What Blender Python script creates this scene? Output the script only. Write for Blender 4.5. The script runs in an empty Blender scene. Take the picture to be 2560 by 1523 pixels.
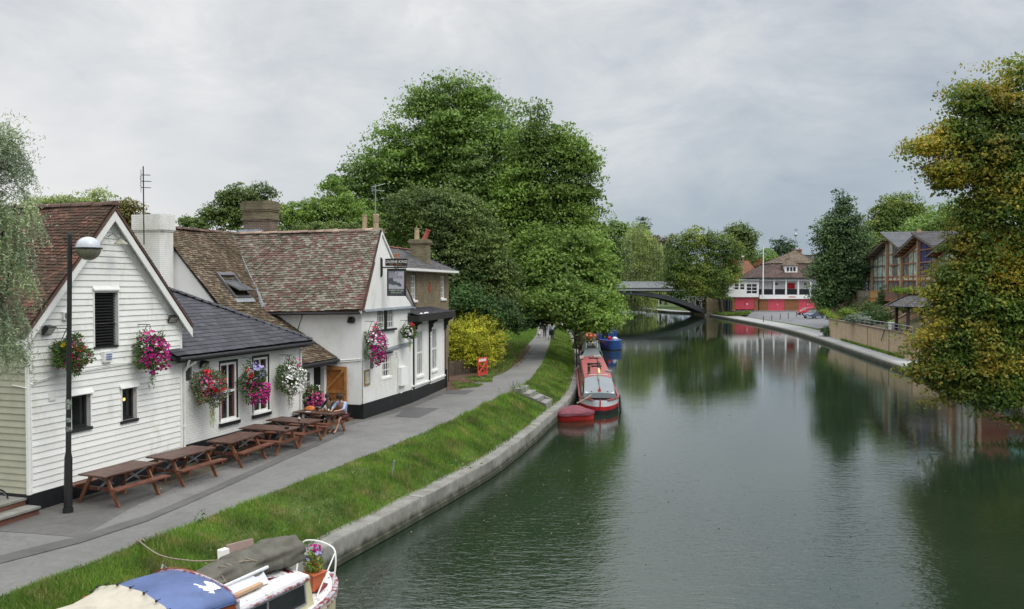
import bpy, bmesh, math, random
import numpy as np
from mathutils import Vector, Matrix, Euler
random.seed(7); rng=np.random.default_rng(7)
SC=bpy.context.scene
# ------------------------------------------------------------ camera
FPX,CX,CY,HOR,CAMZ=2100.,1280.,761.5,714.,6.7      # pixels of the 2560x1523 photograph; water level is z=0
PIT=math.atan((CY-HOR)/FPX)
cam=bpy.data.cameras.new('camera'); camo=bpy.data.objects.new('camera',cam); SC.collection.objects.link(camo)
cam.sensor_width=36; cam.lens=FPX/2560*36; cam.clip_end=5000; cam.clip_start=.1
camo.location=(0,0,CAMZ); camo.rotation_euler=(math.radians(90)-PIT,0,0); SC.camera=camo
# ------------------------------------------------------------ world: overcast evening sky
SUN_EL,SUN_AZ=math.radians(52),math.radians(125)   # azimuth clockwise from +Y
W=bpy.data.worlds.new("World"); SC.world=W; W.use_nodes=True
nt=W.node_tree; nt.nodes.clear(); N=nt.nodes.new; Lk=nt.links.new
out=N('ShaderNodeOutputWorld'); bg1=N('ShaderNodeBackground'); bg2=N('ShaderNodeBackground'); mx=N('ShaderNodeMixShader')
sky=N('ShaderNodeTexSky'); sky.sky_type='NISHITA'; sky.sun_disc=False; sky.sun_elevation=SUN_EL; sky.sun_rotation=SUN_AZ
Lk(sky.outputs[0],bg1.inputs[0]); bg1.inputs[1].default_value=.09
tc=N('ShaderNodeTexCoord'); sep=N('ShaderNodeSeparateXYZ'); Lk(tc.outputs['Generated'],sep.inputs[0])
def math_(op,a,b=None,c=None,clamp=False,tree=None):
    n=(tree or nt).nodes.new('ShaderNodeMath'); n.operation=op; n.use_clamp=clamp
    for i,v in enumerate((a,b,c)):
        if v is None: continue
        if hasattr(v,'is_linked') or hasattr(v,'links'): (tree or nt).links.new(v,n.inputs[i])
        else: n.inputs[i].default_value=v
    return n.outputs[0]
def noise_(vec,sc,det=4,rough=.55,dist=0,tree=None):
    t=tree or nt; n=t.nodes.new('ShaderNodeTexNoise'); n.inputs['Scale'].default_value=sc; n.inputs['Detail'].default_value=det
    n.inputs['Roughness'].default_value=rough; n.inputs['Distortion'].default_value=dist
    if vec is not None: t.links.new(vec,n.inputs['Vector'])
    return n.outputs['Fac']
def ramp_(fac,stops,tree=None,interp='LINEAR'):
    t=tree or nt; n=t.nodes.new('ShaderNodeValToRGB'); t.links.new(fac,n.inputs[0]); cr=n.color_ramp; cr.interpolation=interp
    while len(cr.elements)>1: cr.elements.remove(cr.elements[-1])
    cr.elements[0].position=stops[0][0]; cr.elements[0].color=(*stops[0][1],1)
    for p_,c_ in stops[1:]:
        e=cr.elements.new(p_); e.color=(*c_,1)
    return n.outputs[0]
def mixc(fac,a,b,tree=None,mode='MIX'):
    t=tree or nt; n=t.nodes.new('ShaderNodeMix'); n.data_type='RGBA'; n.blend_type=mode
    for s,v in ((n.inputs[0],fac),(n.inputs[6],a),(n.inputs[7],b)):
        if hasattr(v,'links'): t.links.new(v,s)
        elif isinstance(v,(int,float)): s.default_value=v
        else: s.default_value=(*v,1)
    return n.outputs[2]
# cloud deck: project the direction on a flat layer so clouds flatten towards the horizon
zz=math_('ADD',math_('MAXIMUM',sep.outputs[2],0.),.42)
cx_=math_('DIVIDE',sep.outputs[0],zz); cy_=math_('DIVIDE',sep.outputs[1],zz)
cmb=N('ShaderNodeCombineXYZ'); Lk(cx_,cmb.inputs[0]); Lk(cy_,cmb.inputs[1])
mp=N('ShaderNodeMapping'); Lk(cmb.outputs[0],mp.inputs[0]); mp.inputs['Location'].default_value=(2.9,.9,0); mp.inputs['Scale'].default_value=(1.0,1.15,1)
n1=noise_(mp.outputs[0],1.15,9,.58,.35); n2=noise_(mp.outputs[0],4.2,7,.62,.5)
nn=math_('ADD',math_('MULTIPLY',n1,.70),math_('MULTIPLY',n2,.30))
cl=ramp_(nn,[(.36,(.43,.485,.56)),(.45,(.63,.665,.705)),(.52,(.78,.80,.81)),(.61,(1.02,1.0,.975))])
# brighter and warmer to the left, bluer low down on the right
side=math_('MULTIPLY_ADD',sep.outputs[0],-1.7,.30,clamp=True)
low=math_('SUBTRACT',1.,math_('MULTIPLY',sep.outputs[2],2.9),clamp=True)
cl=mixc(math_('MULTIPLY',math_('MULTIPLY',side,low),1.15,clamp=True),cl,(.98,.96,.935))
rs=math_('MULTIPLY_ADD',sep.outputs[0],1.3,.72,clamp=True)
cl=mixc(math_('MULTIPLY',math_('MULTIPLY',rs,math_('POWER',low,1.3)),1.05,clamp=True),cl,(.35,.43,.51))
# overcast skies are brightest overhead (outside the frame)
zen=math_('MULTIPLY_ADD',math_('MAXIMUM',math_('SUBTRACT',sep.outputs[2],.34),0.),3.4,1.)
v=N('ShaderNodeVectorMath'); v.operation='SCALE'; Lk(cl,v.inputs[0]); Lk(zen,v.inputs['Scale'])
Lk(v.outputs[0],bg2.inputs[0]); bg2.inputs[1].default_value=1.0
mx.inputs[0].default_value=.9; Lk(bg1.outputs[0],mx.inputs[1]); Lk(bg2.outputs[0],mx.inputs[2]); Lk(mx.outputs[0],out.inputs[0])
# ------------------------------------------------------------ sun behind cloud
sl=bpy.data.lights.new('sun','SUN'); sl.energy=1.4; sl.angle=math.radians(28); sl.color=(1,.96,.9)
so=bpy.data.objects.new('sun',sl); SC.collection.objects.link(so)
sd=Vector((math.sin(SUN_AZ)*math.cos(SUN_EL),math.cos(SUN_AZ)*math.cos(SUN_EL),math.sin(SUN_EL)))
so.rotation_euler=sd.to_track_quat('Z','Y').to_euler(); so.location=(20,-20,40)
SC.view_settings.view_transform='Standard'; SC.view_settings.look='None'; SC.view_settings.exposure=0; SC.view_settings.gamma=1
SC.cycles.max_bounces=6; SC.cycles.diffuse_bounces=3; SC.cycles.glossy_bounces=3; SC.cycles.transmission_bounces=4; SC.cycles.transparent_max_bounces=4
SC.cycles.caustics_reflective=False; SC.cycles.caustics_refractive=False

# ------------------------------------------------------------ pixel -> world helpers (used once, to measure the place)
CW=Vector((0,0,CAMZ))
def ray(px,py):
    x=(px-CX)/FPX; y=-(py-CY)/FPX
    return Vector((x,math.cos(PIT)+y*math.sin(PIT),-math.sin(PIT)+y*math.cos(PIT)))
def at(px,py,z): r=ray(px,py); return CW+r*((z-CAMZ)/r.z)
def atY(px,py,Y): r=ray(px,py); return CW+r*(Y/r.y)
class Frame:                      # street frame: d runs along the front, u goes inland (left of d)
    def __init__(s,a,b):
        s.o=Vector((a[0],a[1])); dd=Vector((b[0]-a[0],b[1]-a[1])); s.len=dd.length; dd.normalize(); s.d=dd; s.u=Vector((-dd.y,dd.x))
    def P(s,u,d,z): q=s.o+s.u*u+s.d*d; return Vector((q.x,q.y,z))
    @property
    def ax(s): return (Vector((s.u.x,s.u.y,0)),Vector((s.d.x,s.d.y,0)),Vector((0,0,1)))
# ------------------------------------------------------------ objects
COL=SC.collection; LOC={}
def tag(o,label=None,cat=None,group=None,kind=None):
    if label: o['label']=label
    if cat: o['category']=cat
    if group: o['group']=group
    if kind: o['kind']=kind
    return o
def thing(name,label,cat,loc,group=None):
    o=bpy.data.objects.new(name,None); COL.objects.link(o); o.location=loc; LOC[o.name]=Vector(loc); o.empty_display_size=.2
    return tag(o,label,cat,group)
def root_loc(p):
    while p.parent: p=p.parent
    return LOC[p.name]
class MB:
    def __init__(s): s.v=[]; s.f=[]; s.m=[]
    def add(s,vs,fs,m=0):
        k=len(s.v); s.v+= [tuple(p) for p in vs]
        for f in fs: s.f.append(tuple(k+i for i in f)); s.m.append(m)
        return s
    def quad(s,a,b,c,d,m=0): return s.add([a,b,c,d],[(0,1,2,3)],m)
    def poly(s,pts,m=0): return s.add(pts,[tuple(range(len(pts)))],m)
    def hexa(s,b,t,m=0):  # bottom 4, top 4
        return s.add(list(b)+list(t),[(3,2,1,0),(4,5,6,7),(0,1,5,4),(1,2,6,5),(2,3,7,6),(3,0,4,7)],m)
    def box(s,x0,x1,y0,y1,z0,z1,m=0):
        return s.hexa([(x0,y0,z0),(x1,y0,z0),(x1,y1,z0),(x0,y1,z0)],[(x0,y0,z1),(x1,y0,z1),(x1,y1,z1),(x0,y1,z1)],m)
    def fb(s,F,u0,u1,d0,d1,z0,z1,m=0):
        P=F.P; return s.hexa([P(u0,d0,z0),P(u1,d0,z0),P(u1,d1,z0),P(u0,d1,z0)],[P(u0,d0,z1),P(u1,d0,z1),P(u1,d1,z1),P(u0,d1,z1)],m)
    def bar(s,a,b,w,h,up=(0,0,1),m=0):
        a=Vector(a);b=Vector(b);t=(b-a).normalized();up=Vector(up)
        x=t.cross(up); 
        if x.length<1e-4: x=t.cross(Vector((1,0,0)))
        x.normalize(); y=x.cross(t).normalized(); x*=w/2;y*=h/2
        return s.hexa([a-x-y,a+x-y,a+x+y,a-x+y],[b-x-y,b+x-y,b+x+y,b-x+y],m)
    def prism(s,pts,vec,m=0):
        n=len(pts); vec=Vector(vec); p=[Vector(q) for q in pts]
        return s.add(p+[q+vec for q in p],[tuple(range(n-1,-1,-1)),tuple(range(n,2*n))]+[(i,(i+1)%n,n+(i+1)%n,n+i) for i in range(n)],m)
    def tube(s,pts,r,seg=8,m=0,cap=True):
        pts=[Vector(p) for p in pts]; n=len(pts); rs=r if isinstance(r,(list,tuple)) else [r]*n; vs=[];fs=[]
        ref=None
        for i,p in enumerate(pts):
            t=(pts[min(i+1,n-1)]-pts[max(i-1,0)]).normalized()
            if ref is None: ref=t.orthogonal().normalized()
            x=(ref-t*ref.dot(t)).normalized(); ref=x; y=t.cross(x)
            for k in range(seg):
                a=2*math.pi*k/seg; vs.append(p+(x*math.cos(a)+y*math.sin(a))*rs[i])
        for i in range(n-1):
            for k in range(seg): fs.append((i*seg+k,i*seg+(k+1)%seg,(i+1)*seg+(k+1)%seg,(i+1)*seg+k))
        if cap: fs.append(tuple(range(seg-1,-1,-1))); fs.append(tuple((n-1)*seg+k for k in range(seg)))
        return s.add(vs,fs,m)
    def lathe(s,c,prof,seg=16,m=0,sx=1,sy=1):
        c=Vector(c); vs=[];fs=[];n=len(prof)
        for r,z in prof:
            for k in range(seg): a=2*math.pi*k/seg; vs.append((c.x+r*math.cos(a)*sx,c.y+r*math.sin(a)*sy,c.z+z))
        for i in range(n-1):
            for k in range(seg): fs.append((i*seg+k,i*seg+(k+1)%seg,(i+1)*seg+(k+1)%seg,(i+1)*seg+k))
        fs.append(tuple(range(seg-1,-1,-1))); fs.append(tuple((n-1)*seg+k for k in range(seg)))
        return s.add(vs,fs,m)
    def ring(s,c,R,r,n,ax,m=0,seg=24,s2=6):
        c=Vector(c);ax=Vector(ax).normalized(); x=ax.orthogonal().normalized(); y=ax.cross(x)
        p=[c+(x*math.cos(2*math.pi*i/seg)+y*math.sin(2*math.pi*i/seg))*R for i in range(seg+1)]
        return s.tube(p,r,s2,m,cap=False)
    def build(s,name,mats,parent=None,smooth=False,loc=None,label=None,cat=None,group=None,kind=None,recalc=True,bevel=0):
        if loc is None: loc=root_loc(parent) if parent else Vector((0,0,0))
        loc=Vector(loc)
        me=bpy.data.meshes.new(name); me.from_pydata([(p[0]-loc.x,p[1]-loc.y,p[2]-loc.z) for p in s.v],[],s.f)
        if not isinstance(mats,(list,tuple)): mats=[mats]
        for mt in mats: me.materials.append(mt)
        if len(mats)>1: me.polygons.foreach_set('material_index',s.m)
        if recalc:
            bm=bmesh.new(); bm.from_mesh(me); bmesh.ops.recalc_face_normals(bm,faces=bm.faces); bm.to_mesh(me); bm.free()
        uvs(me)
        if smooth:
            me.shade_smooth(); me.set_sharp_from_angle(angle=math.radians(smooth if smooth>1 else 40))
        o=bpy.data.objects.new(name,me); COL.objects.link(o)
        if parent: o.parent=parent
        else: o.location=loc; LOC[o.name]=loc
        if bevel:
            b=o.modifiers.new('bevel','BEVEL'); b.width=bevel; b.segments=2; b.limit_method='ANGLE'
        return tag(o,label,cat,group,kind)
def uvs(me):
    n=len(me.polygons)
    if n==0: return
    uv=me.uv_layers.new(name='UVMap'); nor=np.empty(n*3); me.polygons.foreach_get('normal',nor); nor=nor.reshape(-1,3)
    lt=np.empty(n,int); me.polygons.foreach_get('loop_total',lt)
    li=np.empty(len(me.loops),int); me.loops.foreach_get('vertex_index',li)
    co=np.empty(len(me.vertices)*3); me.vertices.foreach_get('co',co); co=co.reshape(-1,3)
    flat=np.abs(nor[:,2])>.93
    sgn=np.where((nor[:,0]+nor[:,1]*.3)<0,-1.,1.)
    t=np.stack([-nor[:,1],nor[:,0],np.zeros(n)],1)*sgn[:,None]; t[flat]=(1,0,0); t/=np.linalg.norm(t,axis=1)[:,None]+1e-9
    b=np.cross(nor,t); b*=np.where(b[:,2]<0,-1.,1.)[:,None]; b[flat]=(0,1,0)
    T=np.repeat(t,lt,0);B=np.repeat(b,lt,0);c=co[li]
    out=np.stack([(c*T).sum(1),(c*B).sum(1)],1).astype(np.float32); uv.data.foreach_set('uv',out.ravel())
def fastmesh(name,V,Fq,mat,parent=None,loc=(0,0,0),**kw):   # V (n,3), Fq (m,3|4)
    me=bpy.data.meshes.new(name); V=np.asarray(V,np.float32)-np.array(loc,np.float32); Fq=np.asarray(Fq,np.int32); k=Fq.shape[1]
    me.vertices.add(len(V)); me.vertices.foreach_set('co',V.ravel()); me.loops.add(Fq.size); me.loops.foreach_set('vertex_index',Fq.ravel())
    me.polygons.add(len(Fq)); me.polygons.foreach_set('loop_start',np.arange(0,Fq.size,k,dtype=np.int32))
    me.update(calc_edges=True); me.materials.append(mat)
    o=bpy.data.objects.new(name,me); COL.objects.link(o)
    if parent: o.parent=parent
    else: o.location=loc; LOC[o.name]=Vector(loc)
    return tag(o,**kw)
# ------------------------------------------------------------ materials
def newmat(name):
    m=bpy.data.materials.new(name); m.use_nodes=True; t=m.node_tree; b=t.nodes['Principled BSDF']; return m,t,b
def lnk(t,v,s):
    if hasattr(v,'links'): t.links.new(v,s)
    elif isinstance(v,(int,float)): s.default_value=v
    else: s.default_value=(*v,1)
def bump_(t,b,h,strength,dist=.01):
    n=t.nodes.new('ShaderNodeBump'); n.inputs['Strength'].default_value=strength; n.inputs['Distance'].default_value=dist
    t.links.new(h,n.inputs['Height']); t.links.new(n.outputs[0],b.inputs['Normal'])
def coord(t,which='Object'):
    n=t.nodes.new('ShaderNodeTexCoord'); return n.outputs[which]
def mapn(t,vec,sc=(1,1,1),rot=(0,0,0)):
    n=t.nodes.new('ShaderNodeMapping'); t.links.new(vec,n.inputs[0]); n.inputs['Scale'].default_value=sc; n.inputs['Rotation'].default_value=rot; return n.outputs[0]
def island(t):
    g=t.nodes.new('ShaderNodeNewGeometry'); return g.outputs['Random Per Island']
def M(name,col,rough=.65,var=.18,sc=4,bump=0,bsc=60,rand=0,metal=0,spec=.4,dirt=None,dsc=1.5,dpos=(.5,.7),stretch=(1,1,1)):
    m,t,b=newmat(name); c=mapn(t,coord(t),stretch)
    f=noise_(c,sc,5,.6,tree=t)
    a=tuple(x*(1-var) for x in col); z=tuple(min(x*(1+var),1) for x in col)
    cc=ramp_(f,[(.3,a),(.7,z)],tree=t)
    if rand:
        r=island(t); s=t.nodes.new('ShaderNodeVectorMath'); s.operation='SCALE'; t.links.new(cc,s.inputs[0])
        t.links.new(math_('MULTIPLY_ADD',r,2*rand,1-rand,tree=t),s.inputs['Scale']); cc=s.outputs[0]
    if dirt:
        g=noise_(c,dsc,8,.65,.3,tree=t); k=ramp_(g,[(dpos[0],(0,0,0)),(dpos[1],(1,1,1))],tree=t)
        cc=mixc(k,cc,dirt,tree=t)
    lnk(t,cc,b.inputs['Base Color']); b.inputs['Roughness'].default_value=rough; b.inputs['Metallic'].default_value=metal
    b.inputs['Specular IOR Level'].default_value=spec
    if bump: bump_(t,b,noise_(c,bsc,4,.6,tree=t),bump)
    return m
def brickmat(name,c1,c2,mort,bw=.225,bh=.075,ms=.01,bump=.5,rough=.85,paint=None,dirt=None,noise=.25,flaw=0):
    m,t,b=newmat(name); uv=coord(t,'UV'); br=t.nodes.new('ShaderNodeTexBrick'); t.links.new(uv,br.inputs[0])
    br.inputs['Scale'].default_value=1; br.inputs['Brick Width'].default_value=bw; br.inputs['Row Height'].default_value=bh
    br.inputs['Mortar Size'].default_value=ms; br.inputs['Mortar Smooth'].default_value=.4; br.inputs['Bias'].default_value=0
    br.inputs['Color1'].default_value=(*c1,1); br.inputs['Color2'].default_value=(*c2,1); br.inputs['Mortar'].default_value=(*mort,1)
    n=noise_(coord(t),1.6,6,.65,tree=t); k=ramp_(n,[(.3,(1-noise,)*3),(.7,(1+noise*.5,)*3)],tree=t)
    cc=mixc(1.,br.outputs[0],k,tree=t,mode='MULTIPLY')
    n2=noise_(coord(t),22,3,.6,tree=t)
    if dirt: cc=mixc(ramp_(noise_(mapn(t,coord(t),(1,1,.35)),1.1,8,.7,tree=t),[(.5,(0,0,0)),(.72,(1,1,1))],tree=t),cc,dirt,tree=t)
    lnk(t,cc,b.inputs['Base Color']); b.inputs['Roughness'].default_value=rough; b.inputs['Specular IOR Level'].default_value=.25
    h=math_('ADD',math_('MULTIPLY',br.outputs[1],-1.,tree=t),math_('MULTIPLY',n2,.8,tree=t),tree=t)
    bump_(t,b,h,bump,.006); return m
def tilemat(name,cols,moss=(.06,.06,.03),mossamt=.55,rough=.9,lich=None,msc=2.2):
    m,t,b=newmat(name); r=island(t); n=len(cols)
    cc=ramp_(r,[(i/n,c) for i,c in enumerate(cols)],tree=t,interp='CONSTANT')
    c=coord(t); g=noise_(c,msc,8,.7,.2,tree=t); k=ramp_(g,[(mossamt-.08,(0,0,0)),(mossamt+.12,(1,1,1))],tree=t); 
    cc=mixc(math_('MULTIPLY',k,.8,tree=t),cc,moss,tree=t)
    f=noise_(c,35,3,.7,tree=t); cc=mixc(1.,cc,ramp_(f,[(.3,(.65,)*3),(.7,(1.25,)*3)],tree=t),tree=t,mode='MULTIPLY')
    if lich: cc=mixc(ramp_(noise_(c,9,5,.7,tree=t),[(.62,(0,0,0)),(.68,(1,1,1))],tree=t),cc,lich,tree=t)
    lnk(t,cc,b.inputs['Base Color']); b.inputs['Roughness'].default_value=rough; b.inputs['Specular IOR Level'].default_value=.25
    bump_(t,b,f,.5,.006); return m
def leafmat(name,cols,trans=.3,rough=.55,big=.25,bsc=.35,spec=.3,lift=1.75,alt=None,asc=.45,apos=(.45,.58)):
    m,t,b=newmat(name); r=island(t); n=len(cols)
    cc=ramp_(r,[(i/max(n-1,1),tuple(min(.8,x*lift) for x in c)) for i,c in enumerate(cols)],tree=t)
    if alt: c2=ramp_(r,[(i/max(len(alt)-1,1),tuple(min(.8,x*lift) for x in c)) for i,c in enumerate(alt)],tree=t); cc=mixc(ramp_(math_('ADD',math_('MULTIPLY',noise_(coord(t),asc,4,.55,tree=t),.86,tree=t),math_('MULTIPLY',r,.14,tree=t),tree=t),[(apos[0],(0,0,0)),(apos[1],(1,1,1))],tree=t),cc,c2,tree=t)
    g=noise_(coord(t),bsc,3,.5,tree=t); cc=mixc(1.,cc,ramp_(g,[(.35,(1-big,)*3),(.65,(1+big,1+big*.9,1.))],tree=t),tree=t,mode='MULTIPLY')
    lnk(t,cc,b.inputs['Base Color']); b.inputs['Roughness'].default_value=rough; b.inputs['Specular IOR Level'].default_value=spec
    tr=t.nodes.new('ShaderNodeBsdfTranslucent'); t.links.new(cc,tr.inputs[0]); mxs=t.nodes.new('ShaderNodeMixShader'); mxs.inputs[0].default_value=trans
    o=t.nodes['Material Output']; t.links.new(b.outputs[0],mxs.inputs[1]); t.links.new(tr.outputs[0],mxs.inputs[2]); t.links.new(mxs.outputs[0],o.inputs[0])
    return m
def glassmat(name,col=(.015,.018,.02),rough=.05):
    m,t,b=newmat(name); lnk(t,ramp_(noise_(coord(t),1.3,3,tree=t),[(.35,tuple(x*.6 for x in col)),(.65,tuple(x*1.5 for x in col))],tree=t),b.inputs['Base Color'])
    b.inputs['Roughness'].default_value=rough; b.inputs['Specular IOR Level'].default_value=.8
    bump_(t,b,noise_(coord(t),2.,2,tree=t),.08,.02); return m
WHITE=(.83,.83,.80)
m_white=M('white_paint_boards',(.88,.88,.845),.55,.04,2,.25,40,rand=.05,dirt=(.56,.55,.47),dpos=(.54,.80),dsc=1.6,stretch=(1,1,.6))
m_trim=M('white_trim',(.84,.84,.81),.5,.05,6,.1)
m_render=M('white_render',(.87,.87,.845),.8,.04,1.2,.45,9,dirt=(.58,.57,.50),dpos=(.54,.82),dsc=.9,stretch=(1,1,.5))
m_pbrick=brickmat('white_painted_brick',(.87,.87,.84),(.83,.83,.80),(.74,.74,.71),bump=.85,dirt=(.60,.58,.50),noise=.04)
m_black=M('black_paint',(.012,.013,.015),.5,.35,4,.3,30,dirt=(.05,.05,.045),dpos=(.6,.8))
m_blackm=M('black_metal',(.02,.02,.02),.4,.3,8,.2,60,spec=.5)
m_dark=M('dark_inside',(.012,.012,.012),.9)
m_gutter=M('dark_gutter',(.025,.025,.028),.45,.3,6)
m_glass=glassmat('window_glass'); m_curt=glassmat('curtained_glass',(.22,.23,.23),.12)
m_tile1=tilemat('red_brown_tiles',[(.13,.055,.042),(.18,.080,.056),(.10,.050,.040),(.22,.11,.075),(.08,.045,.038),(.15,.065,.05),(.12,.06,.05)],(.055,.045,.03),.45,lich=(.3,.28,.2))
m_tile2=tilemat('mixed_rose_tiles',[(.25,.23,.18),(.19,.165,.125),(.24,.13,.115),(.28,.265,.21),(.15,.125,.10),(.19,.10,.09),(.31,.295,.24),(.21,.185,.15),(.17,.105,.085),(.25,.24,.20)],(.08,.07,.045),.56,lich=(.36,.35,.27))
m_tile3=tilemat('brown_mossy_tiles',[(.17,.125,.085),(.12,.085,.06),(.21,.165,.115),(.14,.085,.065),(.25,.21,.15),(.10,.075,.055)],(.065,.055,.03),.5,lich=(.3,.28,.2))
m_slate=tilemat('dark_slates',[(.050,.050,.062),(.062,.062,.076),(.042,.042,.052),(.072,.071,.084),(.055,.055,.068)],(.035,.035,.035),.62,.6)
m_slate2=tilemat('grey_slates',[(.10,.095,.10),(.075,.07,.075),(.13,.125,.13),(.09,.085,.09)],(.05,.05,.045),.6,.7)
m_ridge=M('ridge_tile',(.34,.25,.19),.9,.3,3,.5,20,rand=.35,dirt=(.1,.08,.06),dpos=(.5,.7))
m_ridge1=M('dark_ridge_tile',(.14,.085,.07),.9,.3,3,.5,20,rand=.3,dirt=(.05,.045,.03),dpos=(.5,.7))
m_ridge2=M('slate_ridge',(.06,.062,.072),.7,.2,3,.3,20,rand=.15)
m_lead=M('lead_sheet',(.20,.23,.26),.5,.25,5,.3,8,metal=.2)
m_wood=M('stained_bench_wood',(.135,.052,.032),.5,.35,5,.4,50,rand=.2,stretch=(1,1,1),spec=.4)
m_woodt=M('bench_top_wood',(.105,.055,.042),.45,.35,6,.4,50,rand=.22,spec=.5)
m_woodl=M('bench_leg_wood',(.21,.085,.042),.5,.3,5,.4,50,rand=.22)
m_steel=M('galvanised_steel',(.35,.37,.38),.45,.2,8,metal=.6)
m_door=M('orange_brown_door',(.36,.135,.035),.45,.35,3,.3,30,rand=.12,dirt=(.12,.05,.02),dpos=(.52,.75))
m_doorl=M('pale_door_rail',(.40,.19,.06),.45,.3,3,.3,30,rand=.12)
m_concrete=M('weathered_concrete',(.25,.245,.225),.9,.15,2.5,.5,30,dirt=(.17,.16,.12),dpos=(.52,.75))
m_brickfloor=brickmat('cobbles',(.16,.13,.10),(.11,.095,.07),(.07,.06,.045),.22,.11,.015,.6,.9,dirt=(.10,.11,.05))
# ============================================================ RIVER, BANKS, PATHS
def resample(pts,n):
    p=np.array([[q[0],q[1]] for q in pts],float)
    # catmull-rom then arclength resample
    o=[]
    for i in range(len(p)-1):
        p0=p[max(i-1,0)];p1=p[i];p2=p[i+1];p3=p[min(i+2,len(p)-1)]
        for t in np.linspace(0,1,12,endpoint=False):
            o.append(.5*((2*p1)+(-p0+p2)*t+(2*p0-5*p1+4*p2-p3)*t*t+(-p0+3*p1-3*p2+p3)*t**3))
    o.append(p[-1]); o=np.array(o); s=np.r_[0,np.cumsum(np.linalg.norm(np.diff(o,axis=0),axis=1))]
    t=np.linspace(0,1,n)**1.5*s[-1]      # finer near the camera end
    return np.stack([np.interp(t,s,o[:,0]),np.interp(t,s,o[:,1])],1)
def normals(p,left=True):
    g=np.gradient(p,axis=0); g/=np.linalg.norm(g,axis=1)[:,None]; n=np.stack([-g[:,1],g[:,0]],1); return n if left else -n
LB=[(-10.5,2),(-7.9,9),(-5.55,16),(-4.18,19.87),(-2.55,24.1),(-.92,28.58),(.31,32.89),(1.88,39.73),(3.27,46),(4.25,54),(5.19,64.7),(6.66,86.2),(8.0,120),(8.2,160),(7.6,205),(4,235),(-8,262),(-40,280)]
RB=[(22.5,10),(24.2,28),(26.15,42.8),(27.56,48.1),(30.04,63.3),(36.9,101.9),(39.6,121),(41.2,140),(42.8,175),(43.1,192.7),(41.5,200),(38.6,206.9),(32.8,242),(20,275),(-10,300),(-40,310)]
NL=150; lb=resample(LB,NL); nl=normals(lb); rb=resample(RB,NL); nr=normals(rb,False)
def loft(name,rows,mat,kind='structure',smooth=True,mats=None,**kw):   # rows: list of (n,3) arrays
    V=np.concatenate(rows); n=len(rows[0]); F=[]
    for r in range(len(rows)-1):
        for i in range(n-1): F.append((r*n+i,r*n+i+1,(r+1)*n+i+1,(r+1)*n+i))
    b=MB(); b.v=[tuple(x) for x in V]; b.f=F; b.m=[0]*len(F)
    return b.build(name,mat,smooth=45 if smooth else False,kind=kind,**kw)
def row(p,n,off,z,wob=0,seed=1):
    q=p+n*off
    if wob:
        r=np.random.default_rng(seed); q=q+n*(r.random(len(p))-.5)[:,None]*wob
    zz=np.full(len(p),z) if np.isscalar(z) else z
    return np.c_[q,zz]
KZ=.62
# --- water
m,t,b=newmat('river_water'); 
cw=coord(t); w1=noise_(mapn(t,cw,(1.0,2.6,1),(0,0,.12)),2.1,3,.55,.35,tree=t); w2=noise_(mapn(t,cw,(1,2.0,1),(0,0,-.25)),6.5,2,.5,.2,tree=t); w3=noise_(mapn(t,cw,(.5,1,1)),.7,2,.5,tree=t)
calm=ramp_(noise_(mapn(t,cw,(.06,.045,1)),1.,3,.5,.4,tree=t),[(.38,(.35,)*3),(.62,(1.,)*3)],tree=t)
h=math_('ADD',math_('MULTIPLY',w1,1.0,tree=t),math_('ADD',math_('MULTIPLY',w2,.33,tree=t),math_('MULTIPLY',w3,1.2,tree=t),tree=t),tree=t)
spw=t.nodes.new('ShaderNodeSeparateXYZ'); t.links.new(cw,spw.inputs[0]); h=math_('MULTIPLY',h,math_('MULTIPLY',calm,ramp_(math_('DIVIDE',spw.outputs[1],100.,tree=t),[(.2,(1.,)*3),(.34,(.30,)*3),(.55,(.13,)*3),(1.,(.08,)*3)],tree=t),tree=t),tree=t)
lnk(t,ramp_(noise_(cw,.15,3,tree=t),[(.3,(.010,.021,.011)),(.7,(.016,.028,.017))],tree=t),b.inputs['Base Color'])
b.inputs['Roughness'].default_value=.012; b.inputs['IOR'].default_value=1.58; b.inputs['Specular Tint'].default_value=(.88,1.,.975,1); b.inputs['Specular IOR Level'].default_value=1.0
bump_(t,b,h,.56,.045); m_water=m
V=[];Fq=[]
b=MB(); b.poly([(-1500,-200,0),(1500,-200,0),(1500,2500,0),(-1500,2500,0)]); b.build('river_water',m_water,kind='structure',recalc=False)
# --- ground materials
def groundmat(name,cols,sc=1.2,bump=.5,rough=.95,fine=30):
    m,t,b=newmat(name); c=coord(t); a=noise_(c,sc,8,.68,.3,tree=t); k=ramp_(a,[(.30+.4*i/(len(cols)-1),q) for i,q in enumerate(cols)],tree=t)
    f=noise_(c,fine,4,.7,tree=t); cc=mixc(1.,k,ramp_(f,[(.3,(.7,)*3),(.7,(1.25,)*3)],tree=t),tree=t,mode='MULTIPLY')
    lnk(t,cc,b.inputs['Base Color']); b.inputs['Roughness'].default_value=rough; b.inputs['Specular IOR Level'].default_value=.2; bump_(t,b,f,bump,.02); return m
m_turf=groundmat('turf',[(.06,.09,.022),(.08,.12,.03),(.13,.13,.06),(.065,.10,.025)],.9)
m_field=groundmat('meadow',[(.04,.07,.02),(.06,.10,.025),(.08,.11,.035)],.15)
m_soil=groundmat('bark_soil',[(.08,.05,.035),(.12,.075,.05),(.16,.11,.075)],2.,.8)
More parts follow.
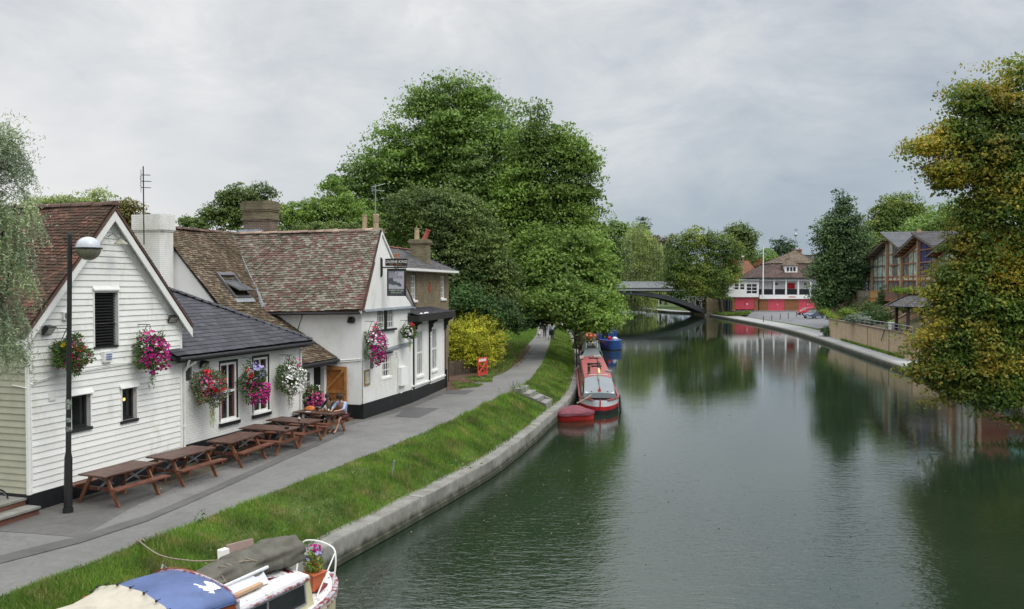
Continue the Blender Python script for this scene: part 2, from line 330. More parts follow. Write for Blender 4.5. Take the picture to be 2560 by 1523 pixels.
def asphalt(name,base,patch=.12,cr=.22):
    m,t,b=newmat(name); c=coord(t); a=noise_(c,.45,7,.6,.2,tree=t); k=ramp_(a,[(.3,tuple(x*(1-patch) for x in base)),(.7,tuple(x*(1+patch) for x in base))],tree=t)
    f=noise_(c,90,3,.7,tree=t); g=noise_(c,6,6,.7,tree=t)
    cc=mixc(1.,k,ramp_(f,[(.3,(.8,)*3),(.7,(1.2,)*3)],tree=t),tree=t,mode='MULTIPLY'); cc=mixc(1.,cc,ramp_(g,[(.3,(.86,)*3),(.7,(1.1,)*3)],tree=t),tree=t,mode='MULTIPLY')
    cc=mixc(math_('MULTIPLY',ramp_(noise_(c,1.1,7,.72,.5,tree=t),[(.50,(0,0,0)),(.66,(1,1,1))],tree=t),.38,tree=t),cc,tuple(x*.62 for x in base),tree=t)
    cc=mixc(ramp_(noise_(c,55,2,.5,tree=t),[(.70,(0,0,0)),(.74,(1,1,1))],tree=t),cc,tuple(min(1,x*1.9) for x in base),tree=t)
    vo=t.nodes.new('ShaderNodeTexVoronoi'); vo.feature='DISTANCE_TO_EDGE'; vo.inputs['Scale'].default_value=.23
    w=t.nodes.new('ShaderNodeVectorMath'); w.operation='ADD'; t.links.new(c,w.inputs[0]); nz=t.nodes.new('ShaderNodeTexNoise'); nz.inputs['Scale'].default_value=1.4; nz.inputs['Detail'].default_value=6; t.links.new(c,nz.inputs[0]); t.links.new(nz.outputs[1],w.inputs[1]); t.links.new(w.outputs[0],vo.inputs[0])
    cc=mixc(math_('MULTIPLY',ramp_(vo.outputs[0],[(0,(1,1,1)),(.006,(0,0,0))],tree=t),cr,tree=t),cc,tuple(x*.4 for x in base),tree=t)
    lnk(t,cc,b.inputs['Base Color']); b.inputs['Roughness'].default_value=.88; b.inputs['Specular IOR Level'].default_value=.3; bump_(t,b,f,.35,.006); return m
m_path=asphalt('towpath_asphalt',(.182,.179,.172),.16); m_apron=asphalt('old_asphalt',(.125,.122,.115),.25); m_patch=asphalt('patched_asphalt',(.105,.105,.105),.1,.1); m_plaza=asphalt('plaza_asphalt',(.19,.195,.205),.08,.2)
# --- left bank kerb wall: face, top, with joints
z0=-.6
js=np.random.default_rng(3)
kerbtop=KZ+(js.random(NL)-.5)*.02; lb=lb+nl*((js.random(NL)-.5)*.035*(np.arange(NL)>6))[:,None]
lk=loft('river_kerb',[row(lb,nl,.0,z0),row(lb,nl,.03,-.02),row(lb,nl,-.05,.02),row(lb,nl,-.04,.14),row(lb,nl,.0,.17),row(lb,nl,.0,KZ-.03),row(lb,nl,.03,kerbtop),row(lb,nl,.56,kerbtop+.01,.03),row(lb,nl,.58,KZ-.2)],None or m_concrete)
# kerb material: damp dark band and green slime at the waterline, vertical joints
m,t,b=newmat('kerb_concrete'); c=coord(t); sp=t.nodes.new('ShaderNodeSeparateXYZ'); t.links.new(c,sp.inputs[0])
k=ramp_(noise_(c,1.8,8,.68,tree=t),[(.3,(.13,.128,.112)),(.5,(.22,.215,.195)),(.7,(.31,.305,.285))],tree=t)
f=noise_(c,28,4,.75,tree=t); k=mixc(1.,k,ramp_(f,[(.3,(.75,)*3),(.7,(1.15,)*3)],tree=t),tree=t,mode='MULTIPLY')
st=noise_(mapn(t,c,(1,1,.25)),2.2,6,.7,tree=t)
wet=math_('ADD',sp.outputs[2],math_('MULTIPLY',st,.34,tree=t),tree=t)
k=mixc(ramp_(wet,[(.34,(1,1,1)),(.50,(0,0,0))],tree=t),k,(.035,.04,.022),tree=t)
k=mixc(math_('MULTIPLY',ramp_(st,[(.5,(0,0,0)),(.7,(1,1,1))],tree=t),.5,tree=t),k,(.15,.145,.11),tree=t)
lnk(t,k,b.inputs['Base Color']); b.inputs['Roughness'].default_value=.9; bump_(t,b,f,.6,.012); lk.data.materials[0]=m; m_kerb=m
# joint grooves on the kerb (thin dark slots in the coping)
b=MB()
for i in (14,27,33,44,52,57,66,75,83,92):
    p=lb[i]; n=nl[i]; g=np.array([n[1],-n[0]])*.005
    for s in (0,):
        a=p+n*.0; q=p+n*.55
        b.hexa([(a[0]-g[0],a[1]-g[1],KZ-.02),(q[0]-g[0],q[1]-g[1],KZ-.02),(q[0]+g[0],q[1]+g[1],KZ-.02),(a[0]+g[0],a[1]+g[1],KZ-.02)],
               [(a[0]-g[0],a[1]-g[1],KZ+.012),(q[0]-g[0],q[1]-g[1],KZ+.02),(q[0]+g[0],q[1]+g[1],KZ+.02),(a[0]+g[0],a[1]+g[1],KZ+.012)])
b.build('kerb_joints',M('joint_dirt',(.09,.085,.07),.95,.3),kind='structure')
# --- path right edge and grass bank
PR=[(-11.2,6),(-9.7,11),(-8.74,14.23),(-8.11,15.65),(-7.8,16.58),(-7.5,17.5),(-7.11,18.56),(-6.43,20.28),(-5.4,23.52),(-4.46,26.02),(-3.21,29.81),(-2.06,33.42),(-.73,39.09),(.02,41.6),(.89,45.3),(2.14,57.6),(3.2,72),(4.6,96),(5.6,125),(5.6,160),(5,205),(1,232),(-10,255),(-40,268)]
def match(poly,base):      # points of poly with the same progress as base (by Y)
    q=resample(poly,600); out=[]
    for p in base:
        d=np.linalg.norm(q-p,axis=1); out.append(q[d.argmin()])
    o=np.array(out); k=np.ones(5)/5; 
    for j in range(2): o[2:-2,j]=np.convolve(o[:,j],k,'valid')
    return o
pr=match(PR,lb+nl*2.2); ib=lb+nl*.56
bankrows=[]; fr_=[0,.12,.28,.45,.62,.78,.9,1.]; PZ=1.4
rn=np.random.default_rng(11)
for f in fr_:
    zc=KZ+.0+(PZ-.02-KZ)*(f**.8); bump=.05*math.sin(math.pi*f)
    n_=(rn.random(NL)-.5)*.08*math.sin(math.pi*f); q=ib*(1-f)+pr*f
    bankrows.append(np.c_[q,np.full(NL,zc+bump)+n_])
bankrows[0][:,2]=KZ+.005; bankrows[-1][:,2]=PZ+.0
loft('grass_bank',bankrows,m_turf)
def bankz(i,f): return np.array([np.interp(f,fr_,[bankrows[k][i][j] for k in range(len(fr_))]) for j in range(3)])
# ground to the left of the path's right edge
far=[]
gl=[np.c_[pr,np.full(NL,PZ-.004)],np.c_[pr+nl*25,np.full(NL,PZ-.004)],np.c_[np.full(NL,-400.),pr[:,1],np.full(NL,PZ-.1)],np.c_[np.full(NL,-1500.),pr[:,1]*1.0,np.full(NL,PZ-.1)]]
gl[1][:,0]=np.minimum(gl[1][:,0],-20); gl[1][:,1]=pr[:,1]
loft('meadow_ground',gl,m_field)
b=MB(); b.poly([(-1500,266,1.3),(-38,266,1.3),(-38,330,1.3),(-1500,330,1.3)]); b.poly([(-1500,308,1.31),(1500,308,1.31),(1500,2500,1.31),(-1500,2500,1.31)]); b.poly([(-1500,-200,1.39),(-11,-200,1.39),(-11.5,6,1.39),(-1500,6,1.39)]); b.build('far_ground',m_field,kind='structure',recalc=False)
# path sheet
PLm=[(-14.5,6),(-13.3,11),(-12.3,15),(-11.6,18.5),(-10.7,22.5),(-9.9,26.3),(-8.6,31),(-7.2,34.3),(-5.2,35.5),(-4.4,38),(-3.4,43.4),(-2.2,46.0),(-.6,49.5),(.1,55.5),(.4,60),(1.4,75),(2.75,93),(3.6,125),(3.4,160),(2.8,205),(-1,228),(-10,248),(-40,262)]
plm=match(PLm,pr+nl*2.6)
rn=np.random.default_rng(5)
wobble=nl*((rn.random(NL)-.5)*.10)[:,None]
loft('towpath',[np.c_[pr+wobble*1,np.full(NL,PZ+.004)],np.c_[pr*.66+plm*.34,np.full(NL,PZ+.012)],np.c_[pr*.33+plm*.67,np.full(NL,PZ+.012)],np.c_[plm,np.full(NL,PZ+.004)]],m_path)
def sheet(name,pts,z,mat,**kw):
    b=MB(); b.poly([(p[0],p[1],z) for p in pts]); return b.build(name,mat,kind='structure',recalc=False,**kw)
G=lambda px,py:at(px,py,1.4)
# darker worn strip along the buildings, cobbles under the tables, two asphalt patches, soil bed
sheet('worn_asphalt_strip',[G(0,1330),G(200,1345),G(330,1270),G(470,1205),G(640,1150),G(700,1128),G(880,1062),G(1010,1028),G(1112,985),G(1118,964),G(1020,1000),G(905,1040),(-8.6,33.8),(-11.5,19),(-13,16)],1.4175,m_apron)
sheet('cobbled_strip',[G(395,1222),G(520,1182),G(700,1110),G(800,1075),G(905,1046),(-7.6,33.6),(-8.35,33.3),(-10.3,26)],1.4215,m_brickfloor)
sheet('tarmac_patch',[G(987,1042),G(1046,1046),G(1097,1022),G(1022,1019)],1.4215,m_patch)
sheet('tarmac_patch',[G(1110,985),G(1165,987),G(1186,977),G(1120,976)],1.4215,m_patch)
m_seam=asphalt('dark_tarmac_seam',(.118,.116,.112),.2)
sheet('tarmac_seam',[G(0,1392),G(200,1342),G(368,1290),G(470,1247),G(570,1203),G(711,1140),G(800,1104),G(860,1080),G(860,1086),G(800,1113),G(711,1152),G(570,1217),G(470,1262),G(368,1305),G(200,1360),G(0,1412)],1.4255,m_seam)
sheet('soil_bed',[G(1112,985),G(1150,975),G(1215,945),G(1262,930),G(1300,905),G(1330,868),G(1300,850),G(1108,900)],1.409,m_soil)
sheet('turf_patch',[G(1128,956),G(1210,961),G(1198,968),G(1140,973)],1.4225,m_turf)
sheet('turf_patch',[G(1168,945),G(1235,935),G(1230,955),G(1200,957)],1.4225,m_turf)
# --- right bank: kerb, riverside path, ground sheets
rz=.42
loft('far_kerb',[row(rb,nr,0,-.6),row(rb,nr,0,rz-.02),row(rb,nr,.03,rz),row(rb,nr,.4,rz+.01)],m_kerb)
m_rpath=M('pale_concrete_path',(.33,.335,.33),.9,.1,.6,.3,40,dirt=(.25,.25,.23),dpos=(.55,.8),dsc=.8)
loft('riverside_path',[row(rb,nr,.4,rz+.008),row(rb,nr,3.6,rz+.05)],m_rpath)
def gz(y): return .5+max(0,min(1,(y-112)/70))*.75
zr=np.array([gz(y)-.3 for y in rb[:,1]])
gr=[np.c_[rb+nr*3.6,np.full(NL,rz-.2)],np.c_[rb+nr*3.6+np.array([[3,0]]),np.minimum(zr,rz)],np.c_[rb[:,0]*0+80,rb[:,1],zr+.2],np.c_[rb[:,0]*0+1500,rb[:,1],zr+.2]]
loft('far_bank_ground',gr,m_field)
# ============================================================ WHITE PUB AND ITS NEIGHBOURS (left bank)
B1a=at(74,1283,1.4);B1b=at(455,1166,1.4);B2b=at(752,1076,1.4);B3a=at(905,1049,1.4);B3b=at(1026,1008,1.4);B4b=at(1112,970,1.4)
F1=Frame(B1a,B1b);F2=Frame(B1b,B2b);F3=Frame(B3a,B3b);F4=Frame(B3b,B4b)
def tiles(mb,pts,tw,g,thick=.018,jit=.35,lift=.025,warp=None,seed=1,over=1.35,skip=0,rake=1.0):
    """lay overlapping tiles on the planar polygon pts (pts[0]->pts[1] is the eave)"""
    r=random.Random(seed); P=[Vector(p) for p in pts]; O=P[0]; ex=(P[1]-P[0]).normalized()
    n=Vector((0,0,0))
    for i in range(len(P)): n+=P[i].cross(P[(i+1)%len(P)])
    n.normalize(); 
    if n.z<0: n=-n
    ey=n.cross(ex).normalized()
    if ey.z<0: ey=-ey
    q=[((p-O).dot(ex),(p-O).dot(ey)) for p in P]; tmin=min(a[1] for a in q);tmax=max(a[1] for a in q)
    def span(t):
        xs=[]
        for i in range(len(q)):
            (x0,y0),(x1,y1)=q[i],q[(i+1)%len(q)]
            if (y0-t)*(y1-t)<=0 and abs(y1-y0)>1e-6: xs.append(x0+(x1-x0)*(t-y0)/(y1-y0))
        return (min(xs),max(xs)) if len(xs)>1 else None
    j=0; t=tmin
    while t<tmax-.01:
        sp=span(min(max(t+.01,tmin+.005),tmax-.005)); j+=1
        if sp:
            s=sp[0]-(tw*.5 if j%2 else 0)
            while s<sp[1]:
                a=max(s+.003,sp[0]);b_=min(s+tw-.003,sp[1])
                if b_-a>.03 and r.random()>skip:
                    w=(warp(a,t) if warp else 0); dz=r.uniform(0,1)*lift*jit; dt=r.uniform(-.006,.006)*rake*2; tl=r.uniform(-.004,.004)
                    L=g*over
                    def pt(s_,t_,h): return O+ex*s_+ey*t_+n*(h+w)
                    hl=lift+dz
                    v=[pt(a,t+dt,hl+tl),pt(b_,t+dt,hl-tl),pt(b_,t+L,.004+dz*.3),pt(a,t+L,.004+dz*.3),pt(a,t+dt,hl-thick+tl),pt(b_,t+dt,hl-thick-tl)]
                    mb.add(v,[(0,1,2,3),(4,5,1,0),(4,0,3),(1,5,2)])
                s+=tw
        t+=g
def slab(mb,pts,th=.1):
    P=[Vector(p) for p in pts]; n=(P[1]-P[0]).cross(P[2]-P[0]).normalized()
    if n.z<0:n=-n
    mb.prism([p-n*th for p in P],n*(th-.002))
def ridge(mb,a,b,r=.11,L=.32,seed=2,flat=.75):
    a=Vector(a);b=Vector(b);D=(b-a);n=max(1,int(D.length/L));rr=random.Random(seed);t=D.normalized();x=t.cross(Vector((0,0,1))).normalized();y=x.cross(t)
    for i in range(n):
        p=a+D*(i/n);q=a+D*((i+1)/n)-t*.012; k=1+rr.uniform(-.06,.06); dz=Vector((0,0,rr.uniform(-.008,.012)))
        vs=[]
        for e,kk in ((p,1.06),(q,.97)):
            for s in range(7):
                an=math.pi*s/6; vs.append(e+dz+x*math.cos(an)*r*k*kk+y*(math.sin(an)*r*flat*k*kk-.03))
        mb.add(vs,[(s,s+1,7+s+1,7+s) for s in range(6)]+[tuple(range(6,-1,-1)),tuple(range(7,14))])
def wallgrid(mb,P,a0,a1,z0,z1,holes,depth,inward,m=0):
    """wall in a vertical plane: P(a,z,off) point; holes=[(a0,a1,z0,z1)]; reveals go 'depth' inward"""
    xs=sorted({a0,a1,*[h for r in holes for h in r[:2]]}); zs=sorted({z0,z1,*[h for r in holes for h in r[2:]]})
    for i in range(len(xs)-1):
        for j in range(len(zs)-1):
            cx=(xs[i]+xs[i+1])/2;cz=(zs[j]+zs[j+1])/2
            if any(r[0]<cx<r[1] and r[2]<cz<r[3] for r in holes): continue
            mb.quad(P(xs[i],zs[j],0),P(xs[i+1],zs[j],0),P(xs[i+1],zs[j+1],0),P(xs[i],zs[j+1],0),m)
    for r in holes:
        A,B,C,D=(r[0],r[2]),(r[1],r[2]),(r[1],r[3]),(r[0],r[3])
        for p,q in ((A,B),(B,C),(C,D),(D,A)): mb.quad(P(*p,0),P(*q,0),P(*q,depth),P(*p,depth),m)
def fplane(F,u=0):  return lambda a,z,off: F.P(u+off,a,z)
def dplane(F,d=0):  return lambda a,z,off: F.P(a,d+off,z)
def boards(mb,span,P,z0,z1,g=.158,holes=(),seed=1,proud=.034,th=.012):
    r=random.Random(seed); z=z0
    while z<z1:
        zt=min(z+g+.02,z1); s=span(z+g*.5)
        if s and s[1]-s[0]>.05:
            segs=[list(s)]
            for h in holes:
                if h[2]-.01<z+g*.5<h[3]+.01:
                    ns=[]
                    for a,b in segs:
                        if h[0]>a: ns.append([a,min(b,h[0])])
                        if h[1]<b: ns.append([max(a,h[1]),b])
                        if h[0]<=a and h[1]>=b: pass
                    segs=[q for q in ns if q[1]-q[0]>.02]
            for a,b in segs:
                sb=span(z) or s; stp=span(zt) or s
                a0=max(a,sb[0]) if a>s[0]+.001 else sb[0]; b0=b if b<s[1]-.001 else sb[1]
                a1=a if a>s[0]+.001 else stp[0]; b1=b if b<s[1]-.001 else stp[1]
                n=max(1,int((b-a)/1.3)); js=[r.uniform(-.0025,.0025) for _ in range(n+1)]
                for k in range(n):
                    f0,f1=k/n,(k+1)/n; A=a0+(b0-a0)*f0;B=a0+(b0-a0)*f1;C=a1+(b1-a1)*f1;D=a1+(b1-a1)*f0
                    zA=z+js[k];zB=z+js[k+1]
                    mb.add([P(A,zA,-proud),P(B,zB,-proud),P(C,zt,-.006),P(D,zt,-.006),P(A,zA,-proud+th+.012),P(B,zB,-proud+th+.012),P(C,zt,.004),P(D,zt,.004)],
                           [(0,1,2,3),(4,5,1,0),(7,6,5,4),(0,3,7,4),(1,5,6,2)])
        z+=g
def window(parent,P,r,inset,name='window',curtain=None,cols=2,rows=2,fw=.05,bar=.025,mat=None,glass=None,split=None,sill=None,sillmat=None,pos='frame'):
    """framed window in hole r=(a0,a1,z0,z1), set back by inset"""
    mat=mat or m_trim; a0,a1,z0,z1=r; b=MB()
    def bx(x0,x1,y0,y1,o0,o1): b.hexa([P(x0,y0,o0),P(x1,y0,o0),P(x1,y0,o1),P(x0,y0,o1)],[P(x0,y1,o0),P(x1,y1,o0),P(x1,y1,o1),P(x0,y1,o1)])
    i0,i1=inset-.03,inset+.03
    bx(a0,a0+fw,z0,z1,i0,i1);bx(a1-fw,a1,z0,z1,i0,i1);bx(a0+fw,a1-fw,z0,z0+fw,i0,i1);bx(a0+fw,a1-fw,z1-fw,z1,i0,i1)
    for k in range(1,cols):
        x=a0+(a1-a0)*k/cols; w=bar if not(split=='v' and k==cols//2) else fw; bx(x-w/2,x+w/2,z0+fw,z1-fw,i0+.008,i1-.008)
    for k in range(1,rows):
        z=z0+(z1-z0)*k/rows; w=bar if not(split=='h' and k==rows//2) else fw; bx(a0+fw,a1-fw,z-w/2,z+w/2,i0+.012,i1-.012)
    o=b.build(name,mat,parent)
    g=MB(); g.quad(P(a0+fw*.5,z0+fw*.5,inset+.012),P(a1-fw*.5,z0+fw*.5,inset+.012),P(a1-fw*.5,z1-fw*.5,inset+.012),P(a0+fw*.5,z1-fw*.5,inset+.012)); g.build('glass_pane',glass or m_glass,o)
    if curtain:
        c=MB()
        for x0,x1 in ((a0+fw,a0+fw+.16*(a1-a0)),(a1-fw-.13*(a1-a0),a1-fw)):
            n=6
            for k in range(n): xa=x0+(x1-x0)*k/n; xb=x0+(x1-x0)*(k+1)/n; c.quad(P(xa,z0+fw,inset+.004+.006*(k%2)),P(xb,z0+fw,inset+.004+.006*((k+1)%2)),P(xb,z1-fw,inset+.004+.006*((k+1)%2)),P(xa,z1-fw,inset+.004+.006*(k%2)))
        c.build('curtain',curtain,o,recalc=False)
    if sill:
        s=MB(); e=.06; lo=z0-sill
        s.hexa([P(a0-e,lo,-.07),P(a1+e,lo,-.07),P(a1+e,lo,inset),P(a0-e,lo,inset)],[P(a0-e,z0,-.06),P(a1+e,z0,-.06),P(a1+e,z0+.015,inset-.03),P(a0-e,z0+.015,inset-.03)])
        s.build('sill',sillmat or m_trim,o)
    return o
# ---------------- 1. weatherboarded cottage
B=thing('weatherboarded_cottage','white weatherboarded gabled building with red brown tiled roof beside the lamp post','building',F1.P(0,3.3,1.4))
D1=F1.len; AP=(2.5,8.62); EV=5.72
def span1(z):
    if z<EV+.02: return (0,D1)
    k=(z-EV)/(AP[1]-EV); return (0+AP[0]*k,D1+(AP[0]-D1)*k) if k<.985 else None
LV=(1.99,2.79,5.14,6.57); W1=(1.22,1.82,3.14,3.98); W2=(2.91,3.44,3.10,3.96)
PZ1=fplane(F1); b=MB()
boards(b,span1,PZ1,1.84,8.6,.156,[LV,W1,W2],3); b.build('weatherboarding',m_white,B)
b=MB(); wallgrid(b,PZ1,0,D1,1.3,EV,[LV[:3]+(EV,),W1,W2],.16,1); 
for s in ((0,LV[0]),(LV[1],D1)): pass
# gable backing with the louvre notch
b.poly([F1.P(0,0,EV),F1.P(0,LV[0],EV),F1.P(0,LV[0],LV[3]),F1.P(0,LV[1],LV[3]),F1.P(0,LV[1],EV),F1.P(0,D1,EV),F1.P(0,AP[0],AP[1])])
for p,q in (((LV[0],EV),(LV[0],LV[3])),((LV[0],LV[3]),(LV[1],LV[3])),((LV[1],LV[3]),(LV[1],EV))): b.quad(PZ1(*p,0),PZ1(*q,0),PZ1(*q,.16),PZ1(*p,.16))
b.poly([F1.P(9,0,1.3),F1.P(9,D1,1.3),F1.P(9,D1,EV),F1.P(9,AP[0],AP[1]),F1.P(9,0,EV)])
b.quad(F1.P(0,D1,1.3),F1.P(9,D1,1.3),F1.P(9,D1,EV),F1.P(0,D1,EV)); b.quad(F1.P(0,0,1.3),F1.P(9,0,1.3),F1.P(9,0,EV),F1.P(0,0,EV))
b.build('wall',m_trim,B,recalc=False)
b=MB(); boards(b,lambda z:(0.02,9) if z<5.75 else None,lambda a,z,off:F1.P(a,off,z),1.84,5.7,.156,(),5); b.build('side_weatherboarding',M('shaded_greenish_boards',(.44,.43,.33),.6,.10,2,.25,40,rand=.05),B)  # side boards: willow shade painted into the darker colour, plus greenish algae tint
b=MB(); b.fb(F1,-.05,.03,-.055,D1-.02,1.2,1.83); b.fb(F1,.03,9,-.055,.02,1.2,1.83); b.build('plinth',m_black,B)
b=MB(); b.fb(F1,-.045,.03,-.05,.05,1.83,5.75); b.fb(F1,-.045,.0,D1-.09,D1+.0,1.7,5.75); b.build('corner_board',m_trim,B)
# louvre
b=MB(); z=LV[2]+.05
while z<LV[3]-.04: b.hexa([F1.P(.02,LV[0]+.03,z),F1.P(.02,LV[1]-.03,z),F1.P(.10,LV[1]-.03,z+.05),F1.P(.10,LV[0]+.03,z+.05)],[F1.P(.02,LV[0]+.03,z+.012),F1.P(.02,LV[1]-.03,z+.012),F1.P(.10,LV[1]-.03,z+.062),F1.P(.10,LV[0]+.03,z+.062)]); z+=.075
b.fb(F1,.11,.14,LV[0],LV[1],LV[2],LV[3]); b.fb(F1,-.06,.1,LV[0]-.02,LV[1]+.0,LV[2]-.05,LV[2]+.0); o=b.build('louvre_vent',m_blackm,B)
b=MB(); b.fb(F1,-.05,-.005,LV[0]-.035,LV[0],LV[2],LV[3]);b.fb(F1,-.05,-.005,LV[1],LV[1]+.035,LV[2],LV[3]); b.hexa([F1.P(-.09,LV[0]-.05,LV[3]),F1.P(-.09,LV[1]+.05,LV[3]),F1.P(.0,LV[1]+.05,LV[3]+.05),F1.P(.0,LV[0]-.05,LV[3]+.05)],[F1.P(-.09,LV[0]-.05,LV[3]+.03),F1.P(-.09,LV[1]+.05,LV[3]+.03),F1.P(.0,LV[1]+.05,LV[3]+.17),F1.P(.0,LV[0]-.05,LV[3]+.17)]); b.build('louvre_surround',m_trim,o)
for i,Wn in enumerate((W1,W2)):
    o=window(B,PZ1,Wn,.11,cols=1,rows=1,fw=.07,mat=m_blackm,sill=.07,sillmat=m_blackm)
    b=MB()
    b.fb(F1,-.05,-.005,Wn[0]-.035,Wn[0],Wn[2]-.05,Wn[3]);b.fb(F1,-.05,-.005,Wn[1],Wn[1]+.035,Wn[2]-.05,Wn[3])
    z=Wn[3]; b.hexa([F1.P(-.10,Wn[0]-.08,z),F1.P(-.10,Wn[1]+.08,z),F1.P(.0,Wn[1]+.08,z+.05),F1.P(.0,Wn[0]-.08,z+.05)],[F1.P(-.10,Wn[0]-.08,z+.02),F1.P(-.10,Wn[1]+.08,z+.02),F1.P(.0,Wn[1]+.08,z+.17),F1.P(.0,Wn[0]-.08,z+.17)])
    b.build('hood_board',m_trim,o)
mL=bpy.data.materials.new('lit_lamp'); mL.use_nodes=True; e=mL.node_tree.nodes['Principled BSDF']; e.inputs['Base Color'].default_value=(.9,.6,.2,1); e.inputs['Emission Color'].default_value=(1,.62,.16,1); e.inputs['Emission Strength'].default_value=1.2
b=MB(); b.lathe(F1.P(.095,W2[0]+.22,3.60),[(.0,0),(.05,.01),(.07,.04),(.06,.07),(.02,.09)],10,sx=.15,sy=1.1); b.build('lit_lamp_in_window',mL,B)
# roof
ov=-.28
e0=F1.P(ov,-.34,5.52);e1=F1.P(9.1,-.34,5.52);r1=F1.P(9.1,2.5,8.74);r0=F1.P(ov,2.5,8.74); g0=F1.P(ov,D1+.22,5.52);g1=F1.P(9.1,D1+.22,5.52)
b=MB(); slab(b,[e0,e1,r1,r0],.05); slab(b,[g0,g1,r1,r0],.05); b.build('roof',m_ridge1,B)
b=MB(); rv=lambda s,t:.05+.03*math.sin(s*1.3)+.02*math.sin(t*2+s); tiles(b,[e0,e1,r1,r0],.17,.105,warp=rv,seed=4); tiles(b,[g0,g1,r1,r0],.17,.105,seed=6); b.build('roof_tiles',m_tile1,B,recalc=False)
b=MB(); ridge(b,r0+Vector((0,0,.06)),r1+Vector((0,0,.06)),.14,.33); b.build('ridge_tiles',m_ridge1,B,smooth=35)
b=MB(); Z=Vector((0,0,1))
def barge(b,a,c,o=-.26,w=.24,t=.035,F=F1):
    A=F.P(o,a[0],a[1]);C_=F.P(o,c[0],c[1]); b.hexa([A-Z*w,C_-Z*w,C_-Z*w+Vector((F.u.x,F.u.y,0))*t,A-Z*w+Vector((F.u.x,F.u.y,0))*t],[A,C_,C_+Vector((F.u.x,F.u.y,0))*t,A+Vector((F.u.x,F.u.y,0))*t])
barge(b,(-.36,5.42),(2.5,8.62)); barge(b,(2.5,8.62),(D1+.2,5.42)); barge(b,(-.1,5.55),(2.5,8.48),-.05,.22,.04); barge(b,(2.5,8.48),(D1+.0,5.5),-.05,.22,.04)
# flat soffit boards between barge and wall
b.hexa([F1.P(-.24,-.36,5.36),F1.P(-.24,2.5,8.56),F1.P(0,2.5,8.56),F1.P(0,-.36,5.36)],[F1.P(-.24,-.36,5.38),F1.P(-.24,2.5,8.58),F1.P(0,2.5,8.58),F1.P(0,-.36,5.38)])
b.hexa([F1.P(-.24,D1+.2,5.36),F1.P(-.24,2.5,8.56),F1.P(0,2.5,8.56),F1.P(0,D1+.2,5.36)],[F1.P(-.24,D1+.2,5.38),F1.P(-.24,2.5,8.58),F1.P(0,2.5,8.58),F1.P(0,D1+.2,5.38)])
b.build('bargeboard',m_trim,B)
b=MB(); cable=[F1.P(-.05,a,z) for a,z in ((0,4.4),(.25,4.47),(.9,4.55),(2.0,4.6),(3.2,4.64),(4.4,4.68),(D1-.1,4.72))]; b.tube(cable,.014,5); b.tube([p-Z*.035 for p in cable],.009,5); b.tube([F1.P(.4,-.05,4.38),F1.P(.0,-.06,4.33),F1.P(-.06,.02,4.3),F1.P(-.06,.04,2.2),F1.P(-.05,.02,1.9)],.013,5)
b.build('cable_run',m_trim,B,smooth=True)
b=MB(); b.fb(F1,-.06,-.03,.55,.74,3.95,4.15); b.build('junction_box',m_trim,B)
# small things on the gable
def floodlight(F,u,d,z,label,yaw=0,s=1.,lens=None):
    o=thing('floodlight',label,'floodlight',F.P(u,d,z),'floodlights fixed to the white walls')
    b=MB(); c=F.P(u-.12,d,z); ax=F.ax; U,Dv=ax[0],ax[1]
    R=Matrix.Rotation(yaw,3,'Z'); U=R@U; Dv=R@Dv; n=(-U*.75-Z*.6).normalized(); up=(n.cross(Dv)).normalized()
    w,h,t=.13*s,.10*s,.06*s
    f=[c+Dv*sx*w+up*sy*h for sx,sy in((-1,-1),(1,-1),(1,1),(-1,1))]; bk=[c+Dv*sx*w*.6+up*sy*h*.6-n*t*2 for sx,sy in((-1,-1),(1,-1),(1,1),(-1,1))]
    b.hexa(bk,f); b.build('housing',m_blackm,o)
    b=MB(); b.poly([c+n*.004+Dv*sx*w*.82+up*sy*h*.82 for sx,sy in((-1,-1),(1,-1),(1,1),(-1,1))]); b.build('lens',lens or glassmat('flood_lens',(.35,.34,.3),.2),o,recalc=False)
    b=MB(); b.bar(F.P(u,d,z),c-n*t*1.5,.03,.03); b.build('bracket',m_steel,o)
lensm=glassmat('flood_lens',(.35,.34,.3),.2)
floodlight(F1,-.03,.5,5.62,'black floodlight on the weatherboards above the red and yellow flower basket',.2,1.2,lensm)
floodlight(F1,-.03,D1-.5,5.72,'black floodlight under the right bargeboard end of the weatherboarded gable',-.3,1.1,lensm)
o=thing('dome_camera','small grey dome camera on the white weatherboards left of the lamp post','camera',F1.P(-.02,1.1,5.95)); b=MB(); b.lathe(F1.P(-.08,1.08,5.90),[(.02,0),(.07,.02),(.085,.08),(.085,.13)],12); b.build('dome',m_steel,o,smooth=True); b=MB(); b.fb(F1,-.09,-.01,.97,1.12,5.86,6.05); b.build('mount',m_trim,o)
o=thing('alarm_box','small white alarm box with blue lines between the two gable baskets','alarm box',F1.P(-.02,2.36,4.85)); b=MB(); b.hexa([F1.P(-.03,2.22,4.72),F1.P(-.03,2.52,4.72),F1.P(-.10,2.50,4.72),F1.P(-.10,2.24,4.72)],[F1.P(-.03,2.20,5.0),F1.P(-.03,2.54,5.0),F1.P(-.12,2.52,5.0),F1.P(-.12,2.22,5.0)]); b.build('casing',m_trim,o); b=MB()
for k in range(3): b.fb(F1,-.126,-.118,2.29,2.48,4.79+.06*k,4.815+.06*k)
b.build('blue_lines',M('blue_print',(.1,.15,.4)),o)
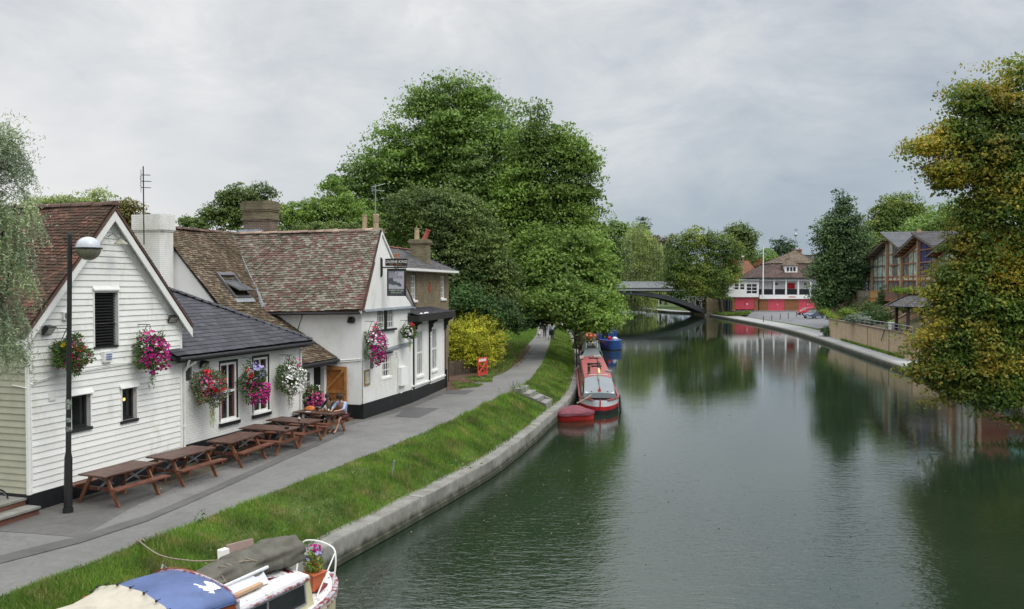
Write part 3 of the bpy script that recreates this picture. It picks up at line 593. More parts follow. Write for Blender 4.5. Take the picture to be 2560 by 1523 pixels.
o=thing('swan_neck_lamp','rusty round lamp under the peak of the weatherboarded gable','wall lamp',F1.P(-.03,2.5,7.95)); b=MB(); b.tube([F1.P(-.03,2.5,7.98),F1.P(-.25,2.48,8.06),F1.P(-.42,2.47,7.94)],.015,6); b.build('arm',m_steel,o,smooth=True); b=MB(); b.lathe(F1.P(-.45,2.47,7.76),[(.02,.14),(.05,.12),(.16,.03),(.17,0)],14); b.build('lamp_shade',M('rusty_enamel',(.30,.30,.24),.6,.4,12,dirt=(.12,.10,.05)),o,smooth=True)
# steps at the far left
o=thing('entrance_steps','two worn concrete and brick steps at the far left corner of the weatherboarded building','steps',F1.P(1,-1,1.4)); b=MB(); b.fb(F1,.05,2.6,-1.0,-.06,1.4,1.72); b.fb(F1,-.35,2.6,-1.4,-1.0,1.4,1.56); b.fb(F1,-.35,.05,-1.0,-.06,1.4,1.56); b.build('brick_risers',brickmat('red_step_brick',(.2,.08,.05),(.15,.06,.045),(.1,.09,.08)),o); b=MB(); b.fb(F1,.02,2.6,-1.03,-.06,1.722,1.77); b.fb(F1,-.4,2.6,-1.45,-1.035,1.562,1.61); b.fb(F1,-.4,.015,-1.03,-.06,1.562,1.61); b.build('treads',m_concrete,o)
# bicycle at the very edge (front wheel and fork in view)
wc=at(-8,1290,1.72); wc=atY(-12,1288,19.0); wc.z=1.735
o=thing('bicycle','black bicycle leaning by the steps at the left edge','bicycle',(wc.x,wc.y,1.4)); ax_=Vector((.35,.94,0)).cross(Z)
b=MB(); b.ring(wc,.32,.02,6,ax_); b.build('tyre',m_black,o,smooth=True); b=MB(); b.ring(wc,.30,.01,6,ax_)
for k in range(18): a=k*math.pi*2/18; q=wc+(Vector((.35,.94,0)).normalized()*math.cos(a)+Z*math.sin(a))*.3; b.tube([wc,q],.0025,3)
b.build('rim',m_steel,o); r2=wc-Vector((.35,.94,0)).normalized()*1.02
b=MB(); b.ring(r2,.32,.02,6,ax_); b.build('tyre',m_black,o,smooth=True)
b=MB(); hd=wc-Vector((.35,.94,0)).normalized()*.22+Z*.5; sd_=wc-Vector((.35,.94,0)).normalized()*.72+Z*.52; bb=wc-Vector((.35,.94,0)).normalized()*.6-Z*.03
b.tube([wc,hd],.015,6); b.tube([hd,bb],.017,6); b.tube([hd-Z*.02,sd_],.016,6); b.tube([sd_+Z*.1,bb],.016,6); b.tube([bb,r2],.012,6); b.tube([sd_,r2],.012,6); b.tube([hd,hd+Z*.12],.015,6); b.tube([hd+Z*.12-ax_*.28,hd+Z*.12+ax_*.28],.014,6); b.build('bicycle_frame',m_blackm,o,smooth=True)
b=MB(); b.prism([sd_+Z*.12+ax_*.03+Vector((.1,.2,0))*.4,sd_+Z*.12-ax_*.03+Vector((.1,.2,0))*.4,sd_+Z*.12-ax_*.09-Vector((.1,.2,0))*.6,sd_+Z*.12+ax_*.09-Vector((.1,.2,0))*.6],Z*.05); b.build('saddle',m_black,o)

# ---------------- 2. low white wing with slate roof
B=thing('low_brick_wing','low white painted brick building with dark slate hipped roof behind the picnic tables','building',F2.P(0,3.5,1.4)); D2=F2.len
m_curtr=M('dark_red_curtain',(.10,.035,.03),.9,.3,12); m_curtc=M('cream_curtain',(.45,.42,.36),.9,.15,12)
w1=(1.74,2.69,2.37,4.31); w2=(3.47,4.44,2.38,4.33); vn=(.2,.47,3.88,4.41); P2=fplane(F2); b=MB()
wallgrid(b,P2,-.02,D2,1.3,4.62,[w1,w2,vn],.12,1); b.quad(F2.P(0,D2,1.3),F2.P(3.6,D2,1.3),F2.P(3.6,D2,4.62),F2.P(0,D2,4.62)); b.build('wall',m_pbrick,B,recalc=False)
b=MB(); b.fb(F2,-.03,.0,.0,D2+.03,1.2,2.0); b.fb(F2,.0,3,D2,D2+.03,1.2,2.0); b.build('plinth',m_black,B)
for w in (w1,w2):
    o=window(B,P2,(w[0]+.05,w[1]-.05,w[2]+.06,w[3]-.05),.05,cols=2,rows=2,fw=.075,bar=.05,split='h',sill=.05,curtain=m_curtr); b=MB()
    b.fb(F2,-.012,.05,w[0]-.0,w[0]+.05,w[2]-.05,w[3]+.03); b.fb(F2,-.012,.05,w[1]-.05,w[1]+.0,w[2]-.05,w[3]+.03); b.fb(F2,-.014,.05,w[0]+.05,w[1]-.05,w[3]-.05,w[3]+.03); b.fb(F2,-.08,.05,w[0]-.04,w[1]+.04,w[2]-.10,w[2]-.0); b.build('black_surround',m_black,o)
b=MB(); b.fb(F2,.05,.06,vn[0],vn[1],vn[2],vn[3])
for k in range(9): z=vn[2]+.03+k*.065; b.fb(F2,.0,.05,vn[0]+.02,vn[1]-.02,z,z+.02)
b.build('vent_grille',M('grey_vent',(.12,.12,.12)),B)
ze=4.66; tH=3.7; hz=ze+tH*.545
A=F2.P(-.32,D2+.30,ze); E0=F2.P(-.32,-.62,ze-.02); HP=F2.P(-.32+tH,D2+.30-tH,hz); H0=F2.P(-.32+tH,-.62,hz)
top=F2.P(-.32+tH,D2+.3-tH,hz)
b=MB(); slab(b,[E0,A,HP,H0],.09); slab(b,[A,F2.P(-.32+2*tH,D2+.3,ze),HP],.09); b.build('roof',m_gutter,B)
b=MB(); tiles(b,[E0,A,HP,H0],.34,.21,thick=.012,lift=.02,jit=.3,seed=8,warp=lambda s,t:.05-.05*math.sin(min(max(s/7,0),1)*math.pi)*(t/4)); tiles(b,[A,F2.P(-.32+2*tH,D2+.3,ze),HP],.34,.21,thick=.012,lift=.02,seed=9); b.build('slates',m_slate,B,recalc=False)
b=MB(); ridge(b,HP+Z*.06-(A-HP).normalized()*1.2+(A-HP).normalized()*0,A+Z*.07,.11,.46); b.build('hip_tiles',m_ridge2,B,smooth=35)
b=MB(); gp=[F2.P(-.38,d,ze-.07) for d in (-.5,2,4.2,D2+.35)]; b.tube(gp,.055,8); b.build('gutter',m_gutter,B,smooth=True); b=MB(); b.fb(F2,-.3,-.27,-.55,D2+.2,ze-.18,ze-.04); b.fb(F2,-.27,0,-.5,D2+.2,ze-.12,ze-.10); b.build('fascia',m_black,B)
b=MB(); b.tube([F2.P(-.38,-.1,ze-.1),F2.P(-.2,.02,ze-.35),F2.P(-.07,.04,ze-.5),F2.P(-.07,.04,1.5)],.036,8); b.tube([F2.P(-.07,.04,2.55),F2.P(-.07,.04,2.62)],.055,8); b.tube([F2.P(-.3,.28,ze-.2),F2.P(-.06,.05,ze-.42)],.04,8); b.build('downpipe',m_trim,B,smooth=True)
b=MB(); b.tube([F2.P(-.3,D2+.1,ze-.1),F2.P(-.06,D2-.06,ze-.35),F2.P(-.06,D2-.06,1.6)],.036,8); b.build('downpipe',m_trim,B,smooth=True)
floodlight(F2,0,.92,4.30,'black floodlight under the gutter left of the low wing windows',0,1.1,lensm)

# ---------------- 3. main white pub: cross gable B3 and steep tiled range B5
B=thing('white_pub','white rendered pub with steep mossy tiled roofs and a gable facing the path','building',F3.P(2,2,1.4)); D3=F3.len
AP3=(1.62,8.86); EL,ER=5.78,5.80
uw=(1.40,3.05,4.88,5.72); lw=(1.78,2.68,2.86,3.74); P3=fplane(F3)
b=MB(); wallgrid(b,P3,0,D3,1.3,5.78,[uw,lw],.16,1,0)
wallgrid(b,dplane(F3),0,8,1.3,5.80,[],.1,1,0); b.quad(F3.P(0,D3,1.3),F3.P(8,D3,1.3),F3.P(8,D3,5.8),F3.P(0,D3,5.8))
b.build('wall',m_render,B,recalc=False)
b=MB(); b.prism([F3.P(-.10,-.05,5.70),F3.P(-.10,D3+.05,5.74),F3.P(-.10,4.0,6.3),F3.P(-.10,AP3[0],AP3[1])],F3.ax[0]*.2); b.build('gable_wall',m_render,B)
b=MB(); b.hexa([F3.P(-.24,-.12,5.66),F3.P(-.24,D3+.12,5.70),F3.P(0,D3+.1,5.70),F3.P(0,-.1,5.66)],[F3.P(-.22,-.12,5.69),F3.P(-.22,D3+.12,5.73),F3.P(-.05,D3+.1,5.82),F3.P(-.05,-.1,5.78)]); b.build('lead_drip',m_lead,B)
b=MB(); b.hexa([F3.P(-.14,.9,3.90),F3.P(-.14,D3,4.1),F3.P(.0,D3,4.1),F3.P(.0,.9,3.90)],[F3.P(-.12,.9,3.94),F3.P(-.12,D3,4.14),F3.P(-.0,D3,4.19),F3.P(-.0,.9,3.99)]); b.build('lead_drip',m_lead,B)
b=MB(); b.hexa([F3.P(-.05,.95,1.3),F3.P(-.05,D3,1.3),F3.P(.0,D3,1.3),F3.P(.0,.95,1.3)],[F3.P(-.05,.95,3.9),F3.P(-.05,D3,4.1),F3.P(-.002,D3,4.1),F3.P(-.002,.95,3.9)])
# lower storey proud skin made of strips round the small window
b=MB(); wallgrid(b,lambda a,z,o:F3.P(-.045+o,a,z),.0,D3,1.9,3.9,[lw],.04,1); b.poly([F3.P(-.045,0,3.9),F3.P(-.045,D3,3.9),F3.P(-.045,D3,4.1),F3.P(-.045,.9,3.9)]); b.build('ground_floor_brickwork',m_pbrick,B,recalc=False)
b=MB(); b.fb(F3,-.09,.02,-.05,D3,1.2,2.02); b.fb(F3,.02,2.6,-.05,-.003,1.2,1.98); b.build('plinth',m_black,B)
o=window(B,P3,(uw[0],2.12,uw[2],uw[3]),.05,cols=3,rows=3,fw=.06,bar=.03,glass=m_curt,sill=None); o=window(B,P3,(2.32,uw[1],uw[2],uw[3]),.05,cols=3,rows=3,fw=.06,bar=.03,glass=m_curt)
b=MB(); b.fb(F3,-.03,.1,2.12,2.32,uw[2]-.02,uw[3]+.02); b.fb(F3,-.12,.1,uw[0]-.08,uw[1]+.1,uw[2]-.08,uw[2]-.0); b.fb(F3,-.10,.02,.82,1.5,3.88,3.94); b.build('black_mullion',m_black,o)
o=window(B,P3,lw,.03,cols=4,rows=3,fw=.055,bar=.028,sill=.08,curtain=m_curtc)
b=MB(); b.fb(F3,-.12,-.03,1.45,2.75,3.84,3.9); b.build('window_hood',m_black,o)
# roofs B3: ridge along u
ul=7.05
e0=F3.P(-.22,-.30,5.72);e1=F3.P(4.25,-.30,5.62);v1=F3.P(7.05,1.62,8.92);rr0=F3.P(-.12,1.62,8.95)
b=MB(); slab(b,[e0,F3.P(7.4,-.3,5.6),v1,rr0],.08); be0=F3.P(-.22,D3+.2,5.72); be1=F3.P(9.2,D3+.2,5.72); slab(b,[be0,be1,F3.P(9.2,1.62,8.92),rr0],.05); b.build('front_roof',m_ridge1,B)
sag=lambda s,t: .11-.10*math.sin(min(max(s/7,0),1)*math.pi)+.02*math.sin(s*2.1+t)
b=MB(); tiles(b,[e0,e1,v1,rr0],.175,.108,warp=sag,seed=11,lift=.03,jit=.6); b.build('rose_roof_tiles',m_tile2,B,recalc=False)
b=MB(); tiles(b,[be0,be1,F3.P(9.2,1.62,8.92),rr0],.175,.108,seed=12); b.build('rear_roof_tiles',m_tile3,B,recalc=False)
b=MB(); ridge(b,rr0+Z*.04,F3.P(7.3,1.62,8.93)+Z*.02,.13,.36,5); b.build('ridge_tiles',m_ridge,B,smooth=35)
b=MB(); b.tube([F3.P(-.1,-.36,5.62),F3.P(2,-.36,5.58),F3.P(4.15,-.36,5.55)],.05,8); b.build('gutter',m_gutter,B,smooth=True)
# verge edge of the gable (white, slightly proud) both sides
b=MB(); barge(b,(-.30,5.70),(AP3[0],8.92),-.16,.10,.12,F3); barge(b,(AP3[0],8.92),(D3+.2,5.72),-.16,.10,.12,F3); b.build('verge',m_render,B)
# B5: steep range with catslide towards the path
E5=[(1.05,3.80),(4.2,5.72),(7.05,8.92)]; dL=-3.0
def q5(i,d): return F3.P(E5[i][0],d,E5[i][1])
b=MB(); slab(b,[q5(0,dL),q5(0,-.02),q5(1,-.02),q5(1,dL)],.08); slab(b,[q5(1,dL),q5(1,-.3),q5(2,1.62),q5(2,dL)],.08); slab(b,[F3.P(10.2,dL,5.7),F3.P(10.2,2,5.7),F3.P(7.05,2,8.92),F3.P(7.05,dL,8.92)],.08); b.build('side_roof',m_gutter,B)
w5=lambda s,t:.08-.07*math.sin(min(max(s/4,0),1)*math.pi)+.02*math.sin(s*1.7+t*2)
b=MB(); tiles(b,[q5(0,dL-.12),q5(0,.0),q5(1,.0),q5(1,dL-.12)],.175,.108,seed=14,lift=.03,jit=.6); tiles(b,[q5(1,dL-.12),q5(1,-.25),q5(2,1.60),q5(2,dL-.12)],.175,.108,seed=15,warp=w5,lift=.03,jit=.6); b.build('brown_roof_tiles',m_tile3,B,recalc=False)
b=MB(); tiles(b,[F3.P(10.2,dL-.1,5.7),F3.P(10.2,2,5.7),F3.P(7.05,2,8.92),F3.P(7.05,dL-.1,8.92)],.175,.108,seed=16); b.build('rear_roof_tiles',m_tile3,B,recalc=False)
b=MB(); ridge(b,F3.P(7.05,dL-.1,8.97),F3.P(7.05,1.7,8.97),.13,.34,9); b.build('ridge_tiles',m_ridge1,B,smooth=35)
# gable end wall and ground floor front of B5
b=MB(); b.poly([F3.P(1.2,dL,1.3),F3.P(10.1,dL,1.3),F3.P(10.1,dL,5.7),F3.P(7.05,dL,8.84),F3.P(4.2,dL,5.66),F3.P(1.2,dL,3.82)]); b.build('end_gable_wall',m_render,B,recalc=False)
dr=(-1.18,-.36,1.4,3.55); w3=(-1.98,-1.32,2.6,3.42); b=MB(); wallgrid(b,lambda a,z,o:F3.P(1.5+o,a,z),dL,0,1.3,4.0,[dr,w3],.12,1); b.build('porch_wall',m_render,B,recalc=False)
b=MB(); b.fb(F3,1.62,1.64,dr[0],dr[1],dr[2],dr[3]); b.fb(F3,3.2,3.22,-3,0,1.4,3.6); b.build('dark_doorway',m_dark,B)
o=window(B,lambda a,z,o:F3.P(1.5+o,a,z),w3,.03,cols=2,rows=2,fw=.05,bar=.03,glass=m_curt,sill=.05)
b=MB(); b.fb(F3,1.46,1.52,dr[0]-.08,dr[0],1.4,3.6); b.fb(F3,1.46,1.52,dr[1],dr[1]+.08,1.4,3.6); b.fb(F3,1.46,1.52,dr[0]-.08,dr[1]+.08,3.55,3.63); b.build('door_frame',m_trim,B)
b=MB(); b.tube([F3.P(.98,dL,3.74),F3.P(.98,-.05,3.74)],.055,8); b.fb(F3,1.05,1.08,dL,-.05,3.6,3.76); b.fb(F3,1.08,1.5,dL,-.05,3.66,3.68); b.build('gutter',m_gutter,B,smooth=40)
# open plank door against the wall
du0,du1=1.62,.62; o=MB(); z0_,z1_=1.48,3.48
for k in range(7): a=du0+(du1-du0)*k/7; c2=du0+(du1-du0)*(k+1)/7+.006; o.fb(F3,c2,a,-.10,-.06,z0_,z1_)
do=o.build('plank_door',m_door,B); b=MB()
for z in (z0_+.02,z0_+.95,z1_-.13): b.fb(F3,du1,du0,-.13,-.10,z,z+.11)
for s in (du1,du0-.1): b.fb(F3,s,s+.1,-.132,-.102,z0_,z1_)
for a,c2 in (((du1+.12,z1_-.15),(du0-.12,z0_+1.08)),((du1+.12,z0_+.93),(du0-.12,z0_+.14))):
    b.bar(F3.P(a[0],-.118,a[1]),F3.P(c2[0],-.118,c2[1]),.022,.1,up=Z)
b.build('door_rails',m_doorl,do); b=MB(); b.lathe(F3.P(du1+.05,-.16,2.43),[(.02,0),(.035,.02),(.03,.05)],8); b.build('door_knob',M('brass',(.5,.35,.1),.3,metal=1),do)
# valley lead
b=MB(); va=F3.P(4.22,-.28,5.72);vb=F3.P(7.05,1.62,8.97); n=10; off=Vector((0,0,.09))
b.bar(va+off,vb+off,.20,.03,up=Z); b.bar(va+off+Z*.02,vb+off+Z*.02,.035,.035,up=Z); b.build('lead_valley',m_lead,B)
# skylight on B5 upper plane
O5=q5(1,0); eD=F3.ax[1]; sl5=(q5(2,0)-q5(1,0)).normalized(); n5=eD.cross(sl5).normalized(); n5=n5 if n5.z>0 else -n5
def onp(px,py):
    r=ray(px,py); tt=(O5-CW).dot(n5)/r.dot(n5); return CW+r*tt
a_=onp(541.5,689);b_=onp(585,749);c_=onp(625,747)
su=sl5; L=abs((a_-b_).dot(su))+.05; wd=abs((c_-b_).dot(eD)); 
base=b_+n5*.05
b=MB()
def slb(mb,s0,s1,t0,t1,h0,h1): mb.hexa([base+eD*s0+su*t0+n5*h0,base+eD*s1+su*t0+n5*h0,base+eD*s1+su*t1+n5*h0,base+eD*s0+su*t1+n5*h0],[base+eD*s0+su*t0+n5*h1,base+eD*s1+su*t0+n5*h1,base+eD*s1+su*t1+n5*h1,base+eD*s0+su*t1+n5*h1])
slb(b,0,.08,0,L,0,.09);slb(b,wd-.08,wd,0,L,0,.09);slb(b,.08,wd-.08,0,.1,0,.09);slb(b,.08,wd-.08,L-.14,L,0,.10); so_=b.build('skylight',M('grey_skylight_frame',(.14,.14,.15),.4,.1),B)
b=MB(); slb(b,.08,wd-.08,.1,L-.14,-.06,-.05); b.build('skylight_opening',m_dark,so_)
b=MB(); piv=base+su*(L*.52)+n5*.09; tdir=(su*math.cos(.42)-n5*math.sin(.42)).normalized()
q=[piv+eD*.05-tdir*L*.48,piv+eD*(wd-.05)-tdir*L*.48,piv+eD*(wd-.05)+tdir*L*.42,piv+eD*.05+tdir*L*.42]; nn_=(q[1]-q[0]).cross(q[3]-q[0]).normalized(); b.prism(q,nn_*.04); b.build('open_sash',glassmat('sash_glass',(.12,.13,.14),.15),so_)
b=MB(); slb(b,-.05,wd+.1,-.2,0,.01,.03); b.build('lead_apron',M('pale_lead',(.45,.48,.52),.4,.15,6,metal=.3),so_)
# chimneys
def chimney(parent,F,u0,u1,d0,d1,z0,z1,mat,name='chimney',bands=(),capm=None,oct=0,bw=.04):
    b=MB()
    if oct:
        c=oct; pts=[(u0+c,d0),(u1-c,d0),(u1,d0+c),(u1,d1-c),(u1-c,d1),(u0+c,d1),(u0,d1-c),(u0,d0+c)]
    else: pts=[(u0,d0),(u1,d0),(u1,d1),(u0,d1)]
    cu,cd=(u0+u1)/2,(d0+d1)/2
    def ex(k): return [(cu+(p-cu)+(k if p>cu else -k),cd+(q-cd)+(k if q>cd else -k)) for p,q in pts]
    segs=[(z0,z1,0)]
    last=z0
    for (ba,bb,k) in bands:
        if ba>last: b.prism([F.P(p,q,last) for p,q in pts],Z*(ba-last))
        b.prism([F.P(p,q,ba) for p,q in ex(k)],Z*(bb-ba)); last=bb
    if last<z1: b.prism([F.P(p,q,last) for p,q in pts],Z*(z1-last))
    return b.build(name,mat,parent)
chimney(B,F3,6.25,7.65,dL-.75,dL-.02,1.3,9.36,m_pbrick,bands=((8.72,8.78,.03),(8.78,9.36,.06)),oct=.14)
m_yb=brickmat('yellow_grey_brick',(.30,.26,.15),(.21,.18,.115),(.13,.12,.10),bump=.9,dirt=(.07,.065,.045),noise=.4)
m_rb=brickmat('brown_red_brick',(.20,.12,.085),(.15,.10,.08),(.32,.30,.26),bump=.9,dirt=(.09,.08,.06),noise=.3)
o=chimney(B,F3,5.68,6.98,2.45,3.15,7.5,9.62,m_rb,bands=((9.55,9.62,.03),)); 
b=MB()
for za,zb,k in ((9.62,9.70,.07),(9.70,9.98,.03),(9.98,10.06,.07),(10.06,10.36,.10),(10.36,10.44,.05)): b.fb(F3,5.68-k,6.98+k,2.45-k,3.15+k,za,zb)
b.build('chimney_head',m_yb,o)
b=MB(); b.fb(F3,5.95,6.95,2.0,2.45,8.8,9.15); b.build('lead_flashing',M('shiny_lead',(.36,.42,.5),.4,.3,5,metal=.3),o)
o=chimney(B,F3,.50,1.45,2.5,3.2,7.6,9.12,m_rb,bands=((8.95,9.03,.05),(9.03,9.12,.02)))
m_pot=M('buff_chimney_pot',(.42,.33,.20),.8,.2,6,.3); m_potr=M('red_chimney_pot',(.36,.10,.07),.8,.2,6,.3)
def pot(parent,c,h,r,mat,rings=0,tilt=None):
    b=MB(); pr=[(r*1.15,0),(r*1.0,.06),(r*.92,h*.9),(r*1.1,h*.92),(r*1.1,h),(r*.8,h),(r*.8,h*.8)]
    if rings:
        pr=[(r*1.1,0),(r,.05)]
        for k in range(rings): z=h*(.45+.13*k); pr+=[(r*.95,z),(r*1.15,z+.02),(r*1.15,z+.06),(r*.95,z+.08)]
        pr+=[(r*.9,h),(r*.7,h)]
    b.lathe((0,0,0),pr,14); Rm=Matrix.Rotation(tilt or 0,3,Vector(F3.ax[1])); b.v=[tuple(Rm@Vector(p)+Vector(c)) for p in b.v]; b.build('chimney_pot',mat,parent,smooth=True)
pot(o,F3.P(1.25,2.85,9.12),.62,.105,m_pot); pot(o,F3.P(.72,2.85,9.12),.64,.12,m_pot,4)
o=chimney(B,F3,2.35,3.2,3.4,4.1,7.2,9.02,m_rb); o['label']='low brick chimney stub behind the ridge'; b=MB(); b.lathe(F3.P(2.75,3.7,9.02),[(.22,0),(.18,.1),(.1,.14)],12); b.build('chimney_cowl',m_blackm,o,smooth=True)
# meter cabinet, cables, notice board, vent on the gable front
b=MB(); b.fb(F3,-.22,-.05,3.35,4.05,2.35,3.15); b.build('meter_cabinet',m_render,B)
b=MB(); cb=[F3.P(-.07,.0,3.78),F3.P(-.08,1.2,3.82),F3.P(-.08,2.8,3.80),F3.P(-.08,3.1,3.9),F3.P(-.08,3.35,3.5),F3.P(-.08,3.3,2.2),F3.P(-.12,3.5,2.02),F3.P(-.12,3.7,2.05)]; b.tube(cb,.016,6); b.tube([F3.P(1.0,-.03,3.72),F3.P(.5,-.03,3.76),F3.P(.0,-.04,3.8)],.02,6);b.tube([F3.P(1.0,-.03,3.65),F3.P(.5,-.03,3.69),F3.P(.0,-.04,3.74),F3.P(-.07,.4,3.76)],.015,6); b.tube([F3.P(-.08,2.9,4.05),F3.P(-.08,3.2,3.98),F3.P(-.08,3.6,4.0),F3.P(-.09,3.8,3.9),F3.P(-.09,3.85,3.2)],.012,6); b.build('cable_run',m_trim,B,smooth=True)
b=MB(); b.fb(F3,-.07,-.045,.66,.9,3.35,3.8)
for k in range(6): b.fb(F3,-.085,-.07,.67,.89,3.38+k*.07,3.41+k*.07)
b.build('vent_grille',M('grey_vent_b',(.16,.16,.15)),B)
o=thing('menu_board','small framed menu board by the corner of the pub','notice board',F3.P(-.05,.3,2.9)); b=MB(); b.fb(F3,-.09,-.046,.08,.56,2.72,3.34); b.build('frame',M('gold_brown_frame',(.28,.19,.07),.5,.2),o); b=MB(); b.fb(F3,-.095,-.09,.15,.49,2.80,3.27); b.build('sheet',M('printed_sheet',(.62,.62,.55),.6,.05,8,dirt=(.25,.25,.22),dpos=(.5,.55),dsc=30),o)
b=MB(); b.tube([F3.P(.4,-.02,5.2),F3.P(3.2,-.02,5.45),F3.P(3.4,-.02,4.7)],.006,4); 
floodlight(F3,.55,-.02,5.32,'small square floodlight on the rendered wall left of the pub corner',math.radians(90),1.2,lensm)
b=MB(); b.bar(F3.P(2.6,-.02,5.55),F3.P(2.85,-.02,4.85),.02,.02); b.build('cable_stain',m_black,B)
# ---------------- 4. bay-fronted wing and brown brick house behind it
B=thing('brick_house','brown brick house with slate roof and a white bay front with black brackets','building',F4.P(2,3,1.4)); D4=F4.len
P4=fplane(F4); bw=((1.0,1.98,2.50,4.62),(3.42,4.38,2.52,4.62)); b=MB()
wallgrid(b,P4,.0,D4,1.3,5.12,bw,.14,1); b.quad(F4.P(0,D4,1.3),F4.P(4,D4,1.3),F4.P(4,D4,5.12),F4.P(0,D4,5.12)); b.quad(F4.P(0,0,4),F4.P(1,0,4),F4.P(1,0,5.12),F4.P(0,0,5.12)); b.build('bay_wall',m_render,B,recalc=False)
for w in bw:
    o=window(B,P4,w,.06,cols=3,rows=2,fw=.075,bar=.035,split='h',glass=m_curt,sill=.09)
b=MB()
for d0,d1 in ((.72,2.72),(3.16,D4-.35)):   # raised panel surrounds
    b.fb(F4,-.035,-.001,d0,d0+.06,2.2,4.85); b.fb(F4,-.035,-.001,d1-.06,d1,2.2,4.85); b.fb(F4,-.05,-.001,d0+.06,d1-.06,4.78,4.85)
b.hexa([F4.P(-.07,.1,2.10),F4.P(-.07,2.85,2.05),F4.P(0,2.85,2.05),F4.P(0,.1,2.10)],[F4.P(-.07,.1,2.17),F4.P(-.07,2.85,2.12),F4.P(0,2.85,2.12),F4.P(0,.1,2.17)]); b.fb(F4,-.07,0,2.98,D4-.05,2.03,2.10)
b.build('panel_moulding',m_trim,B)
b=MB(); b.fb(F4,-.08,.0,-.02,2.86,1.2,1.96); b.fb(F4,-.06,.0,2.9,D4,1.2,1.9); b.fb(F4,-.10,.35,D4,D4+.12,1.2,2.35); b.fb(F4,0,3,D4,D4+.05,1.2,1.9); b.build('plinth',m_black,B)
b=MB()
for d in (.38,.46,2.88,2.96,D4-.05): b.fb(F4,-.05,-.001,d,d+.03,1.98,4.7)
b.build('black_pilaster_lines',m_black,B)
m_fas=M('black_fascia',(.025,.024,.022),.6,.3,6)
for d in (.32,2.86,D4-.14):
    b=MB(); pf=[(0,5.1),(-.42,5.1),(-.44,4.98),(-.30,4.93),(-.20,4.84),(-.22,4.74),(-.12,4.62),(-.13,4.50),(-.04,4.42),(0,4.40)]
    b.prism([F4.P(u,d,z) for u,z in pf],F4.ax[1]*.14); b.build('scroll_bracket',m_fas,B)
b=MB(); b.fb(F4,-.55,-.47,-.32,D4+.05,5.08,5.36); b.fb(F4,-.47,.0,-.32,-.25,5.08,5.36); b.fb(F4,-.47,.0,-.25,D4,5.10,5.14); b.build('canopy_fascia',m_fas,B)
b=MB(); tiles(b,[F4.P(-.5,-.3,5.37),F4.P(-.5,D4+.1,5.37),F4.P(.9,D4+.1,5.62),F4.P(.9,-.3,5.62)],.3,.2,thick=.012,lift=.02,seed=21); b.fb(F4,-.4,1,-.3,D4+.1,5.2,5.35); 
b.build('canopy_slates',m_slate,B,recalc=False); b=MB()
for i,(d,z) in enumerate(((.3,5.42),(.9,5.42),(1.2,5.43))): b.lathe(F4.P(-.42,d,z),[(.08,0),(.06,.03),(.02,.05)],7)
b.build('lichen_lumps',m_trim,B)
# brick upper house, set back
u0=.85; dA,dB=-.6,9.6; bz0,bz1=1.3,7.45
m_bb=brickmat('brown_stock_brick',(.31,.245,.15),(.235,.185,.115),(.17,.15,.11),bump=.9,dirt=(.16,.135,.10),noise=.35)
h1=(1.95,3.1,5.95,7.18);h2=(7.9,9.0,5.95,7.18); Pb=lambda a,z,o:F4.P(u0+o,a,z)
h1=(2.75,3.62,5.98,7.2); h2=(8.0,8.9,5.98,7.2)
b=MB(); wallgrid(b,Pb,dA,dB,bz0,bz1,[h1,h2],.22,1); b.quad(F4.P(u0,dA,bz0),F4.P(5.5,dA,bz0),F4.P(5.5,dA,bz1),F4.P(u0,dA,bz1)); b.quad(F4.P(u0,dB,bz0),F4.P(5.5,dB,bz0),F4.P(5.5,dB,bz1),F4.P(u0,dB,bz1)); b.build('brick_wall',m_bb,B,recalc=False)
for h in (h1,h2): window(B,Pb,h,.10,cols=3,rows=4,fw=.06,bar=.03,sill=.10,glass=m_curt)
b=MB(); c=F4.P(u0-.03,5.9,6.62); 
for dx,dz,rx,rz in ((0,0,.16,.2),(0,.22,.1,.08),(-.17,-.05,.09,.16),(.17,-.05,.09,.16),(0,-.24,.12,.06)):
    b.prism([c+F4.ax[1]*(dx+rx*math.cos(t*math.pi/4))+Z*(dz+rz*math.sin(t*math.pi/4)) for t in range(8)],F4.ax[0]*.04)
b.build('terracotta_crest',M('terracotta',(.33,.10,.05),.8,.3,20,.5,30),B)
ez=7.52; A0=F4.P(u0-.42,dA,ez);A1=F4.P(u0-.42,dB+.42,ez);R1=F4.P(2.6,7.9,8.62);R0=F4.P(2.6,dA,8.62);A2=F4.P(4.8,dB+.42,ez);A3=F4.P(4.8,dA,ez)
b=MB(); slab(b,[A0,A1,R1,R0],.06); slab(b,[A1,A2,R1],.06); slab(b,[A2,A3,R0,R1],.06); b.build('roof',m_gutter,B)
b=MB(); tiles(b,[A0,A1,R1,R0],.3,.2,thick=.012,lift=.02,seed=22); tiles(b,[A1,A2,R1],.3,.2,thick=.012,lift=.02,seed=23); b.build('slates',m_slate2,B,recalc=False)
b=MB(); ridge(b,R0+Z*.05,R1+Z*.05,.1,.4,4); b.build('ridge_tiles',M('red_ridge',(.2,.085,.07),.85,.3,3,rand=.2),B,smooth=35); b=MB(); ridge(b,R1+Z*.05,A1+Z*.05,.07,.4,4); b.build('hip_tiles',m_ridge2,B,smooth=35)
b=MB(); b.fb(F4,u0-.48,u0-.34,dA,dB+.45,ez-.12,ez-.0); b.fb(F4,u0-.34,u0,dA,dB+.3,ez-.14,ez-.08); b.build('eaves_gutter',m_trim,B); b=MB(); b.tube([F4.P(u0-.4,dB+.4,ez-.12),F4.P(u0-.35,dB+.6,ez-.3),F4.P(u0,dB+.2,ez-.5)],.04,6); b.build('rainwater_pipe',m_gutter,B)
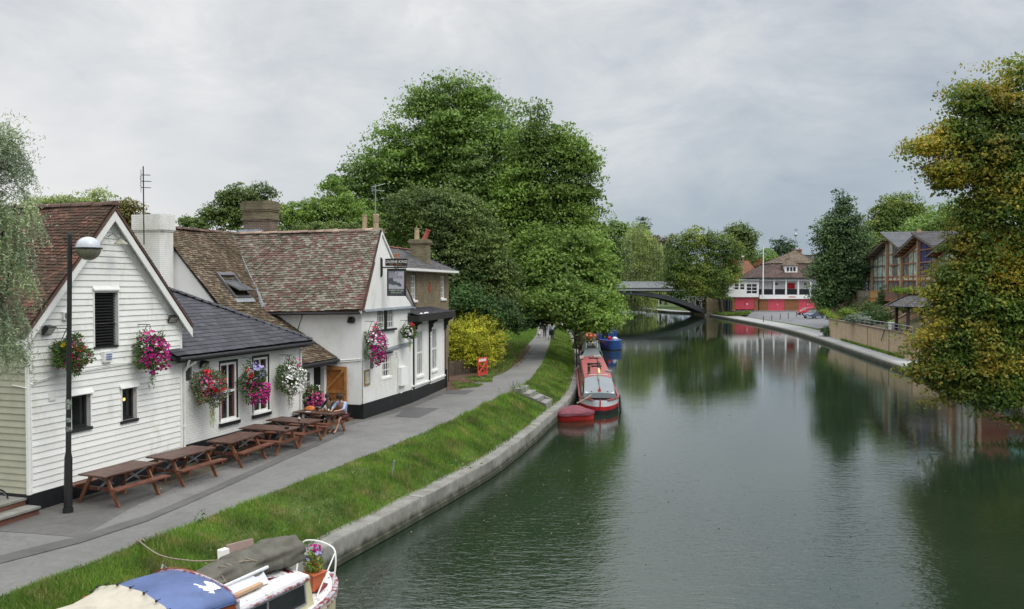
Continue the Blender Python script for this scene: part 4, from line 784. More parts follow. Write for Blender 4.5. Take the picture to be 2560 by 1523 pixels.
o=chimney(B,F4,1.05,1.95,6.0,6.7,7.6,9.12,m_yb,bands=((8.86,8.93,.05),(8.93,9.06,.09),(9.06,9.12,.04)))
pot(o,F4.P(1.68,6.35,9.12),.60,.13,m_pot); pot(o,F4.P(1.28,6.35,9.10),.58,.13,m_potr,0,.42)
# little stone porch with arch at the far side
pc=F4.P(.1,D4+1.7,1.4); 
def archwall(mb,C,ax,ay,w,h,ow,oh,th):
    pts=[C-ax*w/2,C-ax*w/2+Z*h*.72,C+Z*h,C+ax*w/2+Z*h*.72,C+ax*w/2,C+ax*ow/2]
    for k in range(9): a=math.pi*k/8; pts.append(C+ax*ow/2*math.cos(a)+Z*(oh-ow/2+ow/2*math.sin(a)*1.2))
    pts.append(C-ax*ow/2); mb.prism(pts,ay*th)
C_=F4.P(2.1,16.0,1.4)
b=MB(); archwall(b,C_,F4.ax[1],F4.ax[0],2.1,3.95,1.2,3.1,.25); b.build('stone_porch',M('porch_stone',(.42,.37,.27),.85,.15,4,.3),B)
b=MB(); b.fb(F4,2.7,2.73,15.1,16.9,1.4,4.3); b.build('porch_inner_wall',m_render,B)
b=MB(); [slab(b,[F4.P(2.2,16+k*1.2,4.05),F4.P(2.2,16,5.30),F4.P(4.4,16,5.30),F4.P(4.4,16+k*1.2,4.05)],.06) for k in(-1,1)]; b.build('porch_roof',m_slate2,B)

# ---------------- pub sign
o=thing('pub_sign','hanging pub sign in black frame with a fort picture and name board above','sign',F3.P(0,1.55,6.9)); sd3=1.55
def sp(a,z,off=0): return F3.P(-a,sd3+off,z)   # a = distance out from the wall
def sbox(mb,a0,a1,z0,z1,o0,o1): mb.hexa([sp(a0,z0,o0),sp(a1,z0,o0),sp(a1,z0,o1),sp(a0,z0,o1)],[sp(a0,z1,o0),sp(a1,z1,o0),sp(a1,z1,o1),sp(a0,z1,o1)])
a0,a1,zb,zt=.40,1.22,6.27,7.39
b=MB(); sbox(b,a0,a0+.06,zb,zt,-.04,.04);sbox(b,a1-.06,a1,zb,zt,-.04,.04);sbox(b,a0+.06,a1-.06,zb,zb+.06,-.04,.04);sbox(b,a0+.06,a1-.06,zt-.09,zt,-.04,.04); b.build('sign_frame',m_blackm,o)
b=MB(); sbox(b,.05,1.26,7.41,7.47,-.03,.03); sbox(b,.10,.15,7.05,7.85,-.03,.03); sbox(b,.15,.19,7.1,7.8,-.012,.012);  b.build('bracket',m_blackm,o)
b=MB(); sbox(b,.32,1.28,7.50,7.80,-.035,.035); nb=b.build('name_board',m_blackm,o)
b=MB(); sbox(b,a0+.06,a1-.06,zb+.06,zt-.09,-.02,.02); pic=b.build('picture_panel',M('lilac_grey_panel',(.46,.45,.52),.5,.1,1.2),o)
b=MB(); sbox(b,a0+.07,a1-.07,zb+.07,zb+.29,-.026,-.021); b.build('blue_band',M('navy_band',(.055,.075,.12),.5,.2),pic)
m_fort=M('grey_green_print',(.085,.10,.105),.6,.25,8); b=MB()
fx=a0+.07
outl=[(0,.58),(0,1.0-.28),(.02,.72),(.02,.76),(.20,.76),(.20,.62),(.24,.62),(.24,.60),(.36,.60),(.36,.54),(.42,.54),(.42,.56),(.50,.53),(.50,.48),(.56,.48),(.56,.38),(.50,.36),(.38,.42),(.30,.46),(.24,.42),(.12,.46),(0,.5)]
outl=[(x,(z-.38)*.9+.40) for x,z in outl]
b.add([sp(fx+x,zb+z,-.024) for x,z in outl],[tuple(range(len(outl)))]); b.build('fort_silhouette',m_fort,pic)
def text(body,c,size,ax,up,mat,name,parent,ext=.004,al='CENTER'):
    cu=bpy.data.curves.new('t','FONT'); cu.body=body; cu.size=size; cu.extrude=ext; cu.align_x=al; cu.align_y='CENTER'
    ob=bpy.data.objects.new('t',cu); COL.objects.link(ob); dg=bpy.context.evaluated_depsgraph_get(); me=bpy.data.meshes.new_from_object(ob.evaluated_get(dg)); bpy.data.objects.remove(ob)
    ax=Vector(ax).normalized(); up=Vector(up).normalized(); n=ax.cross(up); lp=root_loc(parent)
    for vv in me.vertices: p=vv.co; vv.co=Vector(c)+ax*p.x+up*p.y+n*p.z-lp
    me.materials.clear(); me.materials.append(mat); q=bpy.data.objects.new(name,me); COL.objects.link(q); q.parent=parent; return q
m_wt=M('white_lettering',(.8,.8,.78),.5); m_or=M('copper_print',(.50,.20,.09),.45,.2); m_gy=M('grey_lettering',(.24,.24,.27),.6); m_gr=M('pale_green_lettering',(.62,.68,.42),.5)
xo=-F3.ax[0]
text('GREENE KING',sp(.80,7.665,-.042),.158,xo,Z,m_wt,'lettering',nb); text('BURY ST EDMUNDS',sp(.80,7.565,-.042),.058,xo,Z,m_or,'small_lettering',nb)
text('THE FORT',sp(a0+.09,zt-.135,-.026),.06,xo,Z,m_gy,'lettering',pic,al='LEFT')
text('SAINT',sp(a0+.09,zt-.22,-.026),.155,xo,Z,m_gy,'lettering',pic,al='LEFT'); text('GEORGE',sp(a0+.09,zt-.345,-.026),.155,xo,Z,m_gy,'lettering',pic,al='LEFT')
text('PUBLIC HOUSE',sp((a0+a1)/2,zb+.225,-.032),.095,xo,Z,m_gr,'lettering',pic); text('01223 354 327',sp((a0+a1)/2,zb+.13,-.032),.08,xo,Z,m_gr,'lettering',pic)
b=MB(); c=sp(.80,7.92)
b.prism([c+xo*x+Z*z for x,z in ((-.05,-.12),(.05,-.12),(.09,-.02),(.13,.10),(.04,.04),(0,.06),(-.05,.04),(-.14,.13),(-.09,-.02))],F3.ax[1]*.03)
b.prism([c+xo*x+Z*z+F3.ax[1]*-.005 for x,z in ((-.03,.02),(.03,.02),(.035,.07),(0,.10),(-.035,.07))],F3.ax[1]*.04)
b.build('copper_emblem',M('copper_emblem',(.48,.22,.12),.4,.3,metal=.3),o)
b=MB(); 
for s in(-1,1): b.prism([c+xo*x*s+Z*z-F3.ax[1]*.012 for x,z in ((.02,-.13),(.06,-.15),(.10,-.24),(.07,-.22),(.03,-.17))],F3.ax[1]*.01)
b.build('white_scroll',m_wt,o)
b=MB(); b.tube([F3.P(-.02,1.75,6.2),F3.P(-.02,1.75,6.75)],.012,5); b.tube([F3.P(-.02,1.75,6.2),F3.P(-.02,2.6,6.22)],.01,5); b.build('wall_conduit',m_black,o)

# ---------------- lamp post
LP=at(170,1283,1.4); o=thing('lamp_post','tall dark lamp post with a round grey and clear globe lamp before the weatherboarded gable','street lamp',LP)
tp=LP+Vector((.12,.0,6.45)); b=MB(); b.tube([LP,LP+(tp-LP)*.02],.115,12); b.tube([LP+(tp-LP)*.015,LP+(tp-LP)*.20,LP+(tp-LP)*.22,LP+(tp-LP)*.5,tp],[.095,.088,.062,.055,.052],12); b.lathe(tp,[(.052,0),(.05,.03),(.012,.10)],8)
m_post=M('scuffed_post_paint',(.018,.018,.019),.45,.3,5,.3,40,dirt=(.22,.22,.21),dpos=(.66,.74),dsc=9); b.build('post',m_post,o,smooth=True)
g=LP+(tp-LP)*.958+Vector((.42,.02,-.02)); b=MB(); b.tube([g+Vector((-.40,0,0)),g+Vector((-.2,0,0))],.028,8); b.lathe(g-Z*.018,[(.272,0),(.285,.01),(.285,.03),(.272,.04)],24); b.tube([g+Vector((.28,0,.0)),g+Vector((.33,0,.0))],.02,6); b.build('collar',m_blackm,o,smooth=40)
b=MB(); b.lathe(g+Z*.02,[(.27*math.cos(a),.25*math.sin(a)) for a in np.linspace(0,math.pi/2*.98,9)],24); b.build('hood',M('pale_grey_enamel',(.50,.53,.58),.35,.15,3,spec=.6),o,smooth=True)
b=MB(); b.lathe(g-Z*.02,[(.265*math.cos(a),-.26*math.sin(a)) for a in np.linspace(0,math.pi/2*.98,9)],24); b.build('globe',M('dirty_globe',(.22,.215,.16),.25,.25,2,dirt=(.07,.06,.04),dpos=(.45,.75),dsc=4,spec=.7),o,smooth=True)
b=MB()
for za,zb2,w in ((3.72,3.95,.11),(3.42,3.52,.10),(3.20,3.32,.09)): 
    b.lathe(LP+(tp-LP)*(za/6.45-.2),[(.062,0),(.064,.005),(.062,zb2-za)],10)
b.build('stickers',M('worn_stickers',(.33,.38,.33),.6,.4,30,dirt=(.08,.10,.08),dpos=(.45,.55),dsc=22),o,smooth=40)

# ---------------- aerials
def aerial(name,label,base,h,heads,lean=0,mat=None):
    o=thing(name,label,'aerial',base); b=MB(); base=Vector(base); b.tube([base,base+Vector((lean,0,h))],.022,6); b.build('mast',mat or m_steel,o,smooth=True)
    for (z,az,L,n,w,tilt) in heads:
        b=MB(); c=base+Vector((lean*z/h,0,z)); d=Vector((math.sin(az),math.cos(az),tilt)).normalized(); s=d.cross(Z).normalized(); b.tube([c-d*L*.25,c+d*L*.75],.012,5)
        for k in range(n): q=c+d*(-L*.2+L*.9*k/max(n-1,1)); ww=w*(1-.35*k/n); b.tube([q-s*ww,q+s*ww],.007,4)
        if tilt==0:
            up=Z*.16; q=c-d*L*.25
            for kk in(-1,-.4,.4,1): b.tube([q+up*kk-s*w*.9,q+up*kk+s*w*.9],.006,4)
            b.tube([q-up,q+up],.007,4)
        b.build('antenna_head',mat or m_steel,o)
wb=F3.P(8.0,dL-1.1,7.9)
ab=atY(360,612,29.5); aerial('roof_aerial','tall thin dark aerial mast behind the white chimney',ab,(612-424)/2100*29.5+.1,[(2.0,1.2,.32,5,.20,0),(2.22,1.3,.34,5,.20,0),(2.44,1.25,.3,4,.22,0)],0,m_gutter)
ab=F3.P(.62,2.6,8.9); aerial('roof_aerial','grey aerial on the pale mast by the twin pot chimney',ab,2.1,[(1.85,1.0,.55,6,.20,0),(2.02,.9,.65,7,.18,.3)])
ab=F3.P(5.5,5,9.3)

# ---------------- foliage helpers
def leafcloud(centers,sizes,shape='rhomb',tilt=None,seed=0,asp=.55,droop=0,nb=None):
    """one small bent leaf per centre: returns V,F"""
    r=np.random.default_rng(seed); n=len(centers); 
    a=r.normal(size=(n,3)); a/=np.linalg.norm(a,axis=1)[:,None]; 
    if droop: a[:,2]=a[:,2]*.4-droop; a/=np.linalg.norm(a,axis=1)[:,None]
    nrm=(r.normal(size=(n,3))*.62+nb*1.15 if nb is not None else r.normal(size=(n,3)))+np.array([0,0,.9 if tilt is None else tilt]); s=np.cross(a,nrm); s/=np.linalg.norm(s,axis=1)[:,None]+1e-9; k=np.cross(s,a)
    L=sizes[:,None]; w=L*asp
    P0=centers-a*L*.5; P1=centers+s*w*.5+k*L*.10; P2=centers+a*L*.5; P3=centers-s*w*.5+k*L*.10
    V=np.stack([P0,P1,P2,P3],1).reshape(-1,3); i=np.arange(n)*4
    F=np.concatenate([np.stack([i,i+1,i+2],1),np.stack([i,i+2,i+3],1)]) if False else np.stack([i,i+1,i+2,i+3],1)
    return V,F
def blobpts(blobs,n,seed=0,clump=.0,cper=26,shell=.55,spread=1.,flat=.66):
    """blobs: (x,y,z,rx,ry,rz); leaves gathered in clumps that sit mostly in the outer shell"""
    r=np.random.default_rng(seed); B_=np.array(blobs,float); w=(B_[:,3]*B_[:,4]+B_[:,4]*B_[:,5]+B_[:,3]*B_[:,5]); w/=w.sum(); nc=max(1,n//cper)
    k=r.choice(len(B_),nc,p=w); d=r.normal(size=(nc,3)); d/=np.linalg.norm(d,axis=1)[:,None]
    rad=np.where(r.random(nc)<.75,shell+(1.04-shell)*r.random(nc)**.6,r.random(nc)**.5*shell)
    c=B_[k,:3]+d*B_[k,3:6]*rad[:,None]
    cr=clump*(.45+1.1*r.random(nc)**1.5); g=r.normal(size=(nc*cper,3)); g/=np.linalg.norm(g,axis=1)[:,None]; g[:,2]=np.where(g[:,2]<-.25,-g[:,2],g[:,2]); q=g*(r.random(nc*cper)**.30)[:,None]
    jut=(r.random(nc)<.16)*clump*.8*r.random(nc); c=c+d*jut[:,None]
    pts=np.repeat(c,cper,0)+q*np.repeat(cr,cper)[:,None]*np.array([1,1,flat])*spread
    return pts,g*.8+np.repeat(d,cper,0)*.5
def limbs(mb,base,tops,r0,seed=0,bend=.12):
    rr=random.Random(seed); base=Vector(base); c=sum((Vector(t) for t in tops),Vector((0,0,0)))/len(tops)
    fork=base+(c-base)*.32; fork=Vector((base.x*.6+fork.x*.4,base.y*.6+fork.y*.4,fork.z)); mb.tube([base,base+(fork-base)*.12,base+(fork-base)*.5,fork],[r0*1.35,r0,r0*.85,r0*.72],10)
    for t in tops:
        t=Vector(t); L=(t-fork).length; m1=fork+(t-fork)*.35+Vector((rr.uniform(-1,1),rr.uniform(-1,1),rr.uniform(0,1)))*L*bend*.6; m2=fork+(t-fork)*.7+Vector((rr.uniform(-1,1),rr.uniform(-1,1),rr.uniform(-.3,.8)))*L*bend
        mb.tube([fork,m1,m2,t],[r0*.55,r0*.36,r0*.2,r0*.05],7)
        for q in (m1,m2):
            for _ in range(3):
                e=q+Vector((rr.uniform(-1,1),rr.uniform(-1,1),rr.uniform(-.1,1)))*L*.16; mb.tube([q,q+(e-q)*.5+Vector((0,0,rr.uniform(0,.1)*L)),e],[r0*.16,r0*.09,r0*.02],5)
m_bark=M('brown_bark',(.075,.06,.045),.9,.35,3,.8,12,stretch=(1,1,.25)); m_barkg=M('grey_bark',(.12,.11,.095),.9,.3,3,.8,12,stretch=(1,1,.25))
def tree(name,label,blobs,base,n,size,mat,clump=1.,group=None,cat='tree',trunk=.4,seed=0,bark=None,cper=26,shell=.55,asp=.6,droop=0,extra=None,nt_=6,szv=.5,tilt=None,flat=.66):
    base=Vector(base); o=thing(name,label,cat,base,group)
    p,nb=blobpts(blobs,n,seed,clump,cper,shell,flat=flat)
    if extra is not None: p=np.concatenate([p,extra]); nb=np.concatenate([nb,np.random.default_rng(1).normal(size=extra.shape)*.6])
    r=np.random.default_rng(seed+5); sz=size*(1-szv/2+szv*r.random(len(p))); V,Fc=leafcloud(p,sz,seed=seed+1,asp=asp,droop=droop,tilt=tilt,nb=nb); fastmesh('crown',V,Fc,mat,o,loc=base)
    if trunk:
        b=MB(); bb=sorted(blobs,key=lambda q:-q[3]*q[5])[:nt_]; limbs(b,base,[(q[0],q[1],q[2]+q[5]*.55) for q in bb],trunk,seed); b.build('trunk',bark or m_bark,o,smooth=True,recalc=False)
    return o
def PB(lst,Y,dz=.9): # (px,py,rpx,rpy[,dY]) -> blobs at depth Y
    out=[]
    for q in lst:
        y=Y+(q[4] if len(q)>4 else 0); c=atY(q[0],q[1],y); k=y/FPX; out.append((c.x,c.y,c.z,q[2]*k,q[2]*k*dz,q[3]*k))
    return out

# ---------------- flower baskets
m_bleaf=leafmat('basket_leaves',[(.035,.075,.02),(.06,.11,.03),(.05,.09,.03),(.10,.13,.05)],.2)
m_bgrey=leafmat('silvery_basket_leaves',[(.10,.12,.07),(.14,.16,.09),(.06,.09,.04)],.2)
m_btrail=leafmat('lime_trailing_leaves',[(.16,.22,.04),(.22,.27,.06),(.12,.18,.04)],.25)
def flm(name,c,v=.25): return M(name,c,.55,v,12,rand=.25,spec=.3)
m_mag=flm('magenta_petals',(.42,.012,.19)); m_pink=flm('pink_petals',(.62,.10,.30)); m_red=flm('red_petals',(.50,.012,.022)); m_wht=flm('white_petals',(.82,.80,.78),.06); m_pur=flm('violet_petals',(.16,.07,.42)); m_lil=flm('lilac_petals',(.42,.36,.68)); m_yel=flm('yellow_petals',(.75,.50,.03)); m_org=flm('orange_petals',(.70,.15,.03))
def flowers(mats_,name,parent,C,R,n,size,seed,view=Vector((0,-1,0)),face=None):
    """trumpet flowers on the surface of an ellipsoid"""
    r=np.random.default_rng(seed); V=[];F=[];k=0
    for i in range(n):
        d=r.normal(size=3); d/=np.linalg.norm(d)
        if face is not None and d@np.array(face)<-.15: d=-d
        p=np.array(C)+d*np.array(R)*(.90+.22*r.random())*(1+.16*math.sin(d[0]*5+seed)*math.cos(d[2]*4+seed)); nn=d*.7+r.normal(size=3)*.3+np.array([.2,-.35,.1]); nn/=np.linalg.norm(nn); x=np.cross(nn,[0,0,1.]); x/=np.linalg.norm(x)+1e-9; y=np.cross(nn,x); s=size*(.7+.5*r.random())
        V.append(p-nn*s*.25); ph=r.random()*6
        for a in range(10): rr_=s*(.5 if a%2 else .42); V.append(p+(x*math.cos(ph+a*.628)+y*math.sin(ph+a*.628))*rr_+nn*s*.05)
        for a in range(10): F.append((k,k+1+a,k+1+(a+1)%10))
        k+=11
    return fastmesh(name,np.array(V),np.array(F),mats_,parent,loc=root_loc(parent))
def basket(label,c,R,Fr_,wallz,groups,seed,trail=None,leaf=None,nleaf=1500,bracket=True,nm='hanging_basket'):
    """groups: (mat,name,dx,dz,rx,rz,n,size) offsets along the wall and up"""
    c=Vector(c); o=thing(nm,label,'flower basket' if bracket else 'flower tub',c,'flower baskets along the pub walls'); U,Dv,_=Fr_.ax
    R_=(R[0],R[0]*.85,R[1])
    b=MB()
    if bracket:
        w=c+U*(.40); b.tube([w+Z*(R[1]+.18),w-U*.4+Z*(R[1]+.18)],.012,5); b.tube([w+Z*(R[1]*.3),w-U*.3+Z*(R[1]+.17)],.01,5)
        for k in range(3): a=k*2.1; b.tube([c+Z*(R[1]+.17),c+Vector((math.cos(a)*.18,math.sin(a)*.18,0))],.004,4)
        b.build('bracket',m_blackm,o)
    b=MB(); b.lathe(c-Z*.2,[(.05,-.05),(.14,0),(.2,.1),(.22,.22)],12); b.build('basket',m_blackm,o,smooth=True)
    r=np.random.default_rng(seed); n=nleaf; d=r.normal(size=(n,3)); d/=np.linalg.norm(d,axis=1)[:,None]; rad=r.random(n)**.35; lump=(1+.28*np.sin(d[:,0]*5+seed)*np.cos(d[:,2]*4+seed*2))*(1-.25*np.clip(-d[:,2]-.3,0,1)+.10*r.random(n))
    p=np.array(c)+d*np.array(R_)*(rad*lump)[:,None]; V,Fq=leafcloud(p,.05+.035*r.random(n),seed=seed,asp=.6); fastmesh('foliage',V,Fq,leaf or m_bleaf,o,loc=c)
    for g in groups:
        mt,nmx,dx,dz,rx,rz,cnt,sz=g; cc=c+Dv*dx*R[0]+Z*dz*R[1]-U*.05; flowers(mt,nmx,o,cc,(rx*R[0],rx*R[0]*.9,rz*R[1]),cnt,sz,seed+cnt,face=(-U.x,-U.y,0.1))
    if trail:
        P_=[]
        for (dx,L,cnt,tm,wd) in trail:
            rr=np.random.default_rng(seed+7); P_=[]
            for s in range(cnt):
                x=dx*R[0]+rr.normal()*wd; y=-rr.random()*.1; l=L*(.45+.55*rr.random()); m_=int(l/.022)
                zt=-R[1]*.6; 
                for j in range(m_): P_.append(np.array(c)+np.array(Dv)*(x+.03*math.sin(j*.3+s))+np.array(U)*y+np.array([0,0,zt-j*.022])+rr.normal(size=3)*.014)
            P_=np.array(P_); V,Fq=leafcloud(P_,np.full(len(P_),.042),seed=seed+3,asp=.6); fastmesh('trailing_stems',V,Fq,tm,o,loc=c)
    return o
def wallpt(F,px,py,off):
    n=Vector((F.u.x,F.u.y,0)); o_=F.P(-off,0,0); r=ray(px,py); t=(o_-CW).dot(n)/r.dot(n); return CW+r*t
k19=1/2100
c=wallpt(F1,176,888,.42); basket('dark flower basket with yellow and deep red blooms partly hidden by the lamp post',c,(.43,.46),F1,0,[(m_yel,'yellow_flowers',-.3,.55,.4,.25,4,.11),(m_red,'red_flowers',.25,-.1,.7,.7,34,.07),(m_mag,'magenta_flowers',.1,-.3,.85,.6,26,.06),(m_pink,'pink_flowers',.2,.6,.5,.4,5,.07)],41,trail=[(.1,.35,9,m_bgrey,.08)],nleaf=2600)
c=wallpt(F1,376,880,.42); basket('large magenta petunia basket on the right of the weatherboarded gable',c,(.45,.56),F1,0,[(m_mag,'magenta_flowers',.1,-.1,.98,.95,190,.085),(m_pink,'pink_flowers',-.3,.75,.5,.35,12,.085),(m_red,'red_flowers',.35,.2,.4,.3,10,.08),(m_wht,'white_flowers',-.75,.1,.2,.4,12,.05)],42,trail=[(.0,.75,12,m_bleaf,.10)],nleaf=2000)
c=wallpt(F2,523,972,.42); basket('red geranium basket with long lime green trailing stems beside the first sash window',c,(.52,.58),F2,0,[(m_red,'red_flowers',.15,.1,.85,.5,70,.085),(m_red,'scarlet_flowers',-.3,.8,.3,.2,10,.10),(m_pink,'pink_flowers',-.5,.1,.45,.7,26,.08),(m_pur,'violet_flowers',.2,-.2,.9,.7,40,.055),(m_wht,'white_flowers',-.55,.1,.15,.12,7,.09)],43,trail=[(.1,.95,16,m_btrail,.07)],leaf=m_bgrey,nleaf=3200)
c=wallpt(F2,634,960,.42); basket('basket of lilac blooms over deep magenta petunias beside the second sash window',c,(.46,.66),F2,0,[(m_mag,'magenta_flowers',.05,-.45,.98,.6,170,.085),(m_lil,'lilac_flowers',.2,.55,.6,.42,75,.085),(m_red,'red_flowers',-.65,.5,.25,.25,12,.10)],44,nleaf=2000)
c=wallpt(F2,724,948,.42); basket('basket covered in white petunias at the right end of the low wing',c,(.50,.66),F2,0,[(m_wht,'white_flowers',0,-.1,1.02,.85,210,.075),(m_pink,'pink_flowers',.3,.75,.6,.4,14,.09),(m_red,'red_flowers',-.1,.95,.3,.2,6,.09)],45,trail=[(-.1,.7,14,m_bgrey,.13)],nleaf=2200)
c=F3.P(.95,-1.95,2.35); 
c=atY(780,992,31.3); basket('pink flower tub on a stand between the pub door and the last picnic table',c,(.40,.42),F3,0,[(m_pink,'pink_flowers',.0,-.25,1.0,.75,100,.085),(m_mag,'magenta_flowers',.0,-.4,.9,.6,50,.08),(m_wht,'white_flowers',.5,.6,.4,.4,12,.06),(m_org,'orange_flowers',-.3,.4,.5,.3,10,.06)],46,bracket=False,nleaf=1600,nm='flower_tub')
tub=bpy.data.objects['flower_tub']; b=MB(); b.lathe((c.x,c.y,1.4),[(.24,0),(.27,.04),(.30,c.z-1.4-.25),(.33,c.z-1.4-.22),(.33,c.z-1.4-.17),(.28,c.z-1.4-.17)],16); b.build('barrel_tub',M('dark_tub',(.05,.035,.025),.7,.3),tub,smooth=True)
c=wallpt(F3,936,864,.42); basket('tall magenta petunia basket dotted with white on the corner of the pub',c,(.44,.78),F3,0,[(m_mag,'magenta_flowers',0,-.08,1.0,.92,260,.09),(m_wht,'white_flowers',-.3,.25,.9,.5,24,.085),(m_pink,'pink_flowers',.1,1.1,.1,.1,3,.10),(m_red,'red_flowers',-.4,.8,.4,.2,6,.08)],47,nleaf=1800)
c=wallpt(F3,1022,831,.42); basket('small basket of white and red blooms at the right end of the pub gable',c,(.36,.34),F3,0,[(m_wht,'white_flowers',-.45,-.05,.55,.8,42,.09),(m_red,'red_flowers',.55,.1,.5,.95,60,.085)],48,trail=[(.1,.75,9,m_btrail,.04)],nleaf=1400)
# ============================================================ PICNIC TABLES
def part_copy(src,label,loc,rz,group=None):
    r=src.copy(); COL.objects.link(r); r.location=loc; r.rotation_euler=(0,0,rz); LOC[r.name]=Vector(loc); r['label']=label
    def rec(a,b_):
        for ch in a.children:
            c=ch.copy(); COL.objects.link(c); c.parent=b_; rec(ch,c)
    rec(src,r); return r
TG='picnic tables in a row along the front of the pub'
def make_table(label):
    o=thing('picnic_table',label,'picnic table',(0,0,0),TG); L=1.72
    b=MB()
    for k in range(5): y=-.34+k*.17; b.box(-L/2,L/2,y-.078,y+.078,.715,.752)
    b.build('table_top',m_woodt,o)
    for s in(-1,1):
        b=MB(); 
        for k in(0,1): y=s*(.62+k*.13); b.box(-L/2,L/2,y-.06,y+.06,.425,.46)
        b.build('bench_seat',m_wood,o)
    for e in(-1,1):
        x=e*(L/2-.22)
        for s in(-1,1):
            b=MB(); b.hexa([(x-.022,s*.62-.05,0),(x+.022,s*.62-.05,0),(x+.022,s*.62+.05,0),(x-.022,s*.62+.05,0)],[(x-.022,s*.22-.05,.71),(x+.022,s*.22-.05,.71),(x+.022,s*.22+.05,.71),(x-.022,s*.22+.05,.71)]); b.build('leg',m_woodl,o)
        b=MB(); b.box(x+.024,x+.066,-.80,.80,.33,.42); b.box(x+.024,x+.066,-.38,.38,.64,.714); b.build('crossbar',m_wood,o)
        b=MB(); b.bar((x-.03*e,-.28,.68),(x-e*.45,.0,.40),.015,.03); b.bar((x-.03*e,.28,.68),(x-e*.45,.0,.40),.015,.03); b.bar((x,0,.37),(x-e*.5,0,.70),.03,.06); b.build('brace',m_steel,o)
    b=MB(); b.box(-.03,.03,-.38,.38,.66,.714); b.build('middle_batten',m_wood,o)
    return o
tabs=[((205,1186),(263,1194),(336,1155),(383,1160),'picnic table nearest the lamp post in front of the weatherboarded gable'),
 ((375,1143),(430,1149),(478,1118),(529,1121),'picnic table where the weatherboards end and the low brick wing begins'),
 ((519,1105),(570,1111),(609,1081.5),(650,1082),'third picnic table from the lamp post below the red geranium basket'),
 ((597,1070),(725,1078),(755,1071),(623,1063),'empty picnic table with a small dark ashtray at its right end'),
 ((663,1050),(786,1060),(812,1052),(686,1043.5),'picnic table with a lone dark bottle standing on it'),
 ((732,1028.5),(847,1037),(872.5,1033),(748,1024),'farthest picnic table where two people sit drinking by the open door')]
T0=None; TT=[]
for i,(a,b1,c1,d1,lab) in enumerate(tabs):
    q=[at(*p,2.15) for p in (a,b1,c1,d1)]; c=sum(q,Vector((0,0,0)))/4
    L=(q[2]+q[3]-q[0]-q[1]) if i<3 else (q[1]+q[2]-q[0]-q[3]); rz=math.atan2(L.y,L.x)
    if i==0: T0=make_table(lab); T0.location=(c.x,c.y,1.425); T0.rotation_euler=(0,0,rz); tb=T0
    else: tb=part_copy(T0,lab,(c.x,c.y,1.425),rz)
    TT.append((Vector((c.x,c.y,1.425)),rz))
for nmx in [q.name for q in T0.children]: LOC[nmx]=Vector((0,0,0))
def onT(i,x,y,z=.755):
    c,rz=TT[i]; return c+Vector((x*math.cos(rz)-y*math.sin(rz),x*math.sin(rz)+y*math.cos(rz),z))
m_bot=glassmat('dark_bottle_glass',(.012,.014,.01),.08); m_botg=glassmat('green_bottle_glass',(.03,.07,.045),.08); m_beer=glassmat('dark_beer',(.03,.012,.006),.05); m_beera=glassmat('amber_beer',(.25,.06,.015),.05)
m_clear=glassmat('pint_glass',(.35,.37,.36),.05)
def bottle(label,c,mat):
    o=thing('bottle',label,'bottle',c); b=MB(); b.lathe(c,[(.033,0),(.034,.02),(.034,.15),(.028,.18),(.013,.22),(.013,.26),(.016,.27)],12); b.build('bottle_body',mat,o,smooth=True); b=MB(); b.lathe(c+Z*.05,[(.0345,0),(.0352,.002),(.0352,.07),(.0345,.072)],12); b.build('bottle_label',m_wt,o,smooth=True)
bottle('lone dark bottle with a white band on the fifth picnic table',onT(4,.28,-.12),m_bot); bottle('small greenish bottle in front of the man in the blue shirt',onT(5,.42,-.05),m_botg)
def glass(label,c,mat,fill=.6):
    o=thing('beer_glass',label,'glass',c); b=MB(); b.lathe(c,[(.03,0),(.033,.02),(.04,.15*fill)],12); b.build('beer',mat,o,smooth=True); b=MB(); b.lathe(c+Z*.15*fill,[(.0405,0),(.042,.15*(1-fill))],12); b.build('clear_rim',m_clear,o,smooth=True)
glass('half drunk pint of dark beer before the dark haired woman',onT(5,-.05,.05),m_beer,.7); glass('short glass of amber drink between the two seated people',onT(5,.22,.0),m_beera,.8); glass('dark pint glass at the left of the occupied table',onT(5,-.18,.1),m_beer,.9)
o=thing('ashtray','small round dark ashtray at the right end of a picnic table','ashtray',onT(3,.68,-.08)); b=MB(); b.lathe(onT(3,.68,-.08),[(.06,0),(.075,.045),(.06,.045),(.05,.015)],14); b.build('dish',m_black,o,smooth=True)
o=thing('headscarf','bright orange cloth hat lying on the left of the occupied table','hat',onT(5,-.52,.12)); b=MB(); c=onT(5,-.52,.12)
rr=random.Random(4); ring_=[]; prof=[(.16,0),(.15,.06),(.10,.11),(.04,.13)]
b.lathe(c,prof,16,sx=1.2,sy=.8); b.v=[(x+.02*math.sin(z*60+x*30),y+.02*math.cos(x*40),z+.025*abs(math.sin(x*25+y*17))) for x,y,z in b.v]; b.build('cloth',M('orange_cloth',(.60,.19,.05),.7,.25,14,dirt=(.10,.04,.02),dpos=(.55,.65),dsc=14),o,smooth=True)
o=thing('paper_sheet','white folded paper on the edge of the occupied table','paper',onT(5,-.32,-.25)); b=MB(); P_=onT(5,-.32,-.25); b.hexa([P_+Vector(v_) for v_ in((-.09,-.05,0),(.09,-.06,0),(.1,.05,0),(-.08,.06,0))],[P_+Vector(v_) for v_ in((-.09,-.05,.008),(.09,-.06,.006),(.1,.05,.01),(-.08,.06,.007))]); b.build('folded_sheet',m_wt,o)

